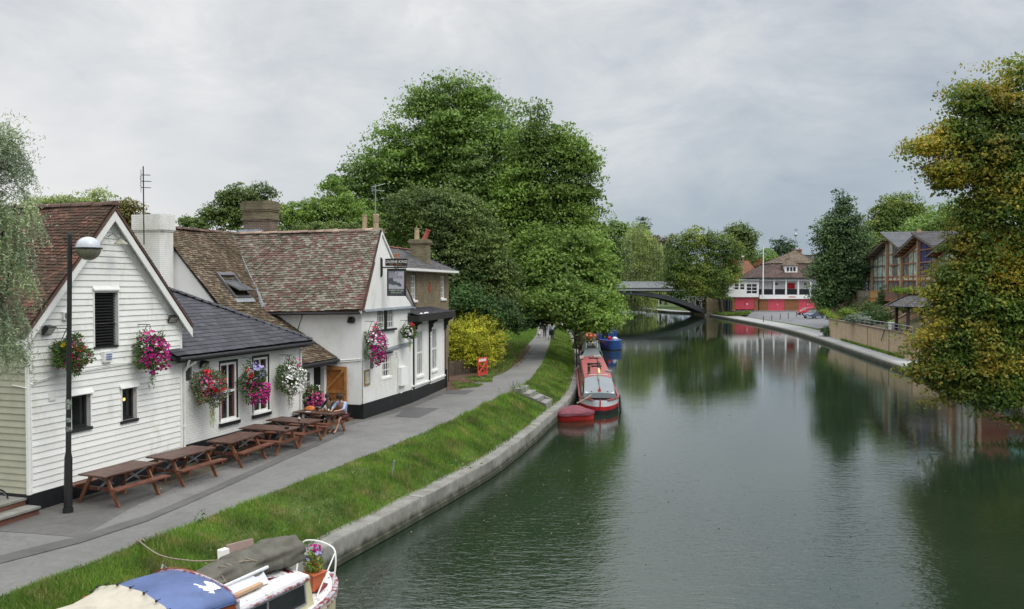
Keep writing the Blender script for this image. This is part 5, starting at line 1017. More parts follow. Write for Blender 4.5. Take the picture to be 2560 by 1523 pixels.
# ============================================================ PEOPLE (skin modifier bodies)
def skinmesh(name,pts,edges,rad,mat,parent,sub=1,loc=None,root=0,smooth=True,flat=None):
    me=bpy.data.meshes.new(name); lp=root_loc(parent); me.from_pydata([tuple(Vector(p)-lp) for p in pts],edges,[]); ob=bpy.data.objects.new('t',me); COL.objects.link(ob)
    sk=ob.modifiers.new('s','SKIN'); sk.use_smooth_shade=True
    for i,v in enumerate(me.skin_vertices[0].data):
        r=rad[i]; v.radius=(r,r) if isinstance(r,(int,float)) else r; v.use_root=(i==root)
    sb=ob.modifiers.new('b','SUBSURF'); sb.levels=sub; sb.render_levels=sub
    dg=bpy.context.evaluated_depsgraph_get(); m2=bpy.data.meshes.new_from_object(ob.evaluated_get(dg)); bpy.data.objects.remove(ob); m2.materials.clear(); m2.materials.append(mat); m2.shade_smooth()
    q=bpy.data.objects.new(name,m2); COL.objects.link(q); q.parent=parent; return q
m_skin=M('skin',(.50,.28,.19),.55,.08,6); m_hairb=M('dark_brown_hair',(.035,.02,.014),.7,.4,30,.8,60); 
def person(label,J,shirt,trousers,hair,hairlen=0,shoes=None,curly=False,skirt=None,face=None,sleeve='long',legs='long',rad=1.):
    """J: dict of joint positions (world)"""
    o=thing('person',label,'person',J['base']); V=lambda k:Vector(J[k])
    chain=['pelvis','waist','chest','neck','head0']; pts=[V(k) for k in chain]; ed=[(0,1),(1,2),(2,3),(3,4)]; rd=[(.15,.11),(.125,.095),(.16,.105),(.055,.055),(.06,.06)]
    idx={k:i for i,k in enumerate(chain)}
    def add(k,par,r): idx[k]=len(pts); pts.append(V(k)); ed.append((idx[par],idx[k])); rd.append(r)
    for s in 'lr':
        add('sh'+s,'chest',.055); add('el'+s,'sh'+s,.040); add('wr'+s,'el'+s,.027); add('pm'+s,'wr'+s,(.038,.02))
        add('hip'+s,'pelvis',.085); add('kn'+s,'hip'+s,.058); add('an'+s,'kn'+s,.038); add('toe'+s,'an'+s,(.042,.028))
        # five fingers: four off the end of the palm, thumb from its side
        w=V('wr'+s);p=V('pm'+s); t=(p-w).normalized(); sd=t.cross(Z).normalized(); dn=Vector(J.get('curl',(0,0,-1)))
        for f in range(4):
            k='f%d%s'%(f,s); off=sd*(f-1.5)*.019; L=(.075,.085,.08,.062)[f]; J[k]=p+off+t*.045; J[k+'e']=p+off+t*(.045+L*.55)+dn*L*.45
            add(k,'pm'+s,.0095); add(k+'e',k,.0075)
        k='th'+s; sg=1 if s=='l' else -1; J[k]=p-sd*sg*.045+t*.0; J[k+'e']=p-sd*sg*.055+t*.045+dn*.015; add(k,'wr'+s,.011); add(k+'e',k,.009)
    rd=[tuple(x*rad for x in r) if isinstance(r,tuple) else r*rad for r in rd]
    skinmesh('body',pts,ed,rd,m_skin,o,sub=1)
    # head with face, as one mesh
    hd=V('head'); fw=Vector(J['look']).normalized(); up=(V('head')-V('neck')).normalized(); fw=(fw-up*fw.dot(up)*.4).normalized(); sx=fw.cross(up).normalized(); up=sx.cross(fw).normalized()
    b=MB(); vs=[];fs=[]; nu,nv=16,12
    for i in range(nv+1):
        ph=math.pi*i/nv
        for j in range(nu):
            th=2*math.pi*j/nu; x=math.sin(ph)*math.sin(th); y=math.sin(ph)*math.cos(th); z=math.cos(ph)
            X=x*.078*(1-.22*max(0,-z));Y=y*.098*(1-.08*max(0,-z)); Zz=z*.122
            if y>.75 and -.30<z<.08: Y+=.018*(1-abs(x)*3.5 if abs(x)<.28 else 0)
            if y>.7 and z<-.78: Y+=.008
            vs.append(hd+sx*X+fw*Y+up*Zz)
    for i in range(nv):
        for j in range(nu): fs.append((i*nu+j,i*nu+(j+1)%nu,(i+1)*nu+(j+1)%nu,(i+1)*nu+j))
    b.add(vs,fs)
    for s in(-1,1): b.lathe(hd+sx*.078*s-up*.02,[(.0,-.03),(.014,-.02),(.018,.01),(.0,.03)],8)
    b.build('face_and_ears',m_skin,o,smooth=70); 
    b=MB()
    for s in(-1,1):
        c=hd+sx*.03*s+fw*.087+up*.008; b.lathe(c,[(0,-.008),(.009,0),(0,.008)],8); 
        b.bar(hd+sx*.015*s+fw*.096+up*.026,hd+sx*.045*s+fw*.086+up*.028,.005,.006)
    b.bar(hd-sx*.02+fw*.092-up*.062,hd+sx*.02+fw*.092-up*.062,.006,.008); b.build('eyes_brows_and_mouth',m_hairb,o)
    # hair shell
    vs=[];fs=[];b=MB(); rr=random.Random(3)
    for i in range(9):
        ph=math.pi*i/12
        for j in range(20):
            th=2*math.pi*j/20; x=math.sin(ph)*math.sin(th); y=math.sin(ph)*math.cos(th); z=math.cos(ph); k=1.16+(rr.uniform(-.02,.12) if curly else rr.uniform(-.02,.04))
            zz=z
            if y>.45 and z<.25: k=.93
            p=hd+sx*x*.080*k+fw*(y*.1*k-.008)+up*(zz*.124*k)
            if hairlen and i>=6 and y<.35: p=hd+sx*x*.10+fw*(y*.10-.02)-up*(hairlen*(i-5)/3)*(1)
            vs.append(p)
    for i in range(8):
        for j in range(20): fs.append((i*20+j,i*20+(j+1)%20,(i+1)*20+(j+1)%20,(i+1)*20+j))
    b.add(vs,fs); b.build('hair',hair,o,smooth=70,recalc=False)
    # clothes: torso + sleeves
    pts=[V('pelvis')+Z*.0,V('waist'),V('chest'),V('neck')-(V('neck')-V('chest'))*.22]; ed=[(0,1),(1,2),(2,3)]; rd=[(.17,.13),(.145,.115),(.185,.125),(.075,.07)]
    for s in 'lr':
        i=len(pts); e=V('wr'+s) if sleeve=='long' else V('el'+s)+(V('wr'+s)-V('el'+s))*.35
        pts+=[V('sh'+s),V('el'+s),e]; ed+=[(2,i),(i,i+1),(i+1,i+2)]; rd+=[.075,.056,.046]
    rd=[tuple(x*rad for x in r) if isinstance(r,tuple) else r*rad for r in rd]; skinmesh('shirt',pts,ed,rd,shirt,o)
    pts=[V('pelvis')]; ed=[]; rd=[(.17,.135)]
    for s in 'lr':
        i=len(pts); e=V('an'+s)+Z*.04 if legs=='long' else V('hip'+s)+(V('kn'+s)-V('hip'+s))*.9
        if legs=='long': pts+=[V('hip'+s),V('kn'+s),e]; ed+=[(0,i),(i,i+1),(i+1,i+2)]; rd+=[.10,.072,.055]
        else: pts+=[V('hip'+s),e]; ed+=[(0,i),(i,i+1)]; rd+=[.10,.08]
    rd=[tuple(x*rad for x in r) if isinstance(r,tuple) else r*rad for r in rd]; skinmesh('trousers' if legs=='long' else 'shorts',pts,ed,rd,trousers,o)
    if shoes:
        for s in 'lr':
            a,t=V('an'+s),V('toe'+s); skinmesh('shoe',[a-Z*.02,(a+t)/2-Z*.03,t],[(0,1),(1,2)],[(.05,.045),(.048,.038),(.042,.03)],shoes,o)
    return o
def seated(i,x,side,look,lean=.18,hand=(.1,.1),feet=.0,armw=.17):
    """sitter on bench 'side' (+1/-1) of table i at x; returns joint dict"""
    P=lambda X,Y,Zz: onT(i,X,Y*side,Zz); J={}
    J['base']=onT(i,x,.68*side,0); J['pelvis']=P(x,.68,.57); J['waist']=P(x,.64,.74); J['chest']=P(x,.55,.94); J['neck']=P(x,.48,1.10); J['head0']=P(x,.43,1.17); J['head']=P(x,.40,1.235)
    for s,g in(('l',1),('r',-1)):
        J['sh'+s]=P(x+g*.17,.53,1.02); J['el'+s]=P(x+g*.24,.33,.83); J['wr'+s]=P(x+g*hand[0],.14,.79); J['pm'+s]=P(x+g*(hand[0]-.03),.07,.80)
        J['hip'+s]=P(x+g*.09,.66,.53); J['kn'+s]=P(x+g*.12,.24,.52); J['an'+s]=P(x+g*.10,.16+feet,.09); J['toe'+s]=P(x+g*.11,.02+feet,.035)
    J['look']=onT(i,look[0],look[1]*side,look[2])-J['head']; return J
m_dkgreen=M('dark_green_wool',(.025,.035,.028),.9,.3,12,.4,60); m_jean=M('dark_jeans',(.02,.022,.03),.9,.3,10); m_check=M('pale_blue_shirt_cloth',(.36,.42,.58),.85,.22,30,.3,60); m_shorts=M('plum_shorts',(.10,.04,.045),.9,.2); m_shoe=M('black_shoes',(.02,.02,.02),.6)
person('long haired woman in dark green top leaning over the farthest picnic table',seated(5,.05,1,(.15,-.25,.8),hand=(.12,0)),m_dkgreen,m_jean,m_hairb,hairlen=.26,shoes=m_shoe)
person('curly haired person in pale blue shirt with bare legs at the farthest picnic table',seated(5,.56,1,(.25,-.2,.8),hand=(.13,0),feet=-.12),m_check,m_shorts,m_hairb,curly=True,sleeve='short',legs='short')
# walkers on the path
def standing(c,fw,h=1.72,stride=.22,arms=.1,push=False):
    c=Vector(c); fw=Vector(fw).normalized(); sx=fw.cross(Z).normalized(); k=h/1.72; J={}; P=lambda x,y,z:c+sx*x*k+fw*y*k+Z*z*k
    J['base']=c; J['pelvis']=P(0,0,.95); J['waist']=P(0,0,1.1); J['chest']=P(0,.01,1.32); J['neck']=P(0,.01,1.48); J['head0']=P(0,.02,1.54); J['head']=P(0,.03,1.61); J['look']=fw
    for s,g in(('l',-1),('r',1)):
        J['sh'+s]=P(g*.18,.01,1.42); 
        if push: J['el'+s]=P(g*.22,.12,1.18); J['wr'+s]=P(g*.18,.36,1.08); J['pm'+s]=P(g*.17,.42,1.08)
        else: J['el'+s]=P(g*.23,g*arms-.03,1.14); J['wr'+s]=P(g*.24,g*arms*1.6+.05,.9); J['pm'+s]=P(g*.24,g*arms*1.8+.06,.83)
        J['hip'+s]=P(g*.09,0,.92); J['kn'+s]=P(g*.09,-g*stride*.4+.05,.5); J['an'+s]=P(g*.09,-g*stride,.09); J['toe'+s]=P(g*.09,-g*stride+.15,.03)
    return J
fwp=(.04,1,0); wp=at(1362,845,1.41); pw=at(1379,849,1.41); dg_=at(1347,845,1.41)
m_navy=M('navy_jacket',(.02,.025,.045),.85); 
person('walker in dark navy clothes far along the towpath beside the pushchair',standing(wp,fwp,1.72),m_navy,m_jean,m_hairb,shoes=m_shoe)
person('walker in pale blue top pushing a dark pushchair far along the towpath',standing(pw+Vector((.0,-1.0,0)),fwp,1.70,push=True),M('pale_top',(.45,.55,.62),.8),m_jean,m_hairb,shoes=m_shoe)
o=thing('pushchair','dark folding pushchair far along the towpath beside a walker','pushchair',pw); c=pw
b=MB(); b.prism([c+Vector((-.24,-.25,.45)),c+Vector((-.24,.35,.40)),c+Vector((-.24,.30,.75)),c+Vector((-.24,-.05,1.08)),c+Vector((-.24,-.32,.95))],Vector((.48,0,0))); b.build('seat_and_hood',m_navy,o)
b=MB(); 
for s in(-.26,.26): b.tube([c+Vector((s,-.55,1.1)),c+Vector((s,-.3,.9)),c+Vector((s,.4,.15))],.012,5); b.tube([c+Vector((s,-.3,.15)),c+Vector((s,.25,.6))],.012,5)
b.tube([c+Vector((-.26,-.55,1.1)),c+Vector((.26,-.55,1.1))],.014,5); b.build('pushchair_frame',m_steel,o)
for x in(-.27,.27):
    for y in(-.3,.4): b=MB(); b.ring(c+Vector((x,y,.12)),.10,.022,8,(1,0,0),seg=14); b.build('wheel',m_black,o,smooth=True)
def dog(label,c,fw,mat,k=1.):
    c=Vector(c); fw=Vector(fw).normalized(); sx=fw.cross(Z).normalized(); P=lambda x,y,z:c+sx*x*k+fw*y*k+Z*z*k; o=thing('dog',label,'dog',c)
    pts=[P(0,-.22,.36),P(0,0,.35),P(0,.2,.37),P(0,.32,.48),P(0,.40,.56),P(0,.52,.52),P(0,-.36,.44),P(0,-.48,.56)]; ed=[(0,1),(1,2),(2,3),(3,4),(4,5),(0,6),(6,7)]; rd=[.085,.08,.11,.07,.075,.035,.025,.015]
    for x in(-.07,.07):
        i=len(pts); pts+=[P(x,.2,.24),P(x,.17,.13),P(x,.19,.02)]; ed+=[(2,i),(i,i+1),(i+1,i+2)]; rd+=[.04,.025,.022]
        i=len(pts); pts+=[P(x,-.2,.26),P(x,-.30,.14),P(x,-.25,.02)]; ed+=[(0,i),(i,i+1),(i+1,i+2)]; rd+=[.055,.025,.022]
    for x in(-.05,.05): i=len(pts); pts+=[P(x,.38,.64)]; ed+=[(4,i)]; rd+=[.02]
    skinmesh('dog_body',pts,ed,[r*k for r in rd],mat,o)
dog('small black and white dog trotting far along the towpath',dg_,(.3,1,0),M('piebald_coat',(.7,.7,.68),.9,.1,3,dirt=(.02,.02,.02),dpos=(.48,.52),dsc=4),1.1)

# ============================================================ HEDGE, FENCE, BARRIER
m_gold=leafmat('golden_leaves',[(.10,.15,.02),(.17,.21,.02),(.23,.26,.03)],.25,big=.3,bsc=.9,alt=[(.27,.28,.025),(.34,.32,.03),(.22,.25,.025)],asc=2.0,apos=(.36,.50),lift=1.8)
hb=at(1120,945,1.4)
def shrub(name,label,pbl,Y,n,size,mat,seed,base,clump=.35,cat='shrub',spikes=None,group=None,dz=.8):
    bl=PB(pbl,Y,dz); ex=None
    if spikes:
        r=np.random.default_rng(seed); ex=[]
        for s in range(spikes):
            k=bl[r.integers(len(bl))]; d=r.normal(size=3); d[2]=abs(d[2])+.5; d/=np.linalg.norm(d); p=np.array(k[:3])+d*np.array(k[3:])*.95
            L=.35+.45*r.random(); m_=int(L/.035)
            for j in range(m_): ex.append(p+d*j*.035+r.normal(size=3)*.03)
        ex=np.array(ex)
    return tree(name,label,bl,base,n,size,mat,clump,group,cat,.04,seed,shell=.6,extra=ex,cper=20,asp=.55)
shrub('golden_hedge','clipped golden yellow hedge above the picket fence beside the pub',[(1120,850,38,48),(1155,862,42,50),(1195,868,42,44),(1140,895,52,34),(1192,900,40,26,.3),(1110,890,30,34)],50.8,17000,.12,m_gold,51,at(1150,935,1.4),spikes=60)
shrub('golden_shrub','feathery golden shrub sticking up behind the clipped yellow hedge',[(1180,825,44,34),(1218,835,40,38),(1232,870,28,46),(1212,895,28,26)],53.2,12000,.12,leafmat('pale_golden_leaves',[(.27,.28,.04),(.36,.35,.05),(.20,.24,.035),(.42,.40,.07)],.3,big=.25,lift=1.7),52,at(1215,925,1.4),spikes=170)
# picket fence
o=thing('picket_fence','low grey picket fence under the golden hedge','fence',at(1112,943,1.4)); fa=at(1112,943,1.4);fb=at(1228,926,1.4); fd=(fb-fa).normalized(); n=int((fb-fa).length/.11); b=MB(); rr=random.Random(2)
m_pk=M('weathered_pickets',(.11,.085,.065),.9,.3,8,.4,30,rand=.2)
for k in range(n+1):
    p=fa+fd*k*.11; h=.85+rr.uniform(-.03,.03); b.prism([p-fd*.035,p+fd*.035,p+fd*.035+Z*h,p+Z*(h+.05),p-fd*.035+Z*h],Vector((-fd.y,fd.x,0))*.018)
b.build('pickets',m_pk,o); b=MB(); 
for z in(.25,.65): b.bar(fa+Z*z+Vector((-fd.y,fd.x,0))*.04,fb+Z*z+Vector((-fd.y,fd.x,0))*.04,.04,.07)
b.build('rail',m_pk,o)
for px,py,ww in ((1220,926,.24),(1229,924,.22)):
    p=at(px,py,1.4)
o=thing('gate_post','thick dark timber post at the end of the picket fence behind the red barrier','post',at(1225,925,1.4)); p=at(1221,925,1.4); q=at(1229,924,1.4)
b=MB(); b.box(p.x-.07,p.x+.09,p.y-.1,p.y+.1,1.3,2.72); b.build('post',M('dark_oak',(.055,.035,.028),.85,.3,4,.4,20,stretch=(1,1,.2)),o); b=MB(); b.box(p.x+.10,p.x+.26,p.y-.08,p.y+.08,1.3,2.66); b.build('hinge_board',m_pk,o)
o=thing('thin_metal_pole','thin rusty metal pole standing in the soil bed at the pub corner','pole',at(1121,955,1.4)); p=at(1121,955,1.4); b=MB(); b.tube([p,p+Z*1.35],.022,6); b.tube([p+Z*1.35,p+Z*1.38],.03,6); b.build('pole_shaft',M('rusty_pole',(.05,.03,.025),.8,.3),o)
# red plastic barrier
A_=at(1194,940,1.55); Bp=at(1217,926,1.55); ad=Vector((.5,.85,0)); W_=1.0; ad.normalize(); bn=Vector((-ad.y,ad.x,0))
o=thing('red_barrier','faded red plastic barrier with white stripes leaning by the gate post','barrier',Vector((A_.x,A_.y,1.4))); A_=Vector((A_.x,A_.y,1.55)); m_rp=M('red_plastic',(.62,.06,.045),.5,.15,3)
def bp(x,z,o_=0): return A_+ad*x*W_+Z*z+bn*o_
b=MB(); w,h=1.0,1.02
def pb(x0,x1,z0,z1,t=.05,m=0): b.hexa([bp(x0,z0,-t/2),bp(x1,z0,-t/2),bp(x1,z0,t/2),bp(x0,z0,t/2)],[bp(x0,z1,-t/2),bp(x1,z1,-t/2),bp(x1,z1,t/2),bp(x0,z1,t/2)],m)
pb(0,.09,0,h);pb(.91,1,0,h);pb(.09,.91,0,.1);pb(.09,.91,h-.28,h-.22);pb(.09,.91,h-.06,h)
b.bar(bp(.1,.12),bp(.9,h-.3),.05,.08,up=Z); b.bar(bp(.1,h-.3),bp(.9,.12),.045,.06,up=Z); pb(.09,.91,.14,.18,.03); b.build('barrier_panel',m_rp,o)
b=MB()
for x in range(5):
    x0=.12+x*.16; b.hexa([bp(x0,h-.22,-.02),bp(x0+.08,h-.22,-.02),bp(x0+.08,h-.22,.02),bp(x0,h-.22,.02)],[bp(x0+.07,h-.06,-.02),bp(x0+.15,h-.06,-.02),bp(x0+.15,h-.06,.02),bp(x0+.07,h-.06,.02)])
b.build('white_stripes',m_wt,o); b=MB()
for x in(.12,.88): b.bar(bp(x,0,0),bp(x,-.15,-.35),.03,.04);b.bar(bp(x,0,0),bp(x,-.15,.3),.03,.04)
b.build('foot',m_steel,o)
# ============================================================ BANK DETAILS
def bank_at(px,py,z0=1.0):
    p=at(px,py,z0)
    for _ in range(6):
        i=int(np.argmin(np.linalg.norm(lb-np.array([p.x,p.y]),axis=1))); best=min(((np.linalg.norm(bankz(i,f)[:2]-np.array([p.x,p.y])),bankz(i,f)[2]) for f in np.linspace(0,1,21)))
        p=at(px,py,best[1])
    return p
p=bank_at(977,1195); o=thing('metal_stake','short grey metal stake leaning in the grass bank','stake',p); b=MB(); b.tube([p-Z*.1,p+Vector((.10,.02,.50))],.028,8); b.tube([p+Vector((.10,.02,.50)),p+Vector((.104,.02,.52))],[.034,.03],8); b.build('stake_shaft',m_steel,o,smooth=True)
# concrete steps down to the kerb
S0=bank_at(1328,968); sA=at(1322,967,1.42); sB=at(1350,972,1.0); 
o=thing('bank_steps','grey concrete steps cut into the grass bank down to the kerb','steps',at(1355,1000,.9)); 
i=int(np.argmin(np.linalg.norm(lb-np.array([2.2,41.5]),axis=1))); n_=nl[i]; tg=np.array([n_[1],-n_[0]]); tg=tg if tg[1]>0 else -tg; base0=ib[i]
def st(x,y,z): q=base0+n_*x+tg*y; return Vector((q[0],q[1],z))
b=MB()
cs=at(1372,1010,.64); 
wst=np.linalg.norm(pr[i]-ib[i])
for k in range(4):
    x0=.02+k*wst/4.2; zt=KZ+.23*(k+1)+.03; b.hexa([st(x0,-.8,.3),st(x0+wst/4.2-.004,-.8,.3),st(x0+wst/4.2-.004,.8,.3),st(x0,.8,.3)],[st(x0,-.8,zt),st(x0+wst/4.2-.004,-.8,zt),st(x0+wst/4.2-.004,.8,zt),st(x0,.8,zt)])
b.build('treads',m_concrete,o,bevel=.01); 
b=MB()
for y in(-.95,.82): b.hexa([st(0,y,.3),st(wst*.96,y,.3),st(wst*.96,y+.12,.3),st(0,y+.12,.3)],[st(0,y,KZ+.26),st(wst*.96,y,PZ+.10),st(wst*.96,y+.12,PZ+.10),st(0,y+.12,KZ+.26)]); b.build('side_kerb',m_concrete,o)
step_lo=(base0-tg*1.1,base0+tg*1.1,n_,wst,tg)
# mooring pin and rope
RP=bank_at(347,1362); o=thing('mooring_rope','pale mooring rope sagging from a pin on the bank to the cabin boat','rope',RP)
e_=at(596,1402,1.5); mid=at(480,1409,1.05); ctrl=[RP+Z*.08,at(400,1388,1.50),at(480,1402,1.50),at(540,1401,1.52),at(600,1400,1.62)]; pts=[]
cp=[np.array(x) for x in ctrl]
for i in range(len(cp)-1):
    p0=cp[max(i-1,0)];p1=cp[i];p2=cp[i+1];p3=cp[min(i+2,len(cp)-1)]
    for t in np.linspace(0,1,8,endpoint=False): pts.append(.5*((2*p1)+(-p0+p2)*t+(2*p0-5*p1+4*p2-p3)*t*t+(-p0+3*p1-3*p2+p3)*t**3))
pts.append(cp[-1]); m_rope=M('old_rope',(.30,.25,.19),.9,.25,30,.6,60)
b=MB(); b.tube([Vector(q) for q in pts],.013,6); b.build('line',m_rope,o,smooth=True)
b=MB(); b.tube([RP-Z*.1,RP+Z*.14],.014,6); b.build('pin',m_steel,o); b=MB(); b.ring(RP+Z*.06,.035,.013,6,(0,.2,1)); b.ring(RP+Z*.09,.045,.012,6,(.3,.2,1)); b.tube([RP+Z*.08,RP+Vector((-.10,-.06,.02)),RP+Vector((-.18,-.12,-.04))],.012,6); b.tube([RP+Z*.08,RP+Vector((.06,.02,.12)),RP+Vector((.13,.0,.07))],.012,6); b.build('knot',m_rope,o,smooth=True)
# ------------------------------------------------------------ grass blades
def grass(name,label,pts,h,w,mat,seed,lean=.5):
    r=np.random.default_rng(seed); n=len(pts); a=r.random(n)*2*math.pi; hh=h*(.5+r.random(n)**1.5); ww=w*(.6+.8*r.random(n)); sd_=np.stack([np.cos(a),np.sin(a),np.zeros(n)],1)*ww[:,None]/2
    b_=r.random(n)*2*math.pi; ln=np.stack([np.cos(b_),np.sin(b_),np.zeros(n)],1)*(hh*lean*r.random(n))[:,None]; up=np.array([0,0,1.])[None]*hh[:,None]
    V=np.stack([pts-sd_,pts+sd_,pts+up*.62+ln*.45+sd_*.7,pts+up*.62+ln*.45-sd_*.7,pts+up*.95+ln*1.25+sd_*.12,pts+up*.95+ln*1.25-sd_*.12],1).reshape(-1,3); i=np.arange(n)*6
    F=np.concatenate([np.stack([i,i+1,i+2,i+3],1),np.stack([i+3,i+2,i+4,i+5],1)]); return fastmesh(name,V,F,mat,label=label,kind='stuff',cat='grass')
m_grass=leafmat('grass_blades',[(.050,.108,.014),(.070,.142,.02),(.096,.165,.03),(.12,.172,.045)],.3,.6,big=.35,bsc=.9,alt=[(.14,.15,.05),(.21,.195,.09),(.10,.13,.03)],asc=1.5,apos=(.49,.66))
m_rough=leafmat('rough_grass',[(.04,.10,.012),(.07,.14,.02),(.10,.17,.03),(.12,.16,.04)],.3,.6,big=.35,bsc=.6)
# sample points on the bank
r=np.random.default_rng(77); seg=np.linalg.norm(np.diff(lb,axis=0),axis=1); mid_=(lb[:-1]+lb[1:])/2; dist=np.linalg.norm(mid_,axis=1); wd=np.linalg.norm(pr-ib,axis=1)[:-1]
ok=(mid_[:,1]>8)&(mid_[:,1]<115); wgt=seg*wd/np.maximum(dist,14)**1.55*ok; wgt/=wgt.sum(); n=210000; k=r.choice(len(seg),n,p=wgt); tt=r.random(n); f=r.random(n)*1.03-.012; f=np.where(r.random(n)<.05,-.10*r.random(n)**2,f)
A_=ib[k]*(1-tt)[:,None]+ib[k+1]*tt[:,None]; B_=pr[k]*(1-tt)[:,None]+pr[k+1]*tt[:,None]; P2_=A_*(1-f)[:,None]+B_*f[:,None]; fz=np.clip(f,0,1); zz_=KZ+(PZ-.02-KZ)*fz**.8+.05*np.sin(math.pi*fz)
pts=np.c_[P2_,zz_-.01]
# edges of the turf wander over kerb and path a little
j=r.random(n)<.06; 
# leave the steps free
lo,hi,nn2,ws,tg2=step_lo; rel=pts[:,:2]-base0; a1=rel@nn2; a2=rel@tg2; keep=~((a1>-.1)&(a1<ws)&(np.abs(a2)<1.08)); pts=pts[keep]; 
hmap=.7+.6*(np.sin(pts[:,0]*1.9+pts[:,1]*.7)*np.sin(pts[:,1]*1.3-pts[:,0]))
far_=pts[:,1]; wmul=np.clip(far_/22,1,4)
g1=grass('bank_grass','rough green grass covering the bank between towpath and kerb',pts,np.clip(.065+.05*hmap**2,.04,.2)*np.clip(wmul,1,1.6),.012*wmul,m_grass,5)
# taller tufts and weeds by the path edge and on the bank
def tuft(label,c,n,h,rad,mat,seed,nm='weed_clump',wd_=.02,broad=False):
    c=Vector(c); o=thing(nm,label,'weeds',c); r=np.random.default_rng(seed)
    p=np.array(c)+r.normal(size=(n,3))*np.array([rad,rad,0]); 
    if broad:
        p[:,2]+=r.random(n)*h; V,F=leafcloud(p,.09+.09*r.random(n),seed=seed,asp=.55); fastmesh('leaves',V,F,mat,o,loc=c)
    else:
        st_=[]; 
        for q in p[:max(8,n//26)]:
            L=h*(.5+.6*r.random()); d=np.array([r.normal()*.15,r.normal()*.15,1.])
            for z in np.arange(0,L,.035): st_.append(q+d*z+r.normal(size=3)*.025)
        st_=np.array(st_); V,F=leafcloud(st_,.05+.05*r.random(len(st_)),seed=seed,asp=.4); fastmesh('leaves',V,F,mat,o,loc=c)
m_weed=leafmat('weed_leaves',[(.04,.10,.02),(.06,.13,.03),(.09,.16,.04)],.25)
tuft('tall leafy weed clump at the path edge beside the bank steps',bank_at(1297,983)+Z*.0,900,.55,.35,m_weed,1)
tuft('single tall weed at the towpath edge above the mooring rope',bank_at(501,1318),60,.38,.06,m_weed,2)
tuft('flat broad leaved dock plant low on the grass bank',bank_at(1138,1162),34,.08,.26,m_weed,3,'dock_plant',broad=True)
tuft('dark nettle clump on the bank above the mooring rope',bank_at(560,1370),1500,.22,.45,m_weed,4)
tuft('dark leafy weeds on the bank near the cabin boat stern',bank_at(740,1290),1300,.20,.5,m_weed,6)
tuft('weeds at the foot of the timber post beside the red barrier',at(1232,940,1.4),420,.25,.22,m_weed,5)
# rough grass left of the path beyond the golden shrub, and along the far verge
def scatter_poly(poly,n,z,seed,dens=None):
    r=np.random.default_rng(seed); P_=np.array([[p[0],p[1]] for p in poly]); lo=P_.min(0);hi=P_.max(0); out=[]
    while len(out)<n:
        q=lo+(hi-lo)*r.random((n*2,2)); c=np.zeros(len(q),bool); j=len(P_)-1
        for i in range(len(P_)):
            a,b_=P_[i],P_[j]; m_=((a[1]>q[:,1])!=(b_[1]>q[:,1]))&(q[:,0]<(b_[0]-a[0])*(q[:,1]-a[1])/(b_[1]-a[1]+1e-12)+a[0]); c^=m_; j=i
        out+=list(q[c])
    o=np.array(out[:n]); return np.c_[o,np.full(n,z)]
pl=[(plm[i][0],plm[i][1]) for i in range(NL) if 50<plm[i][1]<120]
gp=scatter_poly(pl+[(pl[-1][0]-8,pl[-1][1]),(pl[0][0]-4.5,pl[0][1])],26000,1.39,8)
grass('verge_grass','rough shaded grass left of the towpath beyond the golden shrub',gp,.22,.035,m_rough,9)
gp=scatter_poly([at(1128,956,1.4),at(1210,961,1.4),at(1198,968,1.4),at(1140,973,1.4)],2500,1.41,10); grass('verge_grass','small patch of mown grass at the corner of the white bay front',gp,.05,.02,m_grass,11)
gp=scatter_poly([at(1160,945,1.4),at(1235,932,1.4),at(1230,957,1.4),at(1195,958,1.4)],2500,1.41,10); grass('verge_grass','small patch of mown grass in front of the red barrier',gp,.07,.02,m_grass,12)
# litter of leaves and petals on the ground
def litter(name,label,pts,size,mat,seed):
    V,F=leafcloud(pts,size*(.5+rng.random(len(pts))),seed=seed,tilt=6); return fastmesh(name,V,F,mat,label=label,kind='stuff',cat='litter')
lp_=scatter_poly([G(300,1290),G(560,1190),G(800,1090),G(1000,1030),G(905,1045),G(700,1110),G(455,1160)],700,1.427,13); litter('petal_litter','pale petals and leaf scraps on the cobbles under the tables',lp_,.03,M('petal_scraps',(.35,.31,.22),.8,.5,rand=.6),1)
lp_=scatter_poly([G(1130,975),G(1300,915),G(1340,870),G(1250,925),G(1120,955)],900,1.413,14); litter('leaf_litter','brown leaf litter beside the towpath past the golden hedge',lp_,.07,M('brown_leaf_litter',(.12,.07,.035),.9,.4,rand=.5),2)
# ============================================================ BOATS
class BF:                      # boat frame: s forward, t to starboard
    def __init__(s,o,a): s.o=Vector((o[0],o[1],0)); s.a=Vector((a[0],a[1],0)).normalized(); s.b=Vector((s.a.y,-s.a.x,0))
    def P(s,x,t,z): return s.o+s.a*x+s.b*t+Z*z
def hull(mb,BFm,st,m=0):
    """stations: (s, [(t,z),...]) half sections, mirrored"""
    n=len(st[0][1]); vs=[];fs=[]
    for s_,pf in st:
        for t_,z_ in pf: vs.append(BFm.P(s_,t_,z_))
        for t_,z_ in reversed(pf): vs.append(BFm.P(s_,-t_,z_))
    k=2*n
    for i in range(len(st)-1):
        for j in range(k-1): fs.append((i*k+j,i*k+j+1,(i+1)*k+j+1,(i+1)*k+j))
    fs.append(tuple(range(k-1,-1,-1))); fs.append(tuple((len(st)-1)*k+j for j in range(k)))
    mb.add(vs,fs,m)
def arcrib(half,z0,z1,n=9): return [(half*math.cos(a),z0+(z1-z0)*math.sin(a)) for a in np.linspace(0,math.pi,n)]
CB=BF((-3.62,16.55),(.54,.842)); Q=CB.P
m_cream=M('cream_hull_paint',(.56,.53,.34),.5,.08,2,.15,20,dirt=(.30,.27,.18),dpos=(.6,.8),dsc=3)
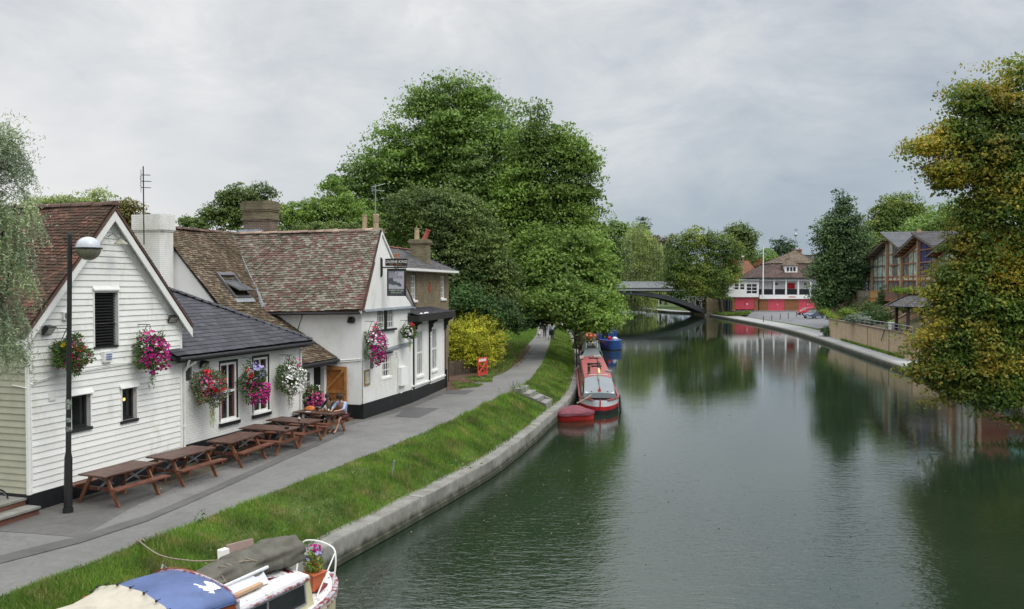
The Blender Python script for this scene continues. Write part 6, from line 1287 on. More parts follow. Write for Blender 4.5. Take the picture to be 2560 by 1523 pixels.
m_flake=M('flaking_white_paint',(.78,.78,.79),.6,.04,6,.4,30,dirt=(.18,.13,.12),dpos=(.60,.64),dsc=9)
m_flaker=M('flaking_red_grey_paint',(.42,.40,.44),.6,.15,6,.4,30,dirt=(.22,.05,.05),dpos=(.46,.54),dsc=9)
m_dred=M('dark_red_deck',(.17,.012,.018),.45,.2,5,.2,20,dirt=(.6,.6,.6),dpos=(.66,.68),dsc=8)
m_blue=M('blue_hardtop',(.075,.12,.28),.35,.25,2.2,.2,10,dirt=(.035,.05,.13),dpos=(.55,.75),dsc=1.3,spec=.5)
m_canvas=M('beige_canvas',(.50,.46,.38),.85,.1,3,.4,16,dirt=(.34,.31,.26),dpos=(.55,.75),dsc=2.2)
m_tarp=M('olive_tarpaulin',(.105,.10,.08),.75,.25,4,.7,7)
m_var=M('varnished_red_wood',(.27,.055,.015),.35,.25,4,.2,30,spec=.6)
B=thing('cabin_boat','old cream cabin boat with blue hardtop and flaking white roof moored at the near bank','boat',Q(-3.3,0,0))
def half(s_): return float(np.interp(-s_,[0,.25,.6,1.1,1.8,3.2,7],[.04,.42,.72,.95,1.12,1.25,1.2]))
st=[]
for s_ in (0,-.12,-.25,-.4,-.6,-.85,-1.1,-1.5,-2.2,-3.2,-4.5,-6,-7.2):
    h_=half(s_); zt=float(np.interp(-s_,[0,2,7],[1.0,.86,.78])); st.append((s_,[(.02*1,-.35),(h_*.55,-.25),(h_*.82,.0),(h_*.95,.45),(h_,zt-.10),(h_+.03,zt-.09),(h_+.03,zt-.03),(h_-.02,zt)]))
b=MB(); hull(b,CB,st); b.build('hull',m_cream,B,smooth=35)
b=MB(); vs=[]; 
for s_,_ in st: 
    h_=half(s_)-.005; zt=float(np.interp(-s_,[0,2,7],[1.0,.86,.78]))+.004; vs+= [Q(s_,h_,zt),Q(s_,0,zt+.03),Q(s_,-h_,zt)]
fs=[]; 
for i in range(len(st)-1): fs+=[(3*i,3*i+1,3*i+4,3*i+3),(3*i+1,3*i+2,3*i+5,3*i+4)]
b.add(vs,fs); b.build('deck',m_flake,B,recalc=False)
b=MB()
for sg in(1,-1):
    pts=[Q(s_,(half(s_)-.0)*sg,float(np.interp(-s_,[0,2,7],[1.0,.86,.78]))+.01) for s_ in (-.02,-.15,-.3,-.6,-1,-1.6,-2.5,-3.5,-5,-7)]
    for i in range(len(pts)-1): b.bar(pts[i],pts[i+1],.10,.05)
    pts2=[p-Z*.10+CB.b*.03*sg for p in pts]
    b.tube(pts2,.025,6)
b.build('gunwale',m_flaker,B,smooth=40)
# coachroof
cr0,cr1=-3.25,-1.32
b=MB(); tf=lambda s_:float(np.interp(s_,[cr0,cr1],[1.08,.84])); prof=lambda s_,w: [(w,1.46),(w*.98,1.53),(w*.6,1.565),(w*.2,1.58)]
hull(b,CB,[(cr0,prof(0,1.10)),(cr1-.3,prof(0,.90)),(cr1,[(.82,1.43),(.81,1.49),(.5,1.515),(.16,1.525)])]); b.build('cabin_roof',m_flake,B,smooth=35)
b=MB(); b.hexa([Q(cr0+.02,-.36,1.575),Q(cr0+.02,.64,1.56),Q(cr1-.15,.58,1.53),Q(cr1-.15,-.36,1.54)],[Q(cr0+.02,-.36,1.605),Q(cr0+.02,.64,1.592),Q(cr1-.15,.56,1.557),Q(cr1-.15,-.36,1.565)]); b.build('red_roof_panel',m_dred,B)
b=MB()
for sg in(1,-1):
    pf=[(cr0,.86),(cr1+.12,.90),(cr1-.02,1.47),(cr0,1.50)]
    b.prism([Q(s_,(tf(s_)-.02)*sg,z_) for s_,z_ in pf],CB.b*(-.04*sg))
b.hexa([Q(cr1+.12,-.80,.88),Q(cr1+.12,.80,.88),Q(cr1+.08,.80,.88),Q(cr1+.08,-.80,.88)],[Q(cr1,-.80,1.46),Q(cr1,.80,1.46),Q(cr1-.04,.80,1.46),Q(cr1-.04,-.80,1.46)]); b.build('cabin_side',m_cream,B)
for sg in(1,-1):
    o=None; b=MB(); pf=[(cr0+.18,.98),(cr1-.12,1.02),(cr1-.17,1.40),(cr0+.18,1.42)]; b.prism([Q(s_,(tf(s_)-.015)*sg,z_) for s_,z_ in pf],CB.b*(.012*sg)); o=b.build('cabin_window',m_glass,B)
    b=MB(); 
    for i in range(4): b.bar(Q(pf[i][0],tf(pf[i][0])*sg,pf[i][1]),Q(pf[(i+1)%4][0],tf(pf[(i+1)%4][0])*sg,pf[(i+1)%4][1]),.02,.035)
    b.bar(Q(-2.42,tf(-2.42)*sg,1.0),Q(-2.42,tf(-2.42)*sg,1.41),.02,.04); b.build('window_frame',m_steel,o)
b=MB(); b.tube([Q(cr0,1.10,1.455),Q(cr1-.3,.90,1.455),Q(cr1-.02,.83,1.445)],.028,6);  b.build('roof_edge',m_flaker,B,smooth=True)
# wheelhouse with blue hardtop
w0,w1_=-4.12,-3.18
def archshell(mb,s0,s1,hw,z0,z1,th=.04,n=15,lean=0,sag=0):
    vs=[];fs=[]
    for s_,dz in ((s0,0),((s0+s1)/2,sag),(s1,0)):
        for t_,z_ in arcrib(hw,z0,z1,n): vs.append(Q(s_,t_+.10,z_+dz))
    for i in range(2):
        for j in range(n-1): fs.append((i*n+j,i*n+j+1,(i+1)*n+j+1,(i+1)*n+j))
    k=len(vs); vs+=[v-Z*th for v in vs]; fs+=[tuple(k+i for i in reversed(f)) for f in fs]
    for a in (0,2*n):
        for j in range(n-1): fs.append((a+j,a+j+1,k+a+j+1,k+a+j))
    mb.add(vs,fs)
b=MB(); archshell(b,w0-.3,w1_+.02,1.03,1.68,1.92,.035,21,sag=.03); ht=b.build('blue_hardtop',m_blue,B,smooth=50)
# torn white patch where the blue paint has gone
pz=[(.50,-.86),(.58,-.70),(.50,-.60),(.44,-.42),(.60,-.36),(.62,-.26),(.50,-.22),(.46,-.14),(.62,-.06),(.80,-.08),(.78,-.30),(.86,-.36),(.80,-.46),(.70,-.50),(.64,-.72)]
b=MB(); 
def onarc(t_): a=math.acos(max(-1,min(1,(t_-.10)/1.03))); return 1.68+.24*math.sin(a)
b.add([Q(w1_-.03+y_*.62,t_*1.08,onarc(t_*1.08)+.016) for t_,y_ in pz],[tuple(range(len(pz)))]); b.build('bare_white_patch',M('bare_white_gelcoat',(.82,.82,.83),.5,.03),ht,recalc=False)
b=MB(); 
for s_ in(w1_+.0,): 
    pts=[Q(s_,t_+.10,z_+.005) for t_,z_ in arcrib(1.05,1.66,1.92,21)]; 
    b.tube(pts,.022,6)
b.build('hardtop_trim',m_flaker,ht,smooth=True)
b=MB()
for sg in(1,-1): b.prism([Q(w0-.3,1.10*sg,.82),Q(w1_,1.10*sg,.84),Q(w1_,1.10*sg,1.68),Q(w0-.3,1.10*sg,1.68)],CB.b*(-.04*sg))
b.prism([Q(w1_,-1.0,.84),Q(w1_,1.0,.84)]+[Q(w1_,t_,z_) for t_,z_ in arcrib(1.06,1.64,1.95,11)],CB.a*.03); b.build('wheelhouse',m_var,B)
b=MB(); b.bar(Q(w1_+.04,1.10,.9),Q(w1_+.04,1.10,1.66),.06,.06); b.build('corner_post',m_flaker,B)
b=MB(); vs=[];fs=[]; n=21; SS=[-4.30,-4.34,-4.8,-5.3,-5.9,-6.6]
for i,s_ in enumerate(SS):
    for j,(t_,z_) in enumerate(arcrib(1.14-.02*i,1.60-.07*i,2.02-.03*i,n)): vs.append(Q(s_+ .0,t_+.08,z_-.05*(i in(2,4))+.012*math.sin(j*1.7+i)))
for i in range(len(SS)-1):
    for j in range(n-1): fs.append((i*n+j,i*n+j+1,(i+1)*n+j+1,(i+1)*n+j))
b.add(vs,fs); 
for sg in (1,-1): b.add([Q(-4.3,1.16*sg,1.5),Q(-6.6,1.06*sg,1.2),Q(-6.6,1.05*sg,.8),Q(-4.3,1.08*sg,.8)],[(0,1,2,3)])
cv=b.build('canvas_cover',m_canvas,B,smooth=60,recalc=False); sm=cv.modifiers.new('t','SOLIDIFY'); sm.thickness=.01
b=MB()
for a in np.linspace(.35,math.pi-.35,9): c=Q(-4.33,.08+1.14*math.cos(a),1.60+.42*math.sin(a)+.02); b.lathe(c,[(.02,-.015),(.022,.01),(.008,.02)],8); b.tube([c,c+CB.a*.07+Z*.01],.006,4)
b.build('canvas_studs',m_black,cv)
# pulpit hoop
b=MB(); hp=[Q(-.42,.50,.98),Q(-.34,.50,1.35),Q(-.30,.42,1.62),Q(-.30,.15,1.70),Q(-.30,-.15,1.70),Q(-.30,-.42,1.62),Q(-.34,-.50,1.35),Q(-.42,-.50,.98)]
cpt=[]
for i in range(len(hp)-1):
    p0=hp[max(i-1,0)];p1=hp[i];p2=hp[i+1];p3=hp[min(i+2,len(hp)-1)]
    for t in np.linspace(0,1,5,endpoint=False): cpt.append(.5*((2*p1)+(p2-p0)*t+(2*p0-5*p1+4*p2-p3)*t*t+(3*p1-p0-3*p2+p3)*t**3))
cpt.append(hp[-1]); b.tube(cpt,.017,8); b.tube([Q(-.31,.45,1.55),Q(-.95,.62,.95)],.014,6); b.tube([Q(-.31,-.45,1.55),Q(-.95,-.62,.95)],.014,6); b.build('bow_rail',m_trim,B,smooth=True)
b=MB(); b.hexa([Q(-.9,.45,.985),Q(-.55,.35,.99),Q(-.5,.45,.99),Q(-.85,.6,.985)],[Q(-.9,.45,1.03),Q(-.55,.35,1.03),Q(-.5,.45,1.03),Q(-.85,.6,1.03)]); b.build('red_deck_fitting',m_dred,B)
b=MB(); b.tube([Q(-3.2,-.9,1.6),Q(-3.05,-.95,1.85),Q(-2.95,-.92,1.7)],.02,6); b.build('cleat',m_steel,B)
# tarpaulin bundle on the roof
B2_=thing('tarpaulin_bundle','rolled olive tarpaulin lashed with cord along the roof of the cabin boat','tarpaulin',Q(-2.3,-.3,1.6)); b=MB(); vs=[];fs=[]; n=40; S_=np.linspace(-3.5,-.98,90); rr=np.random.default_rng(4)
for i,s_ in enumerate(S_):
    f=(s_+3.5)/2.52; w=.30+.10*math.sin(f*3.0)+.07*f; hgt=.13+.11*math.sin(f*2.4)+.09*f; 
    e_=min(1,min(i,len(S_)-1-i)/5)**.5; w*=.3+.7*e_; hgt*=.4+.6*e_
    for j in range(n):
        a=2*math.pi*j/n; k=1+.07*math.sin(a*7+f*5)+.05*math.sin(a*11-f*7)+.06*math.sin(a*2+f*19)+.03*math.sin(a*4+f*31)+rr.normal()*.006-.13*sum(math.exp(-((f-c0)/.018)**2) for c0 in(.14,.27,.42,.58,.74))
        vs.append(Q(s_,.14-.06*(1-f)+w*k*math.cos(a),1.575+max(-.02,hgt*.72+hgt*.85*k*math.sin(a))))
for i in range(len(S_)-1):
    for j in range(n): fs.append((i*n+j,i*n+(j+1)%n,(i+1)*n+(j+1)%n,(i+1)*n+j))
fs.append(tuple(range(n-1,-1,-1))); fs.append(tuple((len(S_)-1)*n+j for j in range(n))); b.add(vs,fs); b.build('folded_tarpaulin',m_tarp,B2_,smooth=85)
b=MB(); rr=random.Random(9)
for k in range(11):
    s_=-3.25+k*.15; pts=[]
    for a in np.linspace(-.3,3.4,12): pts.append(Q(s_+.06*math.sin(a*3+k)+rr.uniform(-.02,.02),.09+.38*math.cos(a),1.60+.10+.27*math.sin(a)*(.72+.014*k)))
    if k in(0,1,3,4,5,7,10): b.tube(pts,.009,5)
for k in range(5): c=Q(-2.7+.13*k,.2+.03*k,1.93); b.ring(c,.07+.015*k,.008,6,(.3*math.sin(k*2),.3,1),seg=14,s2=5)
b.build('cord',m_rope,B2_,smooth=True)
o=thing('white_pole','long white pole lying on the boat roof beside the tarpaulin','pole',Q(-2.7,.3,1.7)); b=MB(); b.tube([Q(-3.35,.62,1.74),Q(-2.05,.56,1.80)],.030,8); b.build('pole_tube',M('white_plastic_pipe',(.62,.64,.68),.35,.05),o,smooth=True)
o=thing('white_board','white board and timber batten strapped beside the pole on the boat roof','board',Q(-2.7,.4,1.7)); b=MB(); b.hexa([Q(-3.15,.64,1.62),Q(-3.15,.80,1.59),Q(-2.15,.72,1.59),Q(-2.15,.56,1.62)],[Q(-3.15,.60,1.74),Q(-3.15,.64,1.74),Q(-2.15,.56,1.76),Q(-2.15,.52,1.76)]); b.build('panel',M('off_white_board',(.6,.62,.66),.5,.06),o); b=MB(); b.bar(Q(-3.15,.82,1.62),Q(-2.35,.74,1.63),.09,.05); b.build('batten',M('raw_timber',(.45,.30,.18),.7,.2),o)
o=thing('spare_board','plain brown board and white box standing behind the tarpaulin on the boat roof','board',Q(-2.2,-.72,1.7)); b=MB(); b.hexa([Q(-1.95,-.60,1.55),Q(-1.35,-.60,1.5),Q(-1.35,-.56,1.5),Q(-1.95,-.56,1.55)],[Q(-1.95,-.68,1.95),Q(-1.35,-.68,1.92),Q(-1.35,-.64,1.92),Q(-1.95,-.64,1.95)]); b.build('panel',M('pinkish_brown_board',(.30,.22,.19),.8,.1),o); b=MB(); b.hexa([Q(-2.15,-.62,1.52),Q(-1.98,-.62,1.52),Q(-1.98,-.52,1.52),Q(-2.15,-.52,1.52)],[Q(-2.15,-.66,1.92),Q(-1.98,-.66,1.92),Q(-1.98,-.54,1.92),Q(-2.15,-.54,1.92)]); b.build('box',m_trim,o)
# flower pot on the foredeck
pc=Q(-.82,.40,1.0); o=thing('flower_pot','square terracotta pot of pink and violet flowers on the boat foredeck','flower pot',pc); b=MB()
rp=lambda w,z:[pc+CB.a*x*w+CB.b*y*w+Z*z for x,y in((-1,-1),(1,-1),(1,1),(-1,1))]
b.hexa(rp(.12,0),rp(.17,.33)); b.hexa(rp(.185,.30),rp(.185,.34)); b.build('pot',M('terracotta_plastic',(.50,.13,.055),.55,.08,8),o,bevel=.01)
r=np.random.default_rng(12); n=700; d=r.normal(size=(n,3)); d/=np.linalg.norm(d,axis=1)[:,None]; p_=np.array(pc)+np.array([0,0,.52])+d*np.array([.20,.20,.24])*r.random(n)[:,None]**.4; V,F=leafcloud(p_,.04+.03*r.random(n),seed=2); fastmesh('foliage',V,F,leafmat('pot_leaves',[(.05,.12,.02),(.10,.18,.03),(.22,.28,.04),(.14,.16,.11)],.25),o,loc=pc)
c=pc+Z*.55; flowers(m_mag,'magenta_flowers',o,c+Z*.22+CB.a*.03,(.11,.11,.06),34,.055,3); flowers(m_lil,'lilac_flowers',o,c+Z*.12,(.18,.18,.10),22,.06,4); flowers(m_red,'red_flowers',o,c+CB.b*.12,(.10,.10,.10),8,.045,5); flowers(m_org,'orange_flowers',o,c-Z*.1,(.16,.16,.10),10,.04,6)

# ---- narrowboats
m_rroof=M('faded_red_roof',(.36,.10,.10),.5,.12,2,.1,10,dirt=(.30,.12,.11),dpos=(.5,.8)); m_rside=M('red_cabin_side',(.34,.03,.035),.4,.15,3); m_rhull=M('red_stripe',(.45,.02,.03),.4,.1); m_hblk=M('hull_black',(.015,.015,.017),.55,.3,3); m_cov=M('grey_cover',(.22,.25,.27),.65,.08,2,.3,12,stretch=(1,1,1)); m_hwht=M('white_hull_band',(.66,.70,.72),.4,.06); m_brass=M('worn_brass',(.45,.36,.18),.35,.2,metal=.8)
def nb_hull(B,BFm,L,hw,zt,m1,m2,m3,round_=1.6,zb=.20,zs=.42):
    def h_(s_): 
        return hw*min(1,(max(0,s_)/round_)**.42 if s_<round_ else 1)*min(1,max(.02,(L-s_)/1.2)**.5 if s_>L-1.2 else 1)
    S=[0.02,.08,.2,.4,.7,1.1,1.6,3,L*.5,L-1.2,L-.7,L-.3,L-.05]
    for nm_,za,zb_,mm,off in (('black_hull',-.4,zb,m1,.0),('stripe',zb,zs,m2,.012),('top_band',zs,zt,m3,.0)):
        b=MB(); hull(b,BFm,[(s_,[(max(.03,h_(s_))*.96+off*0,za),(max(.03,h_(s_))+off,zb_)]) for s_ in S]); b.build(nm_,mm,B,smooth=50)
    return h_
NB=BF((4.55,43.2),(.066,1)); q=NB.P
B=thing('red_narrowboat','long red narrowboat with grey cratch cover and white and red hull moored by the bank','boat',q(0,0,0))
h_=nb_hull(B,NB,17.5,1.04,.74,m_hblk,m_rhull,m_hwht,zb=.24,zs=.44)
b=MB(); S=[.15,.3,.6,1.0,1.5,2.5,8,16.3,17]; 
for sg in(1,-1):
    pts=[q(s_,h_(s_)*sg,.77) for s_ in S]
    for i in range(len(pts)-1): b.bar(pts[i],pts[i+1],.10,.07)
b.build('red_gunwale',m_rroof,B); b=MB(); b.poly([q(s_,h_(s_)*.97,.742) for s_ in S]+[q(s_,-h_(s_)*.97,.742) for s_ in reversed(S)]); b.build('deck',m_hblk,B,recalc=False)
# cratch cover
b=MB(); hull(b,NB,[(.75,[(.86,.80),(.80,1.02),(.40,1.06),(.0,1.08)]),(1.0,[(.88,.80),(.80,1.14),(.40,1.19),(.02,1.21)]),(3.0,[(.93,.80),(.74,1.60),(.4,1.68),(.02,1.74)])]); cc=b.build('cratch_cover',m_cov,B,smooth=30)
b=MB()
for sg in(1,-1): b.add([q(1.2,.91*sg,.92),q(2.9,.935*sg,.95),q(2.9,.80*sg,1.55),q(1.2,.86*sg,1.12)],[(0,1,2,3)])
b.build('cover_window',m_glass,cc,recalc=False)
b=MB(); b.tube([q(.85,0,1.14),q(3.0,0,1.80)],.02,6); b.build('cover_seam',m_gutter,cc)
b=MB(); b.tube([q(2.2,.0,1.6),q(3.6,.02,1.90)],.035,6); b.build('boat_pole',m_brass,B,smooth=True); b=MB(); b.lathe(q(.9,0,1.1),[(.07,0),(.09,.08),(.05,.16),(.03,.26)],10); b.build('red_lamp',m_rhull,B,smooth=True)
for t_ in(-.42,.42): b=MB(); b.lathe(q(.85,t_,1.06),[(.03,0),(.03,.10)],8); b.build('red_light',m_rhull,B)
for t_ in(-.6,.6): b=MB(); b.hexa([q(.80,t_-.14,1.03),q(.80,t_+.14,1.03),q(.92,t_+.14,1.06),q(.92,t_-.14,1.06)],[q(.80,t_-.14,1.07),q(.80,t_+.14,1.07),q(.92,t_+.14,1.11),q(.92,t_-.14,1.11)]); b.build('white_step',m_hwht,B)
b=MB(); hull(b,NB,[(3.0,[(.93,.78),(.74,1.62),(.4,1.68),(.02,1.72)]),(3.5,[(.93,.78),(.76,1.66),(.4,1.73),(.02,1.77)]),(15.2,[(.93,.78),(.76,1.70),(.4,1.77),(.02,1.81)])]); cb=b.build('cabin',m_rroof,B,smooth=30)
b=MB()
for sg in(1,-1):
    for s0,s1 in((5.5,6.6),(8,9.1),(10.5,11.6),(13,14)): 
        f=lambda z:(.93+(.76-.93)*(z-.78)/.9)*sg+.008*sg
        b.prism([q(s0,f(1.05),1.05),q(s1,f(1.05),1.05),q(s1,f(1.45),1.45),q(s0,f(1.45),1.45)],NB.b*.012*sg)
b.build('cabin_window',m_glass,cb)
b=MB(); 
for s_ in(7.5,9.0,13): b.hexa([q(s_,-.26,1.74),q(s_,.36,1.74),q(s_+.12,.36,1.74),q(s_+.12,-.26,1.74)],[q(s_,-.24,1.86),q(s_,.34,1.86),q(s_+.10,.34,1.86),q(s_+.10,-.24,1.86)]); b.bar(q(s_,-.3,1.86),q(s_,.4,1.86),.05,.03)
b.build('roof_hatch_rail',m_blackm,B)
b=MB(); b.lathe(q(4.0,-.48,1.72),[(.10,0),(.075,.05),(.075,.5),(.095,.52),(.095,.62),(.06,.62)],12); ch=b.build('chimney_flue',m_blackm,B,smooth=40); b=MB(); b.lathe(q(4.0,-.48,1.8),[(.08,.0),(.08,.04)],12); b.lathe(q(4.0,-.48,2.15),[(.08,.0),(.08,.05)],12); b.build('brass_band',m_brass,ch)
b=MB(); b.lathe(q(4.6,.08,1.75),[(.18,0),(.12,.06),(.09,.2),(.04,.26)],10); b.build('mushroom_vent',m_brass,B,smooth=True)
b=MB(); b.bar(q(5.6,.18,1.83),q(11.5,.26,1.87),.05,.05); b.bar(q(6,.25,1.83),q(10,.3,1.87),.04,.04); b.build('roof_poles',m_blackm,B)
b=MB(); b.bar(q(3.15,-.5,1.78),q(3.15,.55,1.78),.05,.04); b.build('white_rail',m_hwht,B); b=MB(); b.hexa([q(5.2,.5,1.75),q(5.5,.5,1.75),q(5.5,.86,1.7),q(5.2,.86,1.7)],[q(5.2,.5,1.82),q(5.5,.5,1.82),q(5.5,.86,1.78),q(5.2,.86,1.78)]); b.build('grey_plank',m_steel,B)
b=MB(); b.hexa([q(13.8,.1,1.80),q(13.8,.6,1.80),q(14.8,.6,1.80),q(14.8,.1,1.80)],[q(13.8,.1,1.9),q(13.8,.6,1.9),q(14.8,.6,1.9),q(14.8,.1,1.9)]); b.hexa([q(13.2,-.85,1.74),q(13.2,-.6,1.8),q(15.0,-.6,1.8),q(15,-.85,1.74)],[q(13.2,-.85,1.83),q(13.2,-.6,1.88),q(15,-.6,1.88),q(15,-.85,1.83)]); b.build('solar_panel',M('pale_panel',(.45,.40,.36),.4),B)
b=MB(); b.hexa([q(15.2,-.8,.8),q(15.2,.8,.8),q(16.4,.55,.8),q(16.4,-.55,.8)],[q(15.2,-.7,1.75),q(15.2,.7,1.75),q(16.2,.4,2.25),q(16.2,-.4,2.25)]); b.build('stern_hood',m_cov,B)
b=MB(); b.tube([q(-.0,.0,.85),q(-.03,.0,.3)],.03,6); b.build('bow_fender',m_rhull,B); b=MB()
for s_,t_ in((2,1.12),(2.3,1.12)): b.tube([q(s_,t_,.75),q(s_-.5,t_+.02,.05)],.05,8)
b.build('side_fender',m_black,B,smooth=True)
o=thing('mooring_line','pale rope from the red narrowboat cabin to the bank','rope',q(9.5,-1,1)); b=MB(); b.tube([q(9.5,-1.0,.8),q(9.8,-1.7,.85),q(9.6,-2.2,.75)],.015,5); b.tube([q(.35,-.45,1.0),q(-.05,-.7,.9),q(-.6,-1.2,.7)],.03,5);  b.build('line',m_rope,o,smooth=True)
# dinghy
DG=BF((2.22,41.4),(.95,.30)); q2=DG.P; B=thing('covered_dinghy','small red dinghy under a gathered maroon cover beside the narrowboat bow','dinghy',q2(.9,0,0)); 
b=MB(); hull(b,DG,[(s_,[(w*.6,-.1),(w*.92,.12),(w,.38)]) for s_,w in((0,.10),(.12,.34),(.45,.54),(.9,.60),(1.35,.50),(1.7,.28),(1.95,.06))]); b.build('hull',M('bright_red_hull',(.50,.03,.03),.4,.1),B,smooth=45)
b=MB(); vs=[];fs=[]; SS=[(-.05,.14,.40),(.10,.38,.47),(.3,.52,.55),(.5,.60,.62),(.75,.64,.68),(.95,.65,.72),(1.15,.61,.70),(1.35,.54,.63),(1.6,.40,.54),(1.8,.24,.46),(2.0,.08,.41)]; n=25
for i,(s_,w,hh) in enumerate(SS):
    for j in range(n): 
        a=math.pi*j/(n-1); x=math.cos(a); vs.append(q2(s_,w*x*(1+.03*math.sin(j*2.4+i)),.30+.06*math.sin(j*1.9)*(j in(0,1,n-2,n-1))+(hh-.30)*math.sin(a)**.8+.03*math.sin(j*1.9+i*.9)*math.sin(a)+.015*math.sin(j*4.1-i)))
for i in range(len(SS)-1):
    for j in range(n-1): fs.append((i*n+j,i*n+j+1,(i+1)*n+j+1,(i+1)*n+j))
fs.append(tuple(range(n-1,-1,-1))); fs.append(tuple((len(SS)-1)*n+j for j in range(n)))
b.add(vs,fs); b.build('maroon_cover',M('maroon_canvas',(.19,.055,.075),.75,.15,4,.5,14),B,smooth=55)
b=MB(); b.poly([q2(-.01,-.12,.33),q2(-.01,.12,.33),q2(-.012,0,.12)]); b.build('grey_emblem',m_steel,B)
# green boat behind
GB=BF((6.0,63.2),(.09,1)); q3=GB.P; B=thing('green_narrowboat','dark green narrowboat with a cluttered roof moored behind the red one','boat',q3(0,0,0)); m_grn=M('dark_green_paint',(.02,.055,.035),.45,.2); nb_hull(B,GB,15,1.0,.7,m_hblk,m_grn,m_grn)
b=MB(); hull(b,GB,[(1.6,[(.9,.7),(.74,1.6),(.02,1.68)]),(13.5,[(.9,.7),(.74,1.65),(.02,1.73)])]); b.build('cabin',m_grn,B,smooth=30); b=MB(); b.hexa([q3(.6,-.5,.7),q3(.6,.5,.7),q3(1.6,.5,.7),q3(1.6,-.5,.7)],[q3(.8,-.45,1.75),q3(.8,.45,1.75),q3(1.6,.45,1.75),q3(1.6,-.45,1.75)]); b.build('orange_cratch_board',M('orange_brown_board',(.30,.12,.04),.6,.3),B)
rr=random.Random(11)
mm=[m_steel,m_hwht,m_tarp,m_rope,m_brass,m_gutter]
for k,(nm_,s_,t_,w,l,hh,mt) in enumerate((('roof_box',2.5,-.2,.3,.5,.3,m_tarp),('log_pile',4,.1,.5,.8,.25,m_barkg),('white_bin',5.6,.3,.15,.15,.4,m_hwht),('folded_chair',6.8,-.1,.35,.6,.25,m_steel),('plank_stack',8.5,.2,.3,1.6,.15,m_rope),('plant_trough',10.5,0,.4,.3,.25,m_brass),('grey_crate',11.8,.2,.3,.4,.35,m_steel))):
    o=thing(nm_,nm_.replace('_',' ')+' lying on the roof of the dark green narrowboat',nm_.split('_')[-1],q3(s_,t_,1.7)); b=MB()
    for z in range(3): b.hexa([q3(s_-l*.5,t_-w*.5+z*.02,1.70+hh*z/3),q3(s_+l*.5,t_-w*.5,1.70+hh*z/3),q3(s_+l*.5,t_+w*.5,1.70+hh*z/3),q3(s_-l*.5,t_+w*.5,1.70+hh*z/3)],[q3(s_-l*.46,t_-w*.46,1.69+hh*(z+1)/3),q3(s_+l*.46,t_-w*.46,1.69+hh*(z+1)/3),q3(s_+l*.46,t_+w*.46,1.69+hh*(z+1)/3),q3(s_-l*.46,t_+w*.46,1.69+hh*(z+1)/3)])
    b.build('stacked_layers',mt,o)
b=MB(); 
for s_,t_ in((2.9,-.45),(5.1,.45)): b.tube([q3(s_,t_,1.65),q3(s_,t_,2.25)],.07,8)
b.build('chimney_flue',m_hwht,B)
RB_=BF((7.3,80),(.08,1)); q4=RB_.P; B=thing('orange_red_narrowboat','orange red narrowboat cabin far under the overhanging tree','boat',q4(0,0,0)); nb_hull(B,RB_,14,1.0,.7,m_hblk,m_rhull,m_rhull); b=MB(); hull(b,RB_,[(.8,[(.9,.7),(.78,1.75),(.02,1.85)]),(12,[(.9,.7),(.78,1.75),(.02,1.85)])]); b.build('cabin',M('orange_red_paint',(.45,.07,.035),.5,.2),B,smooth=30); b=MB(); b.hexa([q4(.74,-.7,1.0),q4(.74,-.1,1.0),q4(.79,-.1,1.0),q4(.79,-.7,1.0)],[q4(.74,-.7,1.65),q4(.74,-.1,1.65),q4(.79,-.1,1.65),q4(.79,-.7,1.65)]); b.build('white_sign_board',m_hwht,B)
BB=BF((10.45,86.5),(-.03,1)); q5_=BB.P; B=thing('blue_narrowboat','blue narrowboat with open well deck moored outermost under the tree','boat',q5_(0,0,0)); m_bb2=M('royal_blue_paint',(.02,.07,.25),.4,.2); nb_hull(B,BB,15,1.15,1.0,m_hblk,m_bb2,m_bb2,zb=.1,zs=.5)
b=MB(); b.box(0,0,0,0,0,0) if False else None
b.hexa([q5_(3.2,-.95,.9),q5_(3.2,.95,.9),q5_(13,.95,.9),q5_(13,-.95,.9)],[q5_(3.2,-.8,2.05),q5_(3.2,.8,2.05),q5_(13,.8,2.05),q5_(13,-.8,2.05)]); b.build('cabin',m_bb2,B); b=MB(); b.add([q5_(3.0,0,2.8),q5_(3.1,-.75,2.15),q5_(3.1,.75,2.15),q5_(4.8,-.75,2.15),q5_(4.8,.75,2.15),q5_(4.8,0,2.8)],[(0,1,2),(0,2,4,5),(0,5,3,1),(1,3,4,2)]); b.build('pale_cratch_hood',m_hwht,B)
b=MB(); b.hexa([q5_(3.15,-.7,1.1),q5_(3.15,-.1,1.1),q5_(3.2,-.1,1.1),q5_(3.2,-.7,1.1)],[q5_(3.15,-.7,1.9),q5_(3.15,-.1,1.9),q5_(3.2,-.1,1.9),q5_(3.2,-.7,1.9)]); b.build('open_doorway',m_dark,B)
o=thing('deck_clutter','red can and white bags on the well deck of the blue narrowboat','deck items',q5_(1.6,0,1)); b=MB(); b.lathe(q5_(1.3,-.2,.98),[(.2,0),(.2,.3),(.08,.36),(.06,.42)],10); b.build('red_can',m_rhull,o,smooth=40); b=MB(); b.lathe(q5_(1.5,.35,.98),[(.2,0),(.25,.15),(.15,.32),(.03,.35)],9); b.lathe(q5_(2.1,.6,.98),[(.15,0),(.2,.12),(.1,.25)],9); b.build('white_bag',m_hwht,o,smooth=50)
# thin pole leaning on the far kerb near the boats
o=thing('mooring_pole','dark mooring pole upright on the kerb beside the green narrowboat','pole',at(1440,935,.6)); p=at(1442,918,.62); b=MB(); b.tube([p,p+Vector((-.15,-1.0,2.6))],.045,8); b.build('pole_shaft',m_gutter,o,smooth=True)

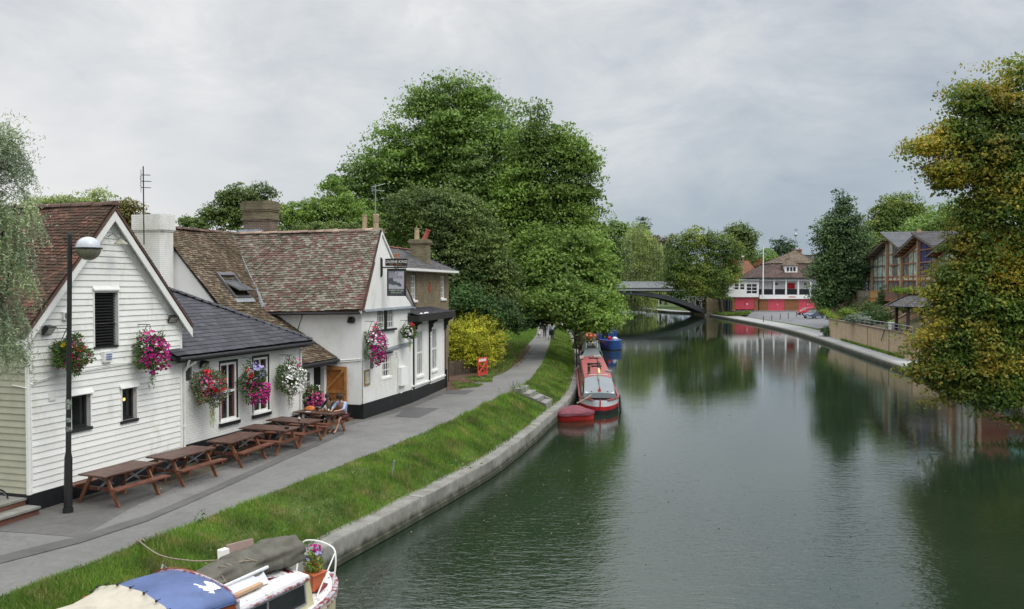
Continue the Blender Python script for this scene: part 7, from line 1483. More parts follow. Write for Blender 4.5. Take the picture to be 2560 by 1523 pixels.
# ============================================================ BRIDGE
YB0,YB1=184.,199.; XR=42.6; XL=4.; XC=(XR+XL)/2-.5
def zpx(py,Y): return CAMZ-(py-HOR)/FPX*Y
B=thing('river_bridge','grey iron arch bridge with pale balustrade and stone abutment crossing the river','bridge',(XR,YB0,0))
m_bg=M('pale_grey_bridge_paint',(.40,.42,.44),.6,.08,.4); m_bg2=M('mid_grey_bridge_paint',(.17,.185,.20),.6,.15,.4); m_bdk=M('dark_grey_iron',(.09,.10,.11),.6,.2,.5); m_bst=brickmat('abutment_stone',(.36,.29,.18),(.30,.24,.15),(.18,.15,.10),1.1,.5,.04,.6,noise=.3)
zc=5.35; zs_=.5; crown=4.75
def zarc(x,top=0): 
    k=(x-XC)/((XR-XL)/2+.6); return .3+(crown-.3+top*0)*math.sqrt(max(0,1-k*k)) if False else .25+(crown-.25)*(1-abs(k)**2.3)
n=48; xs=[XL-.4+(XR-XL+.6)*i/n for i in range(n+1)]
for y0 in np.linspace(YB0+.15,YB1-1.0,7):
    b=MB()
    for i in range(n):
        x0,x1=xs[i],xs[i+1]; th0=.75+.55*abs((x0-XC)/19)**2; th1=.75+.55*abs((x1-XC)/19)**2
        t0,t1=min(zarc(x0)+th0,zc+.2),min(zarc(x1)+th1,zc+.2)
        b.hexa([(x0,y0,zarc(x0)),(x1,y0,zarc(x1)),(x1,y0+.45,zarc(x1)),(x0,y0+.45,zarc(x0))],[(x0,y0,t0),(x1,y0,t1),(x1,y0+.45,t1),(x0,y0+.45,t0)])
    b.build('arch_rib',m_bdk,B)
b=MB(); b.box(XL-8,XR+6,YB0,YB1,zc+.02,zc+.35); b.build('deck',m_bdk,B)
b=MB(); b.box(XL-8,XR+9,YB0-.25,YB0,zc+.25,zc+.95); b.build('fascia_beam',m_bg2,B); b=MB(); b.box(XL-8,XR+9,YB0-.4,YB0-.25,zc+.82,zc+.97); b.build('cornice',m_bg,B); b=MB(); b.box(XL-8,XR+9,YB0-.34,YB0-.25,zc+.22,zc+.48); b.build('lower_moulding',m_bg,B)
b=MB(); x=XL-8; zt=zc+2.25
b.box(XL-8,XR+9,YB0-.22,YB0-.02,zt-.14,zt); b.box(XL-8,XR+9,YB0-.2,YB0-.04,zc+.98,zc+1.2)
while x<XR+9:
    b.box(x-.05,x+.05,YB0-.16,YB0-.08,zc+1.2,zt-.14); x+=.42
x=XL-8
while x<XR+9: b.box(x-.30,x+.30,YB0-.25,YB0,zc+.98,zt+.03); x+=2.6
b.box(XL-8,XR+9,YB1-.2,YB1,zc+.6,zt-.1); b.build('balustrade',m_bg,B)
# spandrel lattice near the right springing
b=MB(); 
for k in range(3):
    x=XR-1.0-k*1.4; zl=zarc(x)+.9
    if zl<zc: b.bar((x,YB0+.2,zl),(x-.0,YB0+.2,zc+.1),.18,.14); b.bar((x,YB0+.2,zl),(x-1.4,YB0+.2,zc+.1),.12,.10,up=(0,1,0))
for cx_2,cz_2,rr_ in ((XR-1.3,4.2,.85),(XR-1.3,4.2,.45),(XR-2.9,4.7,.5)): b.ring((cx_2,YB0+.1,cz_2),rr_,.09,10,(0,1,0))
b.build('spandrel_ironwork',m_bg,B)
b=MB(); b.box(XR,XR+4.6,YB0-.6,YB1+.4,-.5,zc+.2); b.box(XR+4.6,XR+9,YB0+.4,YB1,-.5,zc+.2); b.build('abutment',m_bst,B); b=MB(); b.box(XR-.5,XR+5,YB0-1.0,YB0-.6,-.3,.5); b.build('abutment_footing',m_concrete,B)
b=MB(); b.box(XL-8,XL,YB0-.6,YB1+.4,-.5,zc+.2); b.build('far_abutment',m_bst,B)
o=thing('riverside_post','thin white post beyond the bridge arch','post',at(1647,762,.6)); p=atY(1647,766,225); b=MB(); b.tube([(p.x,p.y,p.z),(p.x,p.y,p.z+1.7)],.13,6); b.build('post_shaft',m_wt,o)
# ============================================================ BOATHOUSE (far right bank)
YH=180.; X_=lambda px,Y=YH:(px-CX)/FPX*Y
Zp=lambda py,Y=YH:CAMZ-(py-HOR)/FPX*Y
GZ=Zp(780)
m_orb=brickmat('orange_brick',(.36,.14,.06),(.28,.11,.05),(.22,.15,.10),.45,.15,.02,.6,noise=.2); m_pinkd=M('faded_pink_doors',(.62,.075,.12),.6,.10,1,.2,4); m_redd=M('red_door',(.52,.01,.02),.4,.1); m_bw=M('boathouse_white',(.88,.88,.88),.6,.04,1); m_char=M('charcoal_boarding',(.045,.052,.06),.7,.15,3)
m_rt=tilemat('purple_brown_tiles',[(.16,.11,.10),(.13,.09,.085),(.19,.13,.11),(.11,.08,.075)],(.07,.055,.045),.5,msc=.6); m_rt2=tilemat('ochre_brown_tiles',[(.21,.165,.13),(.17,.135,.105),(.24,.19,.15)],(.12,.09,.06),.55,msc=.6); m_rt3=tilemat('orange_brown_tiles',[(.24,.11,.07),(.20,.095,.06),(.27,.13,.08)],(.12,.07,.05),.6,msc=.6)
B=thing('boathouse','white and charcoal boathouse with pink doors and steep brown tiled roof across the river','boathouse',(X_(1975),YH,GZ))
xl,xr=X_(1898),X_(2052); D=13.
b=MB(); 
dz0,dz1=Zp(779),Zp(748); doors=[(X_(1921),X_(1961)),(X_(1997),X_(2037))]
PH=lambda a,z,o:Vector((a,YH+o,z))
wallgrid(b,PH,xl,xr,GZ-.6,Zp(747),[(d0,d1,GZ-.6,dz1) for d0,d1 in doors],.2,1); b.quad((xr,YH,GZ-.6),(xr,YH+D,GZ-.6),(xr,YH+D,Zp(697)),(xr,YH,Zp(747))); b.quad((xl,YH,GZ-.6),(xl,YH+D,GZ-.6),(xl,YH+D,Zp(747)),(xl,YH,Zp(747))); b.build('brick_ground_floor',m_orb,B,recalc=False)
for d0,d1 in doors:
    b=MB(); mid=(d0+d1)/2
    for k in range(8): z=GZ+(dz1-GZ)*k/8; b.box(d0,mid-.02,YH+.05,YH+.12,z+.01,z+(dz1-GZ)/8); b.box(mid+.02,d1,YH+.05,YH+.12,z+.01,z+(dz1-GZ)/8)
    o=b.build('boat_door',m_pinkd,B); b=MB(); b.box(mid+.15,mid+.30,YH+.0,YH+.05,GZ+1.5,GZ+1.7); b.build('handle',m_wt,o)
bz,tz=Zp(737),Zp(696)
b=MB(); b.box(xl-.02,xr+.1,YH-.35,YH+.1,Zp(747.5),bz); b.build('white_balcony_band',m_bw,B); b=MB(); b.box(X_(1970),X_(1988),YH-.37,YH-.352,Zp(743.5),Zp(741.5)); b.build('red_name_strip',m_redd,B)
b=MB(); b.box(xl,xr,YH+1.4,YH+1.6,bz,tz+.6); b.build('upper_wall',m_bw,B); b=MB(); b.box(xl,xr,YH+1.3,YH+1.39,bz,Zp(723)); b.box(xl,xr,YH-.3,YH+1.4,bz,bz+.05); b.build('charcoal_boarding',m_char,B)
b=MB(); rx0,rx1=X_(1972),X_(1992); b.box(rx0,rx1,YH+1.25,YH+1.39,Zp(722),Zp(708)); b.build('red_upper_door',m_redd,B)
b=MB(); b.box(X_(1943),X_(1949),YH+1.3,YH+1.39,Zp(713),Zp(708)); b.box(X_(2016),X_(2021),YH+1.3,YH+1.39,Zp(713),Zp(708)); b.box(X_(1936),X_(1941),YH+1.3,YH+1.39,Zp(722),Zp(704)); b.build('dark_window',m_glass,B)
b=MB()
for px in (1906,1934,1964,1994.5,2025,2049): b.box(X_(px)-.17,X_(px)+.17,YH-.3,YH+.04,bz,tz)
b.box(xl,xr,YH-.28,YH+.02,Zp(702.5),Zp(700)); b.build('balcony_post',m_bw,B)
# roof: lower hip, break, upper hip
ex0,ex1=X_(1888),X_(2072); ez=Zp(694.5); kz=Zp(659); kx0,kx1=X_(1931),X_(2038); pz=Zp(626,YH+7); px_=X_(1988,YH+7); y0=YH-.8;y1=YH+14; ky0=YH+3.2;ky1=YH+10.5
kz=Zp(659,ky0);kx0=X_(1930,ky0);kx1=X_(2039,ky0)
def hip(a0,a1,b0,b1,za,c0,c1,d0,d1,zb,matt,name,tw=.3,g=.28,seed=1,slb_=True):
    A=[(a0,b0,za),(a1,b0,za),(a1,b1,za),(a0,b1,za)]; C_=[(c0,d0,zb),(c1,d0,zb),(c1,d1,zb),(c0,d1,zb)]; b=MB(); s=MB()
    for i in range(4):
        j=(i+1)%4; pts=[A[i],A[j],C_[j],C_[i]]
        if (Vector(C_[i])-Vector(C_[j])).length<.02: pts=[A[i],A[j],C_[i]]
        tiles(b,pts,tw,g,thick=.03,lift=.05,seed=seed+i); slab(s,pts,.1)
    b.build(name,matt,B,recalc=False); s.build('roof_boarding',m_gutter,B)
hip(ex0,ex1,y0,y1,ez,kx0,kx1,ky0,ky1,kz,m_rt,'lower_roof',seed=61); hip(kx0-.35,kx1+.35,ky0-.35,ky1+.35,kz+.02,px_,px_+.01,YH+7,YH+7.01,pz,m_rt2,'upper_roof',seed=65)
b=MB(); b.box(ex0,ex1,y0-.06,y0+.1,ez-.25,ez+.02); b.build('eaves_board',m_gutter,B)
# dormer
dx0,dx1=X_(1964.5),X_(1995.5); dzb,dzt=Zp(681.5,YH+.8),Zp(664,YH+.8); b=MB(); b.box(dx0,dx1,YH+.6,YH+5,dzb,dzt); o=b.build('dormer',m_bw,B); b=MB()
for c_ in (1971.5,1980,1988): b.box(X_(c_)-.24,X_(c_)+.24,YH+.55,YH+.6,Zp(678,YH),Zp(668,YH))
b.build('dormer_window',m_glass,o); b=MB(); A=[(dx0-.3,YH+.3,dzt),(dx1+.3,YH+.3,dzt),((dx0+dx1)/2,YH+2.0,Zp(648,YH+2))]; tiles(b,A,.3,.25,thick=.03,lift=.05,seed=71); slab(b,A,.08); R_=((dx0+dx1)/2,YH+5,Zp(648,YH+2)); tiles(b,[(dx0-.3,YH+.3,dzt),(dx0-.3,YH+5,dzt),R_,A[2]],.3,.25,thick=.03,lift=.05,seed=72); tiles(b,[(dx1+.3,YH+.3,dzt),(dx1+.3,YH+5,dzt),R_,A[2]],.3,.25,thick=.03,lift=.05,seed=73); b.build('dormer_roof',m_rt2,o,recalc=False); b=MB(); b.box((dx0+dx1)/2-.04,(dx0+dx1)/2+.04,YH+2,YH+2.1,Zp(648,YH),Zp(638,YH)); b.build('finial',m_gutter,o)
b=MB(); b.tube([(px_,YH+7,pz-.1),(px_,YH+7,pz+.9)],.10,8); b.tube([(px_,YH+7,pz+.9),(px_,YH+7,Zp(570,YH+7))],.04,6); zz_=Zp(587,YH+7); b.lathe((px_,YH+7,zz_-.5),[(.02,0),(.35,.35),(.42,.5),(.35,.65),(.02,1)],8); b.bar((px_-.6,YH+7,zz_),(px_+.6,YH+7,zz_),.05,.05); b.bar((px_,YH+6.5,zz_-.6),(px_,YH+7.5,zz_-.6),.05,.05); b.prism([(px_-.5,YH+7,zz_+1.0),(px_+.4,YH+7,zz_+.85),(px_+.5,YH+7,zz_+1.15),(px_-.1,YH+7,zz_+1.2)],(0,.04,0)); b.build('weathervane',m_steel,B,smooth=40)
# white wing on the left
B=thing('boathouse_wing','white boxy first floor wing on brick with a pink door left of the boathouse','building',(X_(1860),YH-1,GZ)); Y2=YH-1.2; XW=lambda p:X_(p,Y2); ZW=lambda p:Zp(p,Y2)
wins=[(XW(1824.5),XW(1831),ZW(716),ZW(709)),(XW(1835),XW(1847),ZW(725),ZW(709.5)),(XW(1849.5),XW(1861.5),ZW(725),ZW(709.5)),(XW(1865.5),XW(1893),ZW(735),ZW(709.5))]
b=MB(); P_=lambda a,z,o:Vector((a,Y2+o,z)); wallgrid(b,P_,XW(1820.5),XW(1897),ZW(743),ZW(706),wins,.12,1); b.add([(XW(1820.5),Y2,ZW(706)),(XW(1897),Y2,ZW(706)),(XW(1897),Y2,ZW(705)),(XW(1863),Y2,ZW(703)),(XW(1820.5),Y2,ZW(705))],[(0,1,2,3,4)]); b.quad((XW(1820.5),Y2,ZW(743)),(XW(1820.5),Y2+9,ZW(743)),(XW(1820.5),Y2+9,ZW(705)),(XW(1820.5),Y2,ZW(705))); b.quad((XW(1820.5),Y2,ZW(743)),(XW(1820.5),Y2+9,ZW(743)),(XW(1897),Y2+9,ZW(743)),(XW(1897),Y2,ZW(743))); b.build('white_upper_wall',m_bw,B,recalc=False)
for i,w in enumerate(wins): window(B,P_,w,.08,cols=(1,1,1,2)[i],rows=(1,2,2,3)[i],fw=.10,bar=.12,mat=m_bw)
b=MB(); b.prism([(XW(1818),Y2-.3,ZW(705)),(XW(1863),Y2-.3,ZW(702.5)),(XW(1898),Y2-.3,ZW(704)),(XW(1897),Y2-.3,ZW(698)),(XW(1866),Y2-.3,ZW(698.5))],(0,10,0)); b.build('flat_roof',M('grey_felt_roof',(.25,.28,.30),.7,.1),B)
b=MB(); wallgrid(b,lambda a,z,o:Vector((a,Y2+.4+o,z)),XW(1832),XW(1897),GZ-.8,ZW(743),[(XW(1840),XW(1887),GZ-.8,ZW(744.5))],.2,1); b.quad((XW(1832),Y2+.4,GZ-.8),(XW(1832),Y2+9,GZ-.8),(XW(1832),Y2+9,ZW(743)),(XW(1832),Y2+.4,ZW(743))); b.build('brick_base',m_orb,B,recalc=False)
b=MB(); x0,x1=XW(1840),XW(1887); mid=(x0+x1)/2
for k in range(8): z0_=ZW(774); z1_=ZW(744.5); z=z0_+(z1_-z0_)*k/8; b.box(x0,mid-.02,Y2+.48,Y2+.55,z+.01,z+(z1_-z0_)/8);b.box(mid+.02,x1,Y2+.48,Y2+.55,z+.01,z+(z1_-z0_)/8)
o=b.build('boat_door',m_pinkd,B); b=MB(); b.box(mid+.35,mid+.7,Y2+.42,Y2+.48,ZW(762),ZW(759)); b.build('door_notice',m_wt,o)
b=MB(); 
for px in(1822,1827): b.box(XW(px)-.12,XW(px)+.12,Y2+.2,Y2+.5,GZ-.8,ZW(743))
b.box(XW(1821),XW(1832),Y2+2,Y2+9,GZ-.8,ZW(743)); b.build('dark_undercroft_posts',m_char,B)
b=MB(); b.box(XW(1838),XW(1889),Y2-1.6,Y2+.4,GZ-.8,GZ+.0); b.box(XW(1838),XW(1889),Y2-.9,Y2+.4,GZ-.0,GZ+.28); b.build('stone_steps',m_concrete,B)
o=thing('flagpole','tall white flagpole at the left end of the boathouse balcony','flagpole',(X_(1902),YH-1.6,Zp(728))); b=MB(); x=X_(1902); b.tube([(x,YH-1.6,Zp(744)),(x,YH-1.6,Zp(617))],[.16,.09],8); b.build('pole_shaft',m_bw,o,smooth=True)
# plaza and bollards
b=MB(); b.poly([(rb[i][0]+nr[i][0]*3.6,rb[i][1]+nr[i][1]*3.6,rz+.03) for i in range(NL) if 96<rb[i][1]<176][::1]+[]) if False else None
pi_=[i for i in range(NL) if 104<rb[i][1]<178]
V=[];F=[]; cols_=12
for i in pi_:
    a=rb[i]+nr[i]*3.6; e=80.
    for k in range(cols_): x=a[0]+(e-a[0])*(k/(cols_-1))**1.5; V.append((x,a[1],max(rz+.054,rz+.03+(gz(a[1])+.03-rz)*min(1,(x-a[0])/3.)) if k else rz+.054))
for r_ in range(len(pi_)-1):
    for k in range(cols_-1): F.append((r_*cols_+k,r_*cols_+k+1,(r_+1)*cols_+k+1,(r_+1)*cols_+k))
b=MB(); b.add(V,F); b.build('plaza_asphalt',m_plaza,kind='structure',smooth=True)
b=MB(); b.poly([(46.5,176.2,1.30),(80,176.2,1.30),(80,182,1.34),(46.5,182,1.34)]); b.build('forecourt_asphalt',m_plaza,kind='structure',recalc=False)
first=None
for i,(px,py) in enumerate(((1909,805.7),(1930,802.5),(1951,799),(1971,796),(1992,793))):
    t_=None
    for Yt in np.arange(110,178,.5):
        if Zp(py,Yt)<=gz(Yt)+.05: t_=Yt; break
    p=Vector((X_(px,t_),t_,gz(t_)+.02)); lab=('thin grey bollard nearest the river','second thin grey bollard from the river','middle thin grey bollard of the row before the boathouse','fourth thin grey bollard from the river','thin grey bollard nearest the red car')[i]
    if first is None:
        first=thing('bollard',lab,'bollard',(0,0,0),'bollards in a row in front of the boathouse'); b=MB(); b.tube([(0,0,0),(0,0,.85)],.06,8); b.lathe((0,0,.85),[(.08,0),(.08,.08),(.02,.12)],8); b.build('post',m_gutter,first,smooth=40); first.location=p; LOC[first.name]=p
    else: part_copy(first,lab,p,0)
# cars
def car(name,label,c,yaw,paint,L=3.9,Wd=1.7,H=1.45):
    o=thing(name,label,'car',c,None); Rz=Matrix.Rotation(yaw,3,'Z'); cc=Vector(c); T=lambda x,y,z:cc+Rz@Vector((x,y,z)); l=L/2;w=Wd/2
    prof=[(-l,.35),(-l,.62),(-l+.08,.80),(-l+.35,.93),(-l+.95,1.0),(-.28*L*.0-.35,H-.02),(.55,H),(l-.55,1.15),(l-.12,.92),(l-.02,.55),(l-.05,.33)]
    top=[(-l,.35,.0),(-l+.02,.62,.02),(-l+.12,.80,.04),(-l+.9,.96,.05),(-.35,H-.03,.22),(.6,H-.02,.22),(l-.35,1.02,.08),(l-.08,.85,.05),(l,.55,.0),(l-.03,.33,0)]
    b=MB(); vs=[]
    for sg in(-1,1):
        for x,z,ins in top: vs.append(T(x,sg*(w-ins),z))
    n=len(top); fs=[tuple(range(n)),tuple(range(2*n-1,n-1,-1))]+[(i,i+1,n+i+1,n+i) for i in range(n-1)]+[(n-1,0,n,2*n-1)]
    b.add(vs,fs); bd=b.build('body',paint,o,bevel=.05,smooth=50)
    b=MB()
    for sg in(-1,1):
        q=[(-l+1.02,.95,.055),(-.38,H-.11,.205),(.10,H-.10,.205),(.10,.95,.055)]; b.add([T(x,sg*(w-i_+.012),z) for x,z,i_ in q],[(0,1,2,3)]); q=[(.16,.95,.055),(.16,H-.10,.205),(.58,H-.11,.205),(l-.50,.98,.06)]; b.add([T(x,sg*(w-i_+.012),z) for x,z,i_ in q],[(0,1,2,3)])
    for (xa,za,ia),(xb,zb_,ib_) in (((-l+.93,.985,.10),(-.40,H-.06,.26)),((l-.42,1.05,.14),(.64,H-.07,.26))):
        s=-1 if xa<0 else 1; b.add([T(xa+s*.02,-(w-ia),za+.02),T(xa+s*.02,(w-ia),za+.02),T(xb+s*.03,(w-ib_),zb_+.02),T(xb+s*.03,-(w-ib_),zb_+.02)],[(0,1,2,3)])
    b.build('car_window',m_glass,bd,recalc=False)
    for sx in(-1,1):
        for sy in(-1,1):
            x=sx*(l-.68); y=sy*(w-.08); b=MB(); ax=Rz@Vector((0,1,0)); c0=T(x,y,.31); b.tube([c0-ax*.10,c0+ax*.10],.31,18); wh=b.build('wheel',m_black,o,smooth=50); b=MB(); b.tube([c0-ax*.11,c0+ax*.11],.19,14); b.build('hubcap',m_steel,wh,smooth=50)
    for sy in(-1,1):
        b=MB(); b.hexa([T(-l-.01,sy*(w-.5),.60),T(-l-.01,sy*(w-.12),.60),T(-l+.16,sy*(w-.03),.66),T(-l+.05,sy*(w-.5),.66)],[T(-l+.03,sy*(w-.5),.74),T(-l+.03,sy*(w-.12),.74),T(-l+.22,sy*(w-.035),.78),T(-l+.10,sy*(w-.5),.76)]); b.build('headlight',m_clear,o)
    b=MB(); b.hexa([T(-l-.015,-.26,.42),T(-l-.015,.26,.42),T(-l+.01,.26,.42),T(-l+.01,-.26,.42)],[T(-l-.015,-.26,.53),T(-l-.015,.26,.53),T(-l+.01,.26,.53),T(-l+.01,-.26,.53)]); b.build('number_plate',m_wt,o)
m_carr,_,bb_=newmat('red_car_paint'); bb_.inputs['Base Color'].default_value=(.45,.01,.025,1); bb_.inputs['Roughness'].default_value=.25; bb_.inputs['Coat Weight'].default_value=.6
m_carb,_,bb_=newmat('blue_car_paint'); bb_.inputs['Base Color'].default_value=(.02,.05,.16,1); bb_.inputs['Roughness'].default_value=.25; bb_.inputs['Coat Weight'].default_value=.6
car('small_red_car','small red car parked in front of the right pink door of the boathouse',(X_(2019,161),161,gz(161)+.03),math.radians(12),m_carr)
car('dark_blue_car','dark blue car parked nose to the river under the big green tree',(X_(2046,146),148,gz(148)+.03),math.radians(38),m_carb,4.2,1.75,1.45)
# ---------- buildings behind
def simple_house(name,label,x0,x1,y0,y1,z0,ze_,zr_,wall,roofm,ridge_x=True,ins=1.5,chim=None):
    B=thing(name,label,'house',((x0+x1)/2,y0,z0)); b=MB(); b.box(x0,x1,y0,y1,z0,ze_); b.build('wall',wall,B); ym=(y0+y1)/2; b=MB(); s=MB(); o_=.4
    A=[(x0-o_,y0-o_,ze_),(x1+o_,y0-o_,ze_),(x1+o_,y1+o_,ze_),(x0-o_,y1+o_,ze_)]; R0_=(x0+ins,ym,zr_);R1_=(x1-ins,ym,zr_)
    for pts in ([A[0],A[1],R1_,R0_],[A[3],A[2],R1_,R0_],[A[0],A[3],R0_],[A[1],A[2],R1_]): tiles(b,pts,.34,.3,thick=.03,lift=.05,seed=3); slab(s,pts,.1)
    b.build('roof_tiles',roofm,B,recalc=False); s.build('roof_boarding',m_gutter,B); n=max(2,int((x1-x0)/3))
    for k in range(n):
        x=x0+(x1-x0)*(k+.5)/n; b=MB(); b.box(x-.5,x+.5,y0-.04,y0+.02,ze_-1.9,ze_-.5); o=b.build('window',m_trim,B); b=MB(); b.box(x-.42,x+.42,y0-.06,y0-.04,ze_-1.82,ze_-.58); b.build('pane',m_glass,o)
    if chim:
        cx,w,h=chim; b=MB(); b.box(cx-w/2,cx+w/2,ym-1.3,ym-.5,ze_,h); b.box(cx-w/2-.1,cx+w/2+.1,ym-1.4,ym-.4,h,h+.2); o=b.build('chimney',m_orb,B)
        for s_ in(-.3,.3): b=MB(); b.lathe((cx+s_*w,ym-.9,h+.2),[(.15,0),(.12,.4),(.16,.45)],8); b.build('chimney_pot',m_potr,o)
    return B
Y5=200.; Xq=lambda p,Y=Y5:X_(p,Y); Zq=lambda p,Y=Y5:Zp(p,Y)
simple_house('brick_house','orange brown tiled house with a tall brick chimney left of the boathouse',Xq(1815),Xq(1905),Y5,Y5+13,1,Zq(697),Zq(651,Y5+6),m_orb,m_rt3,chim=(Xq(1845),1.9,Zq(652)))
simple_house('stone_house','pale stone house with chimneys just behind the boathouse flagpole',Xq(1893,212),Xq(1960,212),212,222,1,Zq(668,212),Zq(662,212),m_bst,m_slate2,chim=(Xq(1906,212),2.0,Zq(652,212)))
simple_house('slate_house','slate roofed house showing behind the right slope of the boathouse roof',Xq(2005,215),Xq(2100,215),215,226,1,Zq(660,215),Zq(637,215),m_orb,m_slate2,chim=(Xq(1996+12,215),2.0,Zq(624,215)))
# ============================================================ RETAINING WALL AND STEPPED HOUSES
WA=Vector((38.9,103.2));WB=Vector((33.2,69.8)); FW=Frame((WB.x,WB.y),(WA.x,WA.y))   # d runs upstream, u to the left(river); inland = -u
wl=(WA-WB).length; TZ=2.55
m_tan=brickmat('tan_wall_brick',(.56,.43,.29),(.50,.38,.25),(.30,.235,.16),.30,.10,.012,.4,.85,dirt=(.30,.23,.15),noise=.14); m_cop=M('brick_coping',(.17,.13,.10),.9,.25,3)
B=thing('retaining_wall','long tan brick retaining wall with dark coping along the riverside path','wall',(WB.x,WB.y,.45))
def wz(f): return 2.72-.05*f
b=MB(); b.fb(FW,-.35,0,0,wl,.3,TZ); b.fb(FW,-9,-.35,wl-.35,wl,.3,TZ); b.fb(FW,-3,-.0,-.35,0,.3,TZ); b.build('brickwork',m_tan,B)
b=MB(); b.fb(FW,-.40,.06,-.4,wl+.05,TZ,TZ+.12); b.fb(FW,-9,-.40,wl-.42,wl+.05,TZ,TZ+.12); b.build('coping',m_cop,B); b=MB()
for k in range(14): z=.6+k*.14; b.fb(FW,-.06,.012,-.36,-.26+(k%2)*.06,z,z+.10)
b.build('quoin_bricks',M('red_quoins',(.30,.13,.08),.9,.2),B)
b=MB(); b.tube([FW.P(.06,8.0,2.6),FW.P(.10,8.8,1.7),FW.P(.10,9.0,1.5)],.035,6); b.build('leaning_pipe',m_gutter,B); 
b=MB(); b.fb(FW,.0,.03,14.5,14.56,.5,2.55); b.fb(FW,.0,.03,6.6,6.7,.5,2.55); b.build('wall_joints',M('dark_stain',(.12,.09,.06),.95),B)
# terrace and sloping gardens behind
def FI(inl,d,z): return FW.P(-inl,d,z)
m_bed=groundmat('garden_soil',[(.06,.06,.03),(.08,.07,.045),(.05,.07,.025)],.8)
b=MB(); b.quad(FI(.35,-.3,2.4),FI(.35,wl,2.4),FI(2.6,wl,2.6),FI(2.6,-.3,2.6)); b.quad(FI(2.6,-.3,2.6),FI(2.6,wl,2.6),FI(8.2,wl,4.7),FI(8.2,-.3,4.7)); b.quad(FI(8.2,-30,4.72),FI(8.2,wl+8,4.72),FI(60,wl+8,4.9),FI(60,-30,4.9)); b.quad(FI(8.2,wl,4.72),FI(8.2,wl+8,4.72),FI(5,wl+8,1.0),FI(3.4,wl,2.6)); b.build('garden_slope',m_bed,kind='structure',recalc=False)
b=MB(); b.tube([FI(.25,.5,3.25),FI(.25,wl-12,3.25)],.035,6); b.tube([FI(.25,.5,2.95),FI(.25,wl-12,2.95)],.02,6)
k=.5
while k<wl-11.9: b.tube([FI(.25,k,2.6),FI(.25,k,3.25)],.025,6); k+=2.05
o=thing('terrace_railing','grey metal railing along the top of the tan wall','railing',FI(.25,10,2.6)); b.build('rail_and_posts',m_steel,o)
# houses: facade line inland 8.4
def solve_d(px,inl):
    best=None
    for d in np.arange(-20,55,.05):
        P_=FI(inl,d,0); e=abs(P_.x/P_.y-(px-CX)/FPX)
        if best is None or e<best[0]: best=(e,d)
    return best[1]
IN=8.4; pier=[solve_d(p,IN) for p in (2149,2178,2215.5,2252,2294,2339,2385,2440)]
def HZ(py,d,inl=IN): P_=FI(inl,d,0); return CAMZ-(py-HOR)/FPX*P_.y
m_tan2=brickmat('tan_house_brick',(.60,.42,.27),(.52,.36,.23),(.32,.25,.18),.3,.1,.012,.4); m_tim=M('reddish_timber',(.30,.13,.08),.6,.2,3); m_timo=M('orange_timber_balcony',(.42,.19,.05),.5,.15,3); m_timg=M('grey_timber',(.16,.13,.11),.7,.2,3); m_timb=M('blue_grey_timber',(.09,.13,.20),.6,.15,3); m_gp=glassmat('pale_green_glass',(.42,.54,.49),.10); m_gp2=glassmat('pale_green_blinds',(.52,.60,.52),.15); m_gd=glassmat('dark_house_glass',(.16,.20,.20),.06); m_gb=glassmat('blue_curtain_glass',(.02,.05,.22),.1)
m_spn=M('cream_spandrel',(.58,.57,.44),.6,.05,2)
FHl=4.95
HN=['narrow blue timber end house low beside the big tree','terrace house with pale green glazing and a leftward falling roof','tall terrace house with an orange timber balcony and grey butterfly roof','terrace house with rising red timber roof edge and creeper on its balcony','tall terrace house with blue curtains half behind the autumn tree','terrace house mostly hidden by the autumn tree','last terrace house of the row seen only as a reflection below the autumn tree']
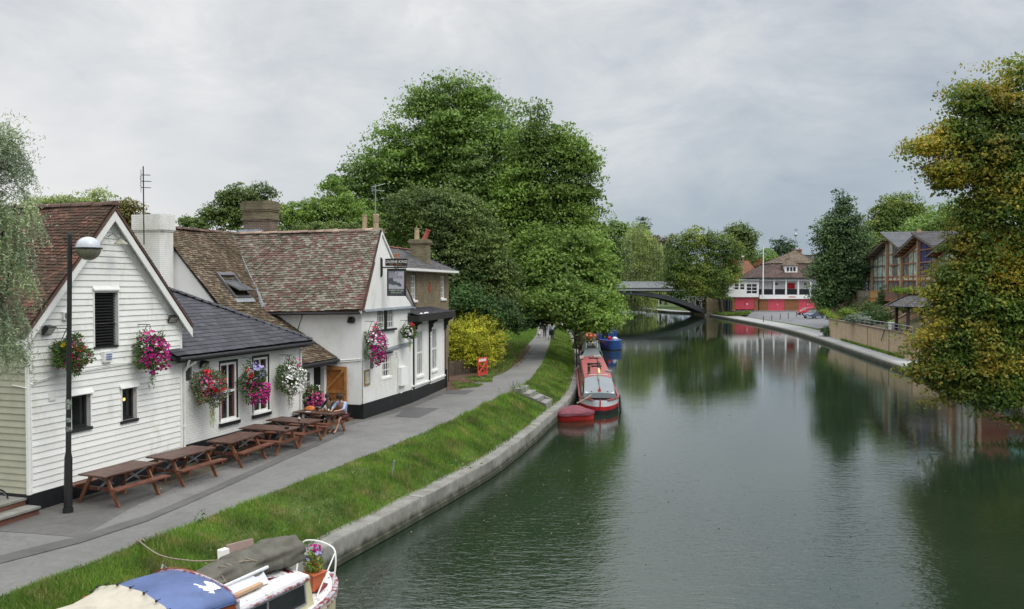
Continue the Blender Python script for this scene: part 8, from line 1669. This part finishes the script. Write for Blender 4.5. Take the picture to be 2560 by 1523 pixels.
# (roof line z at the left pier, at the right pier) for each bay, in px of the photograph
RL=[((2149,702),(2178,674)),((2178,648),(2215,612)),((2215,590),(2252,620)),((2252,640),(2294,600)),((2294,590),(2339,618)),((2339,640),(2385,605)),((2385,590),(2440,622))]
tops=[700,646,588,640,574,648,585,640]
for i in range(7):
    dA_,dB_=pier[i],pier[i+1]; dl=max(dA_,dB_);dr_=min(dA_,dB_)      # dA_ is farther (left in the picture)
    zl=HZ(RL[i][0][1],dA_);zr_=HZ(RL[i][1][1],dB_)
    B=thing('terrace_house',HN[i],'house',FI(IN,(dA_+dB_)/2,FHl),'modern timber and glass terrace houses above the wall'); tm=(m_timb,m_timg,m_tim,m_tim,m_tim,m_tim,m_tim)[i]
    # body
    b=MB(); 
    b.add([FI(IN+.25,dA_,1.2),FI(IN+.25,dB_,1.2),FI(IN+.25,dB_,zr_),FI(IN+.25,dA_,zl),FI(IN+9,dA_,1.2),FI(IN+9,dB_,1.2),FI(IN+9,dB_,zr_),FI(IN+9,dA_,zl)],[(4,7,3,0),(1,2,6,5),(5,6,7,4)])
    b.quad(FI(IN+.3,dA_,1.2),FI(IN+.3,dB_,1.2),FI(IN+.3,dB_,FHl-.1),FI(IN+.3,dA_,FHl-.1))
    b.build('wall',m_tan2,B,recalc=False)
    # glazing: columns x rows following the sloping head
    cols=3; fz=FHl; mz=HZ(700,(dA_+dB_)/2)-.0; 
    floors=[fz,fz+2.35,fz+2.85]; g=MB(); fr=MB(); g2=MB(); sp_=MB()
    head=lambda t: zl+(zr_-zl)*t-.35
    inset=IN+.2
    for c_ in range(cols):
        ta,tb_=c_/cols,(c_+1)/cols; da=dA_+(dB_-dA_)*(.06+.88*ta); db=dA_+(dB_-dA_)*(.06+.88*tb_); ha,hb_=head(.06+.88*ta),head(.06+.88*tb_)
        g.quad(FI(inset,da,fz),FI(inset,db,fz),FI(inset,db,floors[1]),FI(inset,da,floors[1])); sp_.quad(FI(inset,da,floors[1]),FI(inset,db,floors[1]),FI(inset,db,floors[2]),FI(inset,da,floors[2]))
        (g2 if (c_+i)%3 else g).quad(FI(inset,da,floors[2]),FI(inset,db,floors[2]),FI(inset,db,max(floors[2]+.1,hb_)),FI(inset,da,max(floors[2]+.1,ha)))
        for dd,hh in ((da,ha),)+(((db,hb_),) if c_==cols-1 else ()): fr.bar(FI(inset-.04,dd,fz),FI(inset-.04,dd,max(hh,floors[2])),.11,.10,up=FW.ax[1])
    for z in (floors[0]+.03,floors[1],floors[2],floors[2]+1.5,floors[2]+2.9):
        # clip bars under the head line
        t0,t1=.06,.94
        if z>max(head(t0),head(t1)): continue
        if z>min(head(t0),head(t1)):
            tt_=(z+.35-zl)/(zr_-zl); 
            if zr_>zl: t0=max(t0,tt_)
            else: t1=min(t1,tt_)
        fr.bar(FI(inset-.05,dA_+(dB_-dA_)*t0,z),FI(inset-.05,dA_+(dB_-dA_)*t1,z),.14,.14)
    fr.bar(FI(inset-.05,dA_+(dB_-dA_)*.05,head(.05)+.05),FI(inset-.05,dA_+(dB_-dA_)*.95,head(.95)+.05),.16,.26)
    fo=fr.build('timber_glazing_frame',tm,B)
    g.build('glass_pane',m_gd if i in(2,3,4) else m_gp,fo,recalc=False); g2.build('glass_pane',m_gb if i==4 else (m_gp2 if i==1 else m_gp),fo,recalc=False); sp_.build('spandrel_panel',m_spn,fo,recalc=False)
    # piers either side
    b=MB(); b.fb(FW,-IN-.25,-IN+.12,dA_-.17,dA_+.17,1.6,HZ(tops[i],dA_))
    b.build('brick_pier',m_tan2,B)
    # roof slab with overhang
    ext=.9; dz=(zr_-zl)/(dB_-dA_)
    up_l=zl>zr_
    dA2=dA_+(.35 if up_l else 1.3)*(1 if dA_>dB_ else -1); dB2=dB_-(1.0 if up_l else .35)*(1 if dA_>dB_ else -1)
    zA=zl+dz*(dA2-dA_)+.12; zB=zr_+dz*(dB2-dB_)+.12
    b=MB(); b.hexa([FI(IN-.7,dA2,zA),FI(IN-.7,dB2,zB),FI(IN+9,dB2,zB),FI(IN+9,dA2,zA)],[FI(IN-.7,dA2,zA+.22),FI(IN-.7,dB2,zB+.22),FI(IN+9,dB2,zB+.22),FI(IN+9,dA2,zA+.22)]); o=b.build('roof',m_timg if i!=0 else m_timb,B)
    b=MB(); tiles(b,[FI(IN-.75,dA2,zA+.24),FI(IN+9,dA2,zA+.24),FI(IN+9,dB2,zB+.24),FI(IN-.75,dB2,zB+.24)] if not up_l else [FI(IN-.75,dB2,zB+.24),FI(IN+9,dB2,zB+.24),FI(IN+9,dA2,zA+.24),FI(IN-.75,dA2,zA+.24)],.45,.3,thick=.02,lift=.03,seed=30+i); b.build('roof_slates',m_slate2 if i!=2 else tilemat('blue_grey_slates',[(.13,.14,.15),(.15,.16,.175),(.11,.12,.13)],(.1,.1,.1),.7,.6),o,recalc=False)
    b=MB()
    for k in range(5): t_=(k+.5)/5; d_=dA_+(dB_-dA_)*t_; z_=zl+(zr_-zl)*t_-.02; b.bar(FI(IN-.62,d_,z_),FI(IN+.2,d_,z_),.10,.16)
    b.build('rafter_ends',tm,o)
    # balcony
    bm_=(m_timb,m_timg,m_timo,m_tim,m_tim,m_tim,m_tim)[i]; b=MB(); dd0,dd1=sorted((dA_,dB_)); dd0+=.25;dd1-=.25
    if i!=3:
        b.fb(FW,-IN+.3,-IN+2.1,dd0,dd1,FHl-.42,FHl-.08)
    b.fb(FW,-IN+.3,-IN+2.1,dd0,dd1,FHl-.08,FHl)
    b.fb(FW,-IN+2.0,-IN+2.08,dd0,dd1,FHl+1.0,FHl+1.1); b.fb(FW,-IN+2.0,-IN+2.06,dd0,dd1,FHl+.12,FHl+.2); k=dd0
    while k<=dd1+.01: b.fb(FW,-IN+2.0,-IN+2.08,k-.05,k+.05,FHl,FHl+1.05); k+=(dd1-dd0)/3
    o=b.build('balcony',bm_,B); b=MB(); b.fb(FW,-IN+2.02,-IN+2.04,dd0,dd1,FHl+.2,FHl+1.0); b.build('balcony_panel',M('balcony_panel_%d'%i,((.10,.13,.17),(.22,.20,.15),(.42,.24,.10),(.16,.09,.07),(.20,.11,.08),(.2,.11,.08),(.2,.11,.08))[i],.5,.1),o)
    # sloping garden fin wall below the pier
    b=MB(); s=.2; b.prism([FI(2.6,dA_-s,2.4),FI(IN-.3,dA_-s,2.4),FI(IN-.3,dA_-s,FHl+.2),FI(IN-2.2,dA_-s,FHl+.1),FI(2.6,dA_-s,3.0)],FW.ax[1]*(2*s)); o=b.build('garden_fin_wall',m_tan2,B); b=MB(); b.bar(FI(2.5,dA_,3.05),FI(IN-2.2,dA_,FHl+.16),.5,.10); b.build('fin_coping',m_cop,o)
# gazebo on the terrace
gd=5.2; gi=1.6; B=thing('terrace_shelter','small dark timber shelter with a pitched shingle roof behind the tan wall','shelter',FI(gi,gd,2.5)); b=MB(); 
for dd in(-.0,3.6):
    for ii in(.7,3.0): b.bar(FI(ii,gd-dd+1.8,2.4),FI(ii,gd-dd+1.8,4.9),.22,.22)
b.build('timber_post',M('dark_brown_timber',(.06,.035,.03),.7,.2),B); b=MB(); A=[FI(.1,gd+2.5,4.85),FI(.1,gd-2.5,4.85),FI(1.8,gd-1.6,5.85),FI(1.8,gd+1.6,5.85)]; A2_=[FI(3.6,gd+2.5,4.85),FI(3.6,gd-2.5,4.85),FI(1.8,gd-1.6,5.85),FI(1.8,gd+1.6,5.85)]
slab(b,A,.1);slab(b,A2_,.1); slab(b,[A[0],A2_[0],A[3]],.1); slab(b,[A[1],A2_[1],A[2]],.1); b.build('roof_boarding',m_gutter,B); b=MB(); tiles(b,A,.25,.2,seed=5,thick=.02);tiles(b,A2_,.25,.2,seed=6,thick=.02);tiles(b,[A2_[0],A[0],A[3]],.25,.2,seed=7,thick=.02);tiles(b,[A[1],A2_[1],A[2]],.25,.2,seed=8,thick=.02); b.build('shingles',m_slate2,B,recalc=False)
b=MB(); b.fb(FW,-3.2,-3.05,gd-1.8,gd+.2,2.4,4.8); b.build('back_panel',m_tim,B)
# red brick building behind the autumn tree (seen in the water)
RBX=32.6; B=thing('red_brick_block','red brick riverside building with turquoise windows behind the autumn tree','building',(RBX,50,.5)); rbm=brickmat('deep_red_brick',(.30,.085,.05),(.24,.07,.045),(.16,.08,.06),.3,.1,.012,.4,noise=.15)
Fr=Frame((31.5,40),(33.9,60.5)); Ph=lambda a,z,o:Fr.P(-o,a,z); tw=[(8.2,10.8,1.1,2.3),(8.2,10.8,3.5,4.8),(2.5,5.0,1.1,2.3),(2.5,5.0,3.5,4.8),(14,16.4,3.5,4.8)]
b=MB(); wallgrid(b,Ph,0,20.6,.3,6.0,tw,.12,1); b.quad(Fr.P(0,20.6,.3),Fr.P(-10,20.6,.3),Fr.P(-10,20.6,6),Fr.P(0,20.6,6)); b.quad(Fr.P(0,0,6),Fr.P(-10,0,6),Fr.P(-10,20.6,6),Fr.P(0,20.6,6)); b.build('wall',rbm,B,recalc=False); b=MB(); b.fb(Fr,-.08,.02,0,20.6,2.75,3.0); b.build('dark_string_course',m_char,B)
for w in tw: window(B,Ph,w,.06,cols=3,rows=1,fw=.08,bar=.06,mat=M('turquoise_frame',(.10,.45,.45),.5,.1) if w is tw[0] else bpy.data.materials['turquoise_frame'],glass=glassmat('turquoise_glass',(.10,.42,.42),.2) if w is tw[0] else bpy.data.materials['turquoise_glass'])
# ============================================================ TREES
GR=[(.028,.062,.014),(.042,.085,.018),(.060,.112,.022),(.085,.145,.03)]
m_plane=leafmat('plane_leaves',[(.042,.078,.018),(.062,.108,.022),(.086,.138,.030),(.120,.172,.045)],.38,.5,big=.25,bsc=.18,lift=2.45,spec=.6)
m_plane2=leafmat('yellow_green_leaves',[(.042,.078,.018),(.062,.105,.022),(.086,.135,.030),(.120,.168,.04)],.38,.5,big=.25,bsc=.2,alt=[(.085,.135,.028),(.115,.155,.035),(.07,.12,.025)],asc=.16,apos=(.54,.68),lift=2.45)
m_olive=leafmat('olive_leaves',[(.045,.075,.022),(.070,.108,.032),(.095,.135,.045),(.13,.165,.06)],.25,.55,big=.3,bsc=.4)
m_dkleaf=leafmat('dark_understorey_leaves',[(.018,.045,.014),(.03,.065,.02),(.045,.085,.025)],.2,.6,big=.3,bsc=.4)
m_chest=leafmat('yellowing_leaves',[(.045,.08,.020),(.07,.11,.024),(.09,.13,.03)],.25,.55,big=.25,bsc=.2,alt=[(.10,.135,.025),(.14,.16,.035)],asc=.22,apos=(.50,.64),lift=2.0)
m_autumn=leafmat('autumn_maple_leaves',[(.038,.070,.016),(.060,.098,.020),(.088,.122,.024)],.42,.5,big=.25,bsc=.35,alt=[(.125,.13,.02),(.19,.155,.022),(.21,.14,.022),(.11,.13,.02)],asc=.5,apos=(.45,.62),lift=2.45)
m_willow=leafmat('silver_willow_leaves',[(.10,.135,.09),(.16,.20,.14),(.25,.29,.22),(.08,.115,.06)],.3,.5,big=.3,bsc=1.,lift=2.2)
m_weep=leafmat('weeping_willow_leaves',[(.09,.13,.06),(.135,.175,.08),(.18,.22,.10),(.22,.26,.13)],.4,.6,big=.5,bsc=.3,lift=2.1)
m_purp=leafmat('copper_leaves',[(.035,.02,.022),(.06,.03,.032),(.08,.045,.04)],.2,.6)
m_fir=leafmat('conifer_leaves',[(.02,.045,.022),(.035,.065,.035),(.05,.09,.05)],.15,.6)
m_haze=leafmat('far_green_leaves',[(.045,.075,.035),(.06,.095,.045),(.08,.12,.055)],.2,.7,big=.3,bsc=.08)
gl_=1.35
def gxy(px,Y,z=gl_): return Vector(((px-CX)/FPX*Y,Y,z))
# the big plane trees over the towpath
tree('plane_tree','tallest rounded green plane tree towering behind the pub',PB([(1130,270,85,75),(1200,250,60,50),(1050,260,35,35),(1095,330,120,90),(1200,350,120,110),(1000,400,90,80),(1060,460,140,110,3),(930,450,70,60,2),(870,470,45,45,2),(950,520,90,60,2),(1220,470,120,120,-2),(1150,560,160,130),(1260,360,60,55,-2),(1290,440,70,90,-3),(1000,600,120,90,4),(1250,600,120,110),(1200,690,120,70,-2)],74,.75),gxy(1195,74),150000,.27,m_plane,1.3,None,trunk=.75,seed=101,bark=m_barkg,nt_=8,cper=60,flat=.55)
tree('plane_tree','big rounded plane tree right of the tallest crown and overhanging the moored boats',PB([(1346,295,13,26),(1340,370,60,52),(1400,375,60,48),(1440,385,40,50),(1460,450,32,64),(1380,470,100,80),(1440,540,58,80),(1380,600,125,100),(1465,640,52,80),(1300,520,80,90),(1300,690,110,80),(1420,740,100,70,-4),(1500,730,42,60,-5),(1470,700,60,60,-4),(1440,640,70,60,-5),(1380,690,70,60,-6),(1340,640,60,60,-4),(1400,760,90,50,-8),(1450,780,80,48,-7),(1515,775,38,46,-7),(1480,812,60,28,-8),(1350,770,70,42,-3),(1280,760,70,46)],68,.7),gxy(1452,74),135000,.26,m_plane2,1.2,None,trunk=.6,seed=102,nt_=8,cper=60,flat=.55)
tree('plane_tree','smaller loose green tree poking out right of the big crown above the willow',PB([(1525,640,38,62),(1545,575,20,20),(1500,600,30,40),(1500,720,40,50)],100,1.),gxy(1495,104),11000,.3,m_plane,.7,None,trunk=.3,seed=103)
tree('olive_green_tree','duller olive green bushy tree behind the brick house and golden hedge',PB([(1070,520,80,45),(1120,560,110,80),(1010,550,60,60,1),(1180,620,90,70),(1215,680,60,60),(1130,680,130,80),(1200,750,85,60),(1255,700,45,60),(1180,800,70,36),(1262,770,42,50,-1)],58,.7),gxy(1180,60),90000,.18,m_olive,.7,None,trunk=.35,seed=104,nt_=8,cper=44,flat=.6)
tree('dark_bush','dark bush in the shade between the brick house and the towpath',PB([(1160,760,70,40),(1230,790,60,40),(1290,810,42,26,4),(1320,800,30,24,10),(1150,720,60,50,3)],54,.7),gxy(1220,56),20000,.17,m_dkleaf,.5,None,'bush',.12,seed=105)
# behind the roofs
tree('hawthorn_tree','scrubby hawthorn tree behind the brick chimney of the pub',PB([(560,545,45,35),(600,505,45,40),(650,500,40,36),(640,560,60,50),(525,540,25,20),(570,500,24,22)],48,.8),gxy(600,48),15000,.15,m_olive,.42,None,trunk=.2,seed=106)
tree('light_green_tree','light green leafy tree right of the brick chimney behind the pub ridge',PB([(730,545,60,34),(790,540,70,38),(850,520,60,45),(900,560,60,45),(760,590,90,30),(830,470,26,24)],56,.8),gxy(800,56),24000,.17,m_plane2,.5,None,trunk=.25,seed=107)
tree('creeper_mound','flowering green creeper showing just above the pub ridge',PB([(800,575,70,16),(870,572,40,14)],43,.5),gxy(820,43),5000,.1,m_olive,.25,None,'creeper',0,seed=108)
tree('brown_green_tree','brownish green tree between the weatherboarded ridge and the white chimney',PB([(320,545,38,38),(350,590,30,50),(300,590,30,40),(335,640,26,40)],38,.8),gxy(325,38),11000,.12,leafmat('brownish_leaves',[(.07,.075,.025),(.10,.085,.03),(.14,.11,.035),(.07,.10,.03)],.25),.35,None,trunk=.15,seed=109)
tree('thin_birch_tree','thin pale birch tops showing above the weatherboarded ridge',PB([(190,512,60,14),(250,498,24,18),(265,500,9,14),(120,515,60,8)],44,.8),gxy(220,44),4500,.13,m_weep,.5,None,trunk=.12,seed=110)
tree('round_green_tree','small round green tree top left of the brick chimney',PB([(473,560,22,14),(500,565,24,14)],60,.8),gxy(480,60),3000,.17,m_olive,.4,None,trunk=.15,seed=111)
# woods left behind everything
wl_=[]
for i in range(26):
    px=-500+i*78; wl_.append((px,690+rng.integers(-25,20),70,55+rng.integers(0,30),rng.integers(-12,12)))
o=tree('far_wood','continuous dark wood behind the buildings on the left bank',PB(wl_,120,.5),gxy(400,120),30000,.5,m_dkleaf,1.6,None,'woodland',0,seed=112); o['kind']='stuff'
fw_=[]
for i in range(40): px=1350+i*55; fw_.append((px,700+rng.integers(-14,8),60,26+rng.integers(0,14),rng.integers(-15,15)))
o=tree('far_wood','low distant line of trees beyond the bridge and boathouse',PB(fw_,290,.5),gxy(1900,290),26000,.95,m_haze,3.,None,'woodland',0,seed=113); o['kind']='stuff'
dk=[(1470+i*28,728+rng.integers(-14,10),26,34) for i in range(10)]
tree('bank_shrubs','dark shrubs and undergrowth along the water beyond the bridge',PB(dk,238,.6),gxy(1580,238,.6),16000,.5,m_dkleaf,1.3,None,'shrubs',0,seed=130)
# silver willow at the left edge: hanging shoots
def strands(blobs,n,L,seed,step=.05,sway=.15,out=.4):
    r=np.random.default_rng(seed); B_=np.array(blobs); w=B_[:,3]*B_[:,5]; k=r.choice(len(B_),n,p=w/w.sum()); d=r.normal(size=(n,3)); d[:,2]=np.abs(d[:,2]); d/=np.linalg.norm(d,axis=1)[:,None]; s=B_[k,:3]+d*B_[k,3:6]*(.7+.35*r.random(n))[:,None]; P_=[]
    for i in range(n):
        l=L*(.4+.7*r.random()); m_=int(l/step); h=d[i]*np.array([1,1,0]); h/=np.linalg.norm(h)+1e-6; q=s[i].copy(); 
        for j in range(m_):
            f=j/m_; q=q+h*step*out*(1-f)+np.array([0,0,-step*(.25+.9*f)])+r.normal(size=3)*step*sway; P_.append(q.copy())
    return np.array(P_)
wb_=PB([(20,420,45,85),(-60,420,90,140),(40,560,48,90),(-30,640,90,110),(30,700,40,70),(-20,820,70,110),(20,890,30,70),(10,350,40,40)],15.6,.7)
ex=strands(wb_,900,.95,7,.045,.12,.5)
tree('silver_willow','silvery green willow hanging into the picture at the left edge',wb_,gxy(-210,15.6,1.4),12000,.085,m_willow,.38,None,trunk=.28,seed=114,asp=.22,droop=.5,extra=ex)
# ---- right bank
ww=PB([(1590,590,40,34),(1560,640,50,50),(1620,640,40,50),(1580,700,60,50),(1640,690,25,45),(1530,700,30,50),(1510,740,30,40),(1560,740,40,34),(1610,735,36,34)],212,.8)
ex=strands(ww,1500,13,17,.42,.10,.08)
tree('weeping_willow','large pale green weeping willow hanging behind the bridge parapet',ww,gxy(1585,214,1.0),12000,.5,m_weep,1.6,None,trunk=.6,seed=115,asp=.35,droop=1.2,extra=ex)
tree('conifer_tree','grey green conifer top rising above the weeping willow',PB([(1606,565,16,18),(1600,590,26,26),(1612,620,24,30)],245,.9),gxy(1606,245),4500,.5,m_fir,1.4,None,trunk=.3,seed=116)
tree('copper_beech','dark purple leaved tree between the willow and the green bridge tree',PB([(1640,608,24,20),(1660,630,30,30),(1635,640,25,30)],240,.9),gxy(1650,240),6000,.5,m_purp,1.4,None,trunk=.4,seed=117)
tree('cedar_tree','dark green spreading cedar beside the purple leaved tree',PB([(1670,650,34,14),(1665,625,22,12),(1660,680,36,26)],232,.9),gxy(1665,232),5500,.5,m_fir,1.2,None,trunk=.4,seed=118)
tree('bankside_tree','broad yellowing green tree with a leaning trunk at the bridge end',PB([(1745,600,40,26),(1700,630,40,40),(1790,620,45,40),(1830,640,26,40),(1720,680,60,40),(1790,690,55,40),(1690,690,32,34),(1750,720,55,26),(1830,690,24,34),(1665,705,12,12),(1790,735,35,14)],172,.9),Vector((44.6,178.5,.7)),36000,.38,m_chest,1.5,None,trunk=.55,seed=119,nt_=8)
tree('round_top_tree','darker tree with rounded top standing behind the bridge end tree',PB([(1845,585,30,20),(1870,600,22,24),(1850,625,32,28),(1875,640,14,30)],215,.9),gxy(1855,215),9000,.5,m_olive,1.5,None,trunk=.4,seed=120)
tree('round_dark_tree','round dark green tree between the brown roofed house and the flagpole',PB([(1905,650,42,26),(1900,680,44,28)],235,.9),gxy(1905,235),9000,.5,m_plane,1.5,None,trunk=.4,seed=121)
tree('feathery_tree','feathery grey green trees behind the left slope of the boathouse roof',PB([(1942,618,12,18),(1960,614,10,22),(1975,622,14,18),(1955,645,30,22)],240,.9),gxy(1955,240),5500,.45,m_fir,1.2,None,trunk=.3,seed=122)
tree('bank_ash_tree','tall dark green conical tree hiding the right end of the boathouse',PB([(2110,515,18,26),(2105,555,40,34),(2075,590,34,36),(2130,600,46,40),(2090,640,50,44),(2060,680,34,34),(2120,680,55,44),(2090,730,54,36),(2060,755,30,24),(2125,740,36,34),(2095,775,36,18),(2095,490,8,10)],118,.8),gxy(2112,124,1.0),38000,.34,leafmat('ash_leaves',[(.030,.062,.028),(.045,.085,.036),(.065,.11,.045),(.09,.135,.055)],.25,big=.25,bsc=.25),1.15,None,trunk=.45,seed=123,nt_=8)
tree('hill_tree','broad light green tree behind the terrace houses right of the dark conical tree',PB([(2250,520,46,28),(2290,535,24,26),(2235,560,60,36),(2190,600,50,40),(2280,580,36,36),(2170,640,40,50),(2210,540,26,24)],140,.9),gxy(2230,140,4.5),26000,.4,m_chest,1.4,None,trunk=.5,seed=124)
tree('backdrop_tree','dark green tree low behind the left terrace house',PB([(2150,640,40,60),(2190,660,40,60)],125,.9),gxy(2165,125,4.5),9000,.35,m_olive,1.2,None,trunk=.3,seed=125)
tree('backdrop_tree','green tree far behind the grey butterfly roof',PB([(2330,580,60,50),(2400,560,70,60)],120,.9),gxy(2350,120,4.9),11000,.36,m_plane,1.2,None,trunk=.3,seed=126)
# autumn maple reaching in from the right
mp_=PB([(2520,300,70,85),(2545,190,26,40),(2440,250,60,45),(2400,340,60,50),(2320,370,40,28),(2285,385,16,16),(2460,400,80,70),(2360,430,50,30),(2380,465,36,14),(2500,520,70,110),(2420,540,34,46),(2440,620,60,70),(2520,680,80,110),(2400,700,60,50),(2450,760,80,70),(2360,760,40,40),(2540,800,70,100),(2420,850,80,60),(2330,860,50,40),(2350,920,60,34),(2300,940,30,24),(2440,920,80,60),(2400,980,60,30),(2480,1000,46,34),(2520,960,40,60),(2545,1050,16,16),(2600,400,90,160),(2620,700,100,200),(2600,960,70,90)],38,.75)
tree('autumn_maple','large maple with yellow orange and green leaves leaning over the river on the right',mp_,gxy(2680,41,.45),150000,.165,m_autumn,.85,None,trunk=.5,seed=127,nt_=10,cper=46,shell=.5,flat=.38)
# garden planting on the slope
def gardenblob(name,label,d,inl,z,r3,n,mat,seed,size=.16,cat='shrub'):
    p=FI(inl,d,z); tree(name,label,[(p.x,p.y,p.z,*r3)],FI(inl,d,z-r3[2]),n,size,mat,.4,None,cat,.04,seed,shell=.6)
def strip(name,label,pts,w,n,mat,seed,size=.14,cat='creeper'):
    P_=[Vector(p) for p in pts]; bl=[]
    for a,c in zip(P_[:-1],P_[1:]):
        m_=max(2,int((c-a).length/w)); 
        for k in range(m_+1): q=a+(c-a)*(k/m_); bl.append((q.x,q.y,q.z,w,w,w*.8))
    tree(name,label,bl,P_[-1],n,size,mat,.3,None,cat,0,seed,shell=.5)
m_ivyl=leafmat('lime_creeper',[(.09,.15,.02),(.14,.21,.03),(.19,.25,.04)],.3); m_ivyd=leafmat('ivy_leaves',[(.025,.06,.018),(.04,.085,.025),(.06,.11,.03)],.2); m_lav=leafmat('grey_lavender',[(.11,.15,.12),(.15,.19,.15),(.09,.12,.10)],.2)
strip('lime_creeper','bright lime green creeper running down the first garden wall and over the tan wall',[FI(IN-1.5,pier[0]-.1,FHl+.9),FI(5,pier[0]-.3,4.3),FI(2.6,pier[0]-.8,3.4),FI(.1,solve_d(2092,.1),2.7),FI(-.12,solve_d(2092,-.1),2.0)],.42,4200,m_ivyl,201)
strip('ivy_column','dark ivy climbing over the balcony of the creeper clad terrace house',[FI(IN-2,pier[3],FHl+1.3),FI(IN-2.3,pier[3]-.1,FHl-.4),FI(4.4,pier[3]-.3,3.8),FI(2.4,pier[3],3.2)],.50,6500,m_ivyd,202)
strip('ivy_column','dark ivy hanging beneath the orange balcony at the garden wall',[FI(IN-2.2,pier[2],FHl-.2),FI(4.5,pier[2],3.9),FI(2.6,pier[2]-.4,3.2)],.42,4000,m_ivyd,203)
strip('ivy_column','mid green creeper on the second garden wall from the left',[FI(IN-2.2,pier[1],FHl+.3),FI(5.0,pier[1],3.9)],.4,3000,m_olive,204)
strip('creeper_on_balcony','green creeper lying along the balcony rail behind the autumn tree',[FI(IN-2.2,pier[4]+1,FHl+1.2),FI(IN-2.2,pier[5],FHl+1.1)],.45,4000,m_ivyl,205)
for k,(nm_,lab,px,inl,z,r3,n,mt) in enumerate((('garden_shrub','mid green shrub low in the garden left of the lavender',2125,2.2,3.1,(1.2,1.2,.7),2600,m_ivyl),('lavender_bush','grey green lavender bush leaning over the tan wall coping',2152,.8,3.0,(1.6,1.4,.55),3600,m_lav),('garden_shrub','dark green shrub below the orange balcony',2195,2.6,3.3,(1.5,1.5,1.0),4200,m_ivyd),('garden_shrub','tall olive shrub between the fin walls right of the lavender',2175,3.6,3.9,(1.1,1.1,.9),3000,m_olive),('garden_shrub','small bright green plants by the terrace shelter',2236,.9,2.9,(.6,.6,.4),1200,m_ivyl),('garden_shrub','yellowish shrub right of the ivy column on the slope',2275,5,4.6,(1.8,1.2,.7),3600,m_chest),('garden_shrub','loose yellow green shrub behind the shelter roof',2300,4.5,4.6,(1.2,1.2,.9),2600,m_chest),('wall_foot_shrub','small dark shrub at the left foot of the tan wall',2066,-.3,1.0,(.6,.6,.6),1100,m_ivyd))):
    gardenblob(nm_,lab,solve_d(px,inl),inl,z,r3,n,mt,210+k)
o=thing('white_planter','small white planter box on the tan wall coping','planter',FI(.6,solve_d(2234,.6),2.7)); dd=solve_d(2234,.6); b=MB(); b.fb(FW,-.9,-.3,dd-.5,dd+.5,2.6,3.25); b.fb(FW,-.95,-.25,dd-.55,dd+.55,3.25,3.32); b.build('box',m_wt,o)
# wall-foot weeds on the riverside path
wp_=scatter_poly([FW.P(.05,2,0),FW.P(.25,2,0),FW.P(.18,26,0),FW.P(.05,26,0)],2600,.46,31); grass('wall_foot_weeds','thin strip of weeds along the foot of the tan wall',wp_,.22,.07,m_rough,33)
gp=scatter_poly([(43.7,183),(43.9,172),(49,172),(52,183)],8000,.74,34)
b=MB(); b.poly([(43.6,183.2,.72),(43.8,171,.5),(49,171,.75),(52,183.2,1.3)]); b.build('bankside_turf',m_turf,kind='structure',recalc=False); gp[:,2]=.55+(gp[:,1]-172)*.012+(gp[:,0]-44)*.06; grass('bankside_grass','mown grass under the leaning tree by the bridge',gp,.35,.12,m_grass,35)
# street lamp left of the boathouse roofs
o=thing('far_street_lamp','white globe street lamp above the orange brown roof','street lamp',gxy(1857,198,1)); p=gxy(1857,198,1); b=MB(); b.tube([p,Vector((p.x,p.y,Zp(646,198)))],.10,6); b.build('post',m_steel,o); b=MB(); b.lathe((p.x,p.y,Zp(646,198)),[(.1,0),(.32,.2),(.35,.45),(.2,.65),(.02,.7)],10); b.build('globe',m_wt,o,smooth=True)

q_=PB([(2465,905,42,60),(2510,900,40,70)],62,.8)
tree('riverside_tree','dark tree by the riverside path behind the autumn tree',q_,gxy(2490,62,.5),12000,.2,m_dkleaf,.8,None,trunk=.2,seed=131)
# drifting leaves and flecks on the water
r=np.random.default_rng(91); P_=[]
for i in range(520):
    Y=15+r.random()**1.6*60; k_=np.argmin(abs(lb[:,1]-Y)); xl_=lb[k_][0]; P_.append((xl_+.3+abs(r.normal())*3.0 if r.random()<.6 else xl_+r.random()*22,Y,.006))
V,F=leafcloud(np.array(P_),.03+.05*r.random(len(P_)),seed=9,tilt=60); o=fastmesh('floating_leaves',V,F,M('floating_leaf_flecks',(.16,.13,.06),.8,.5,rand=.6),label='small leaves drifting on the river near the left kerb',kind='stuff',cat='leaves')
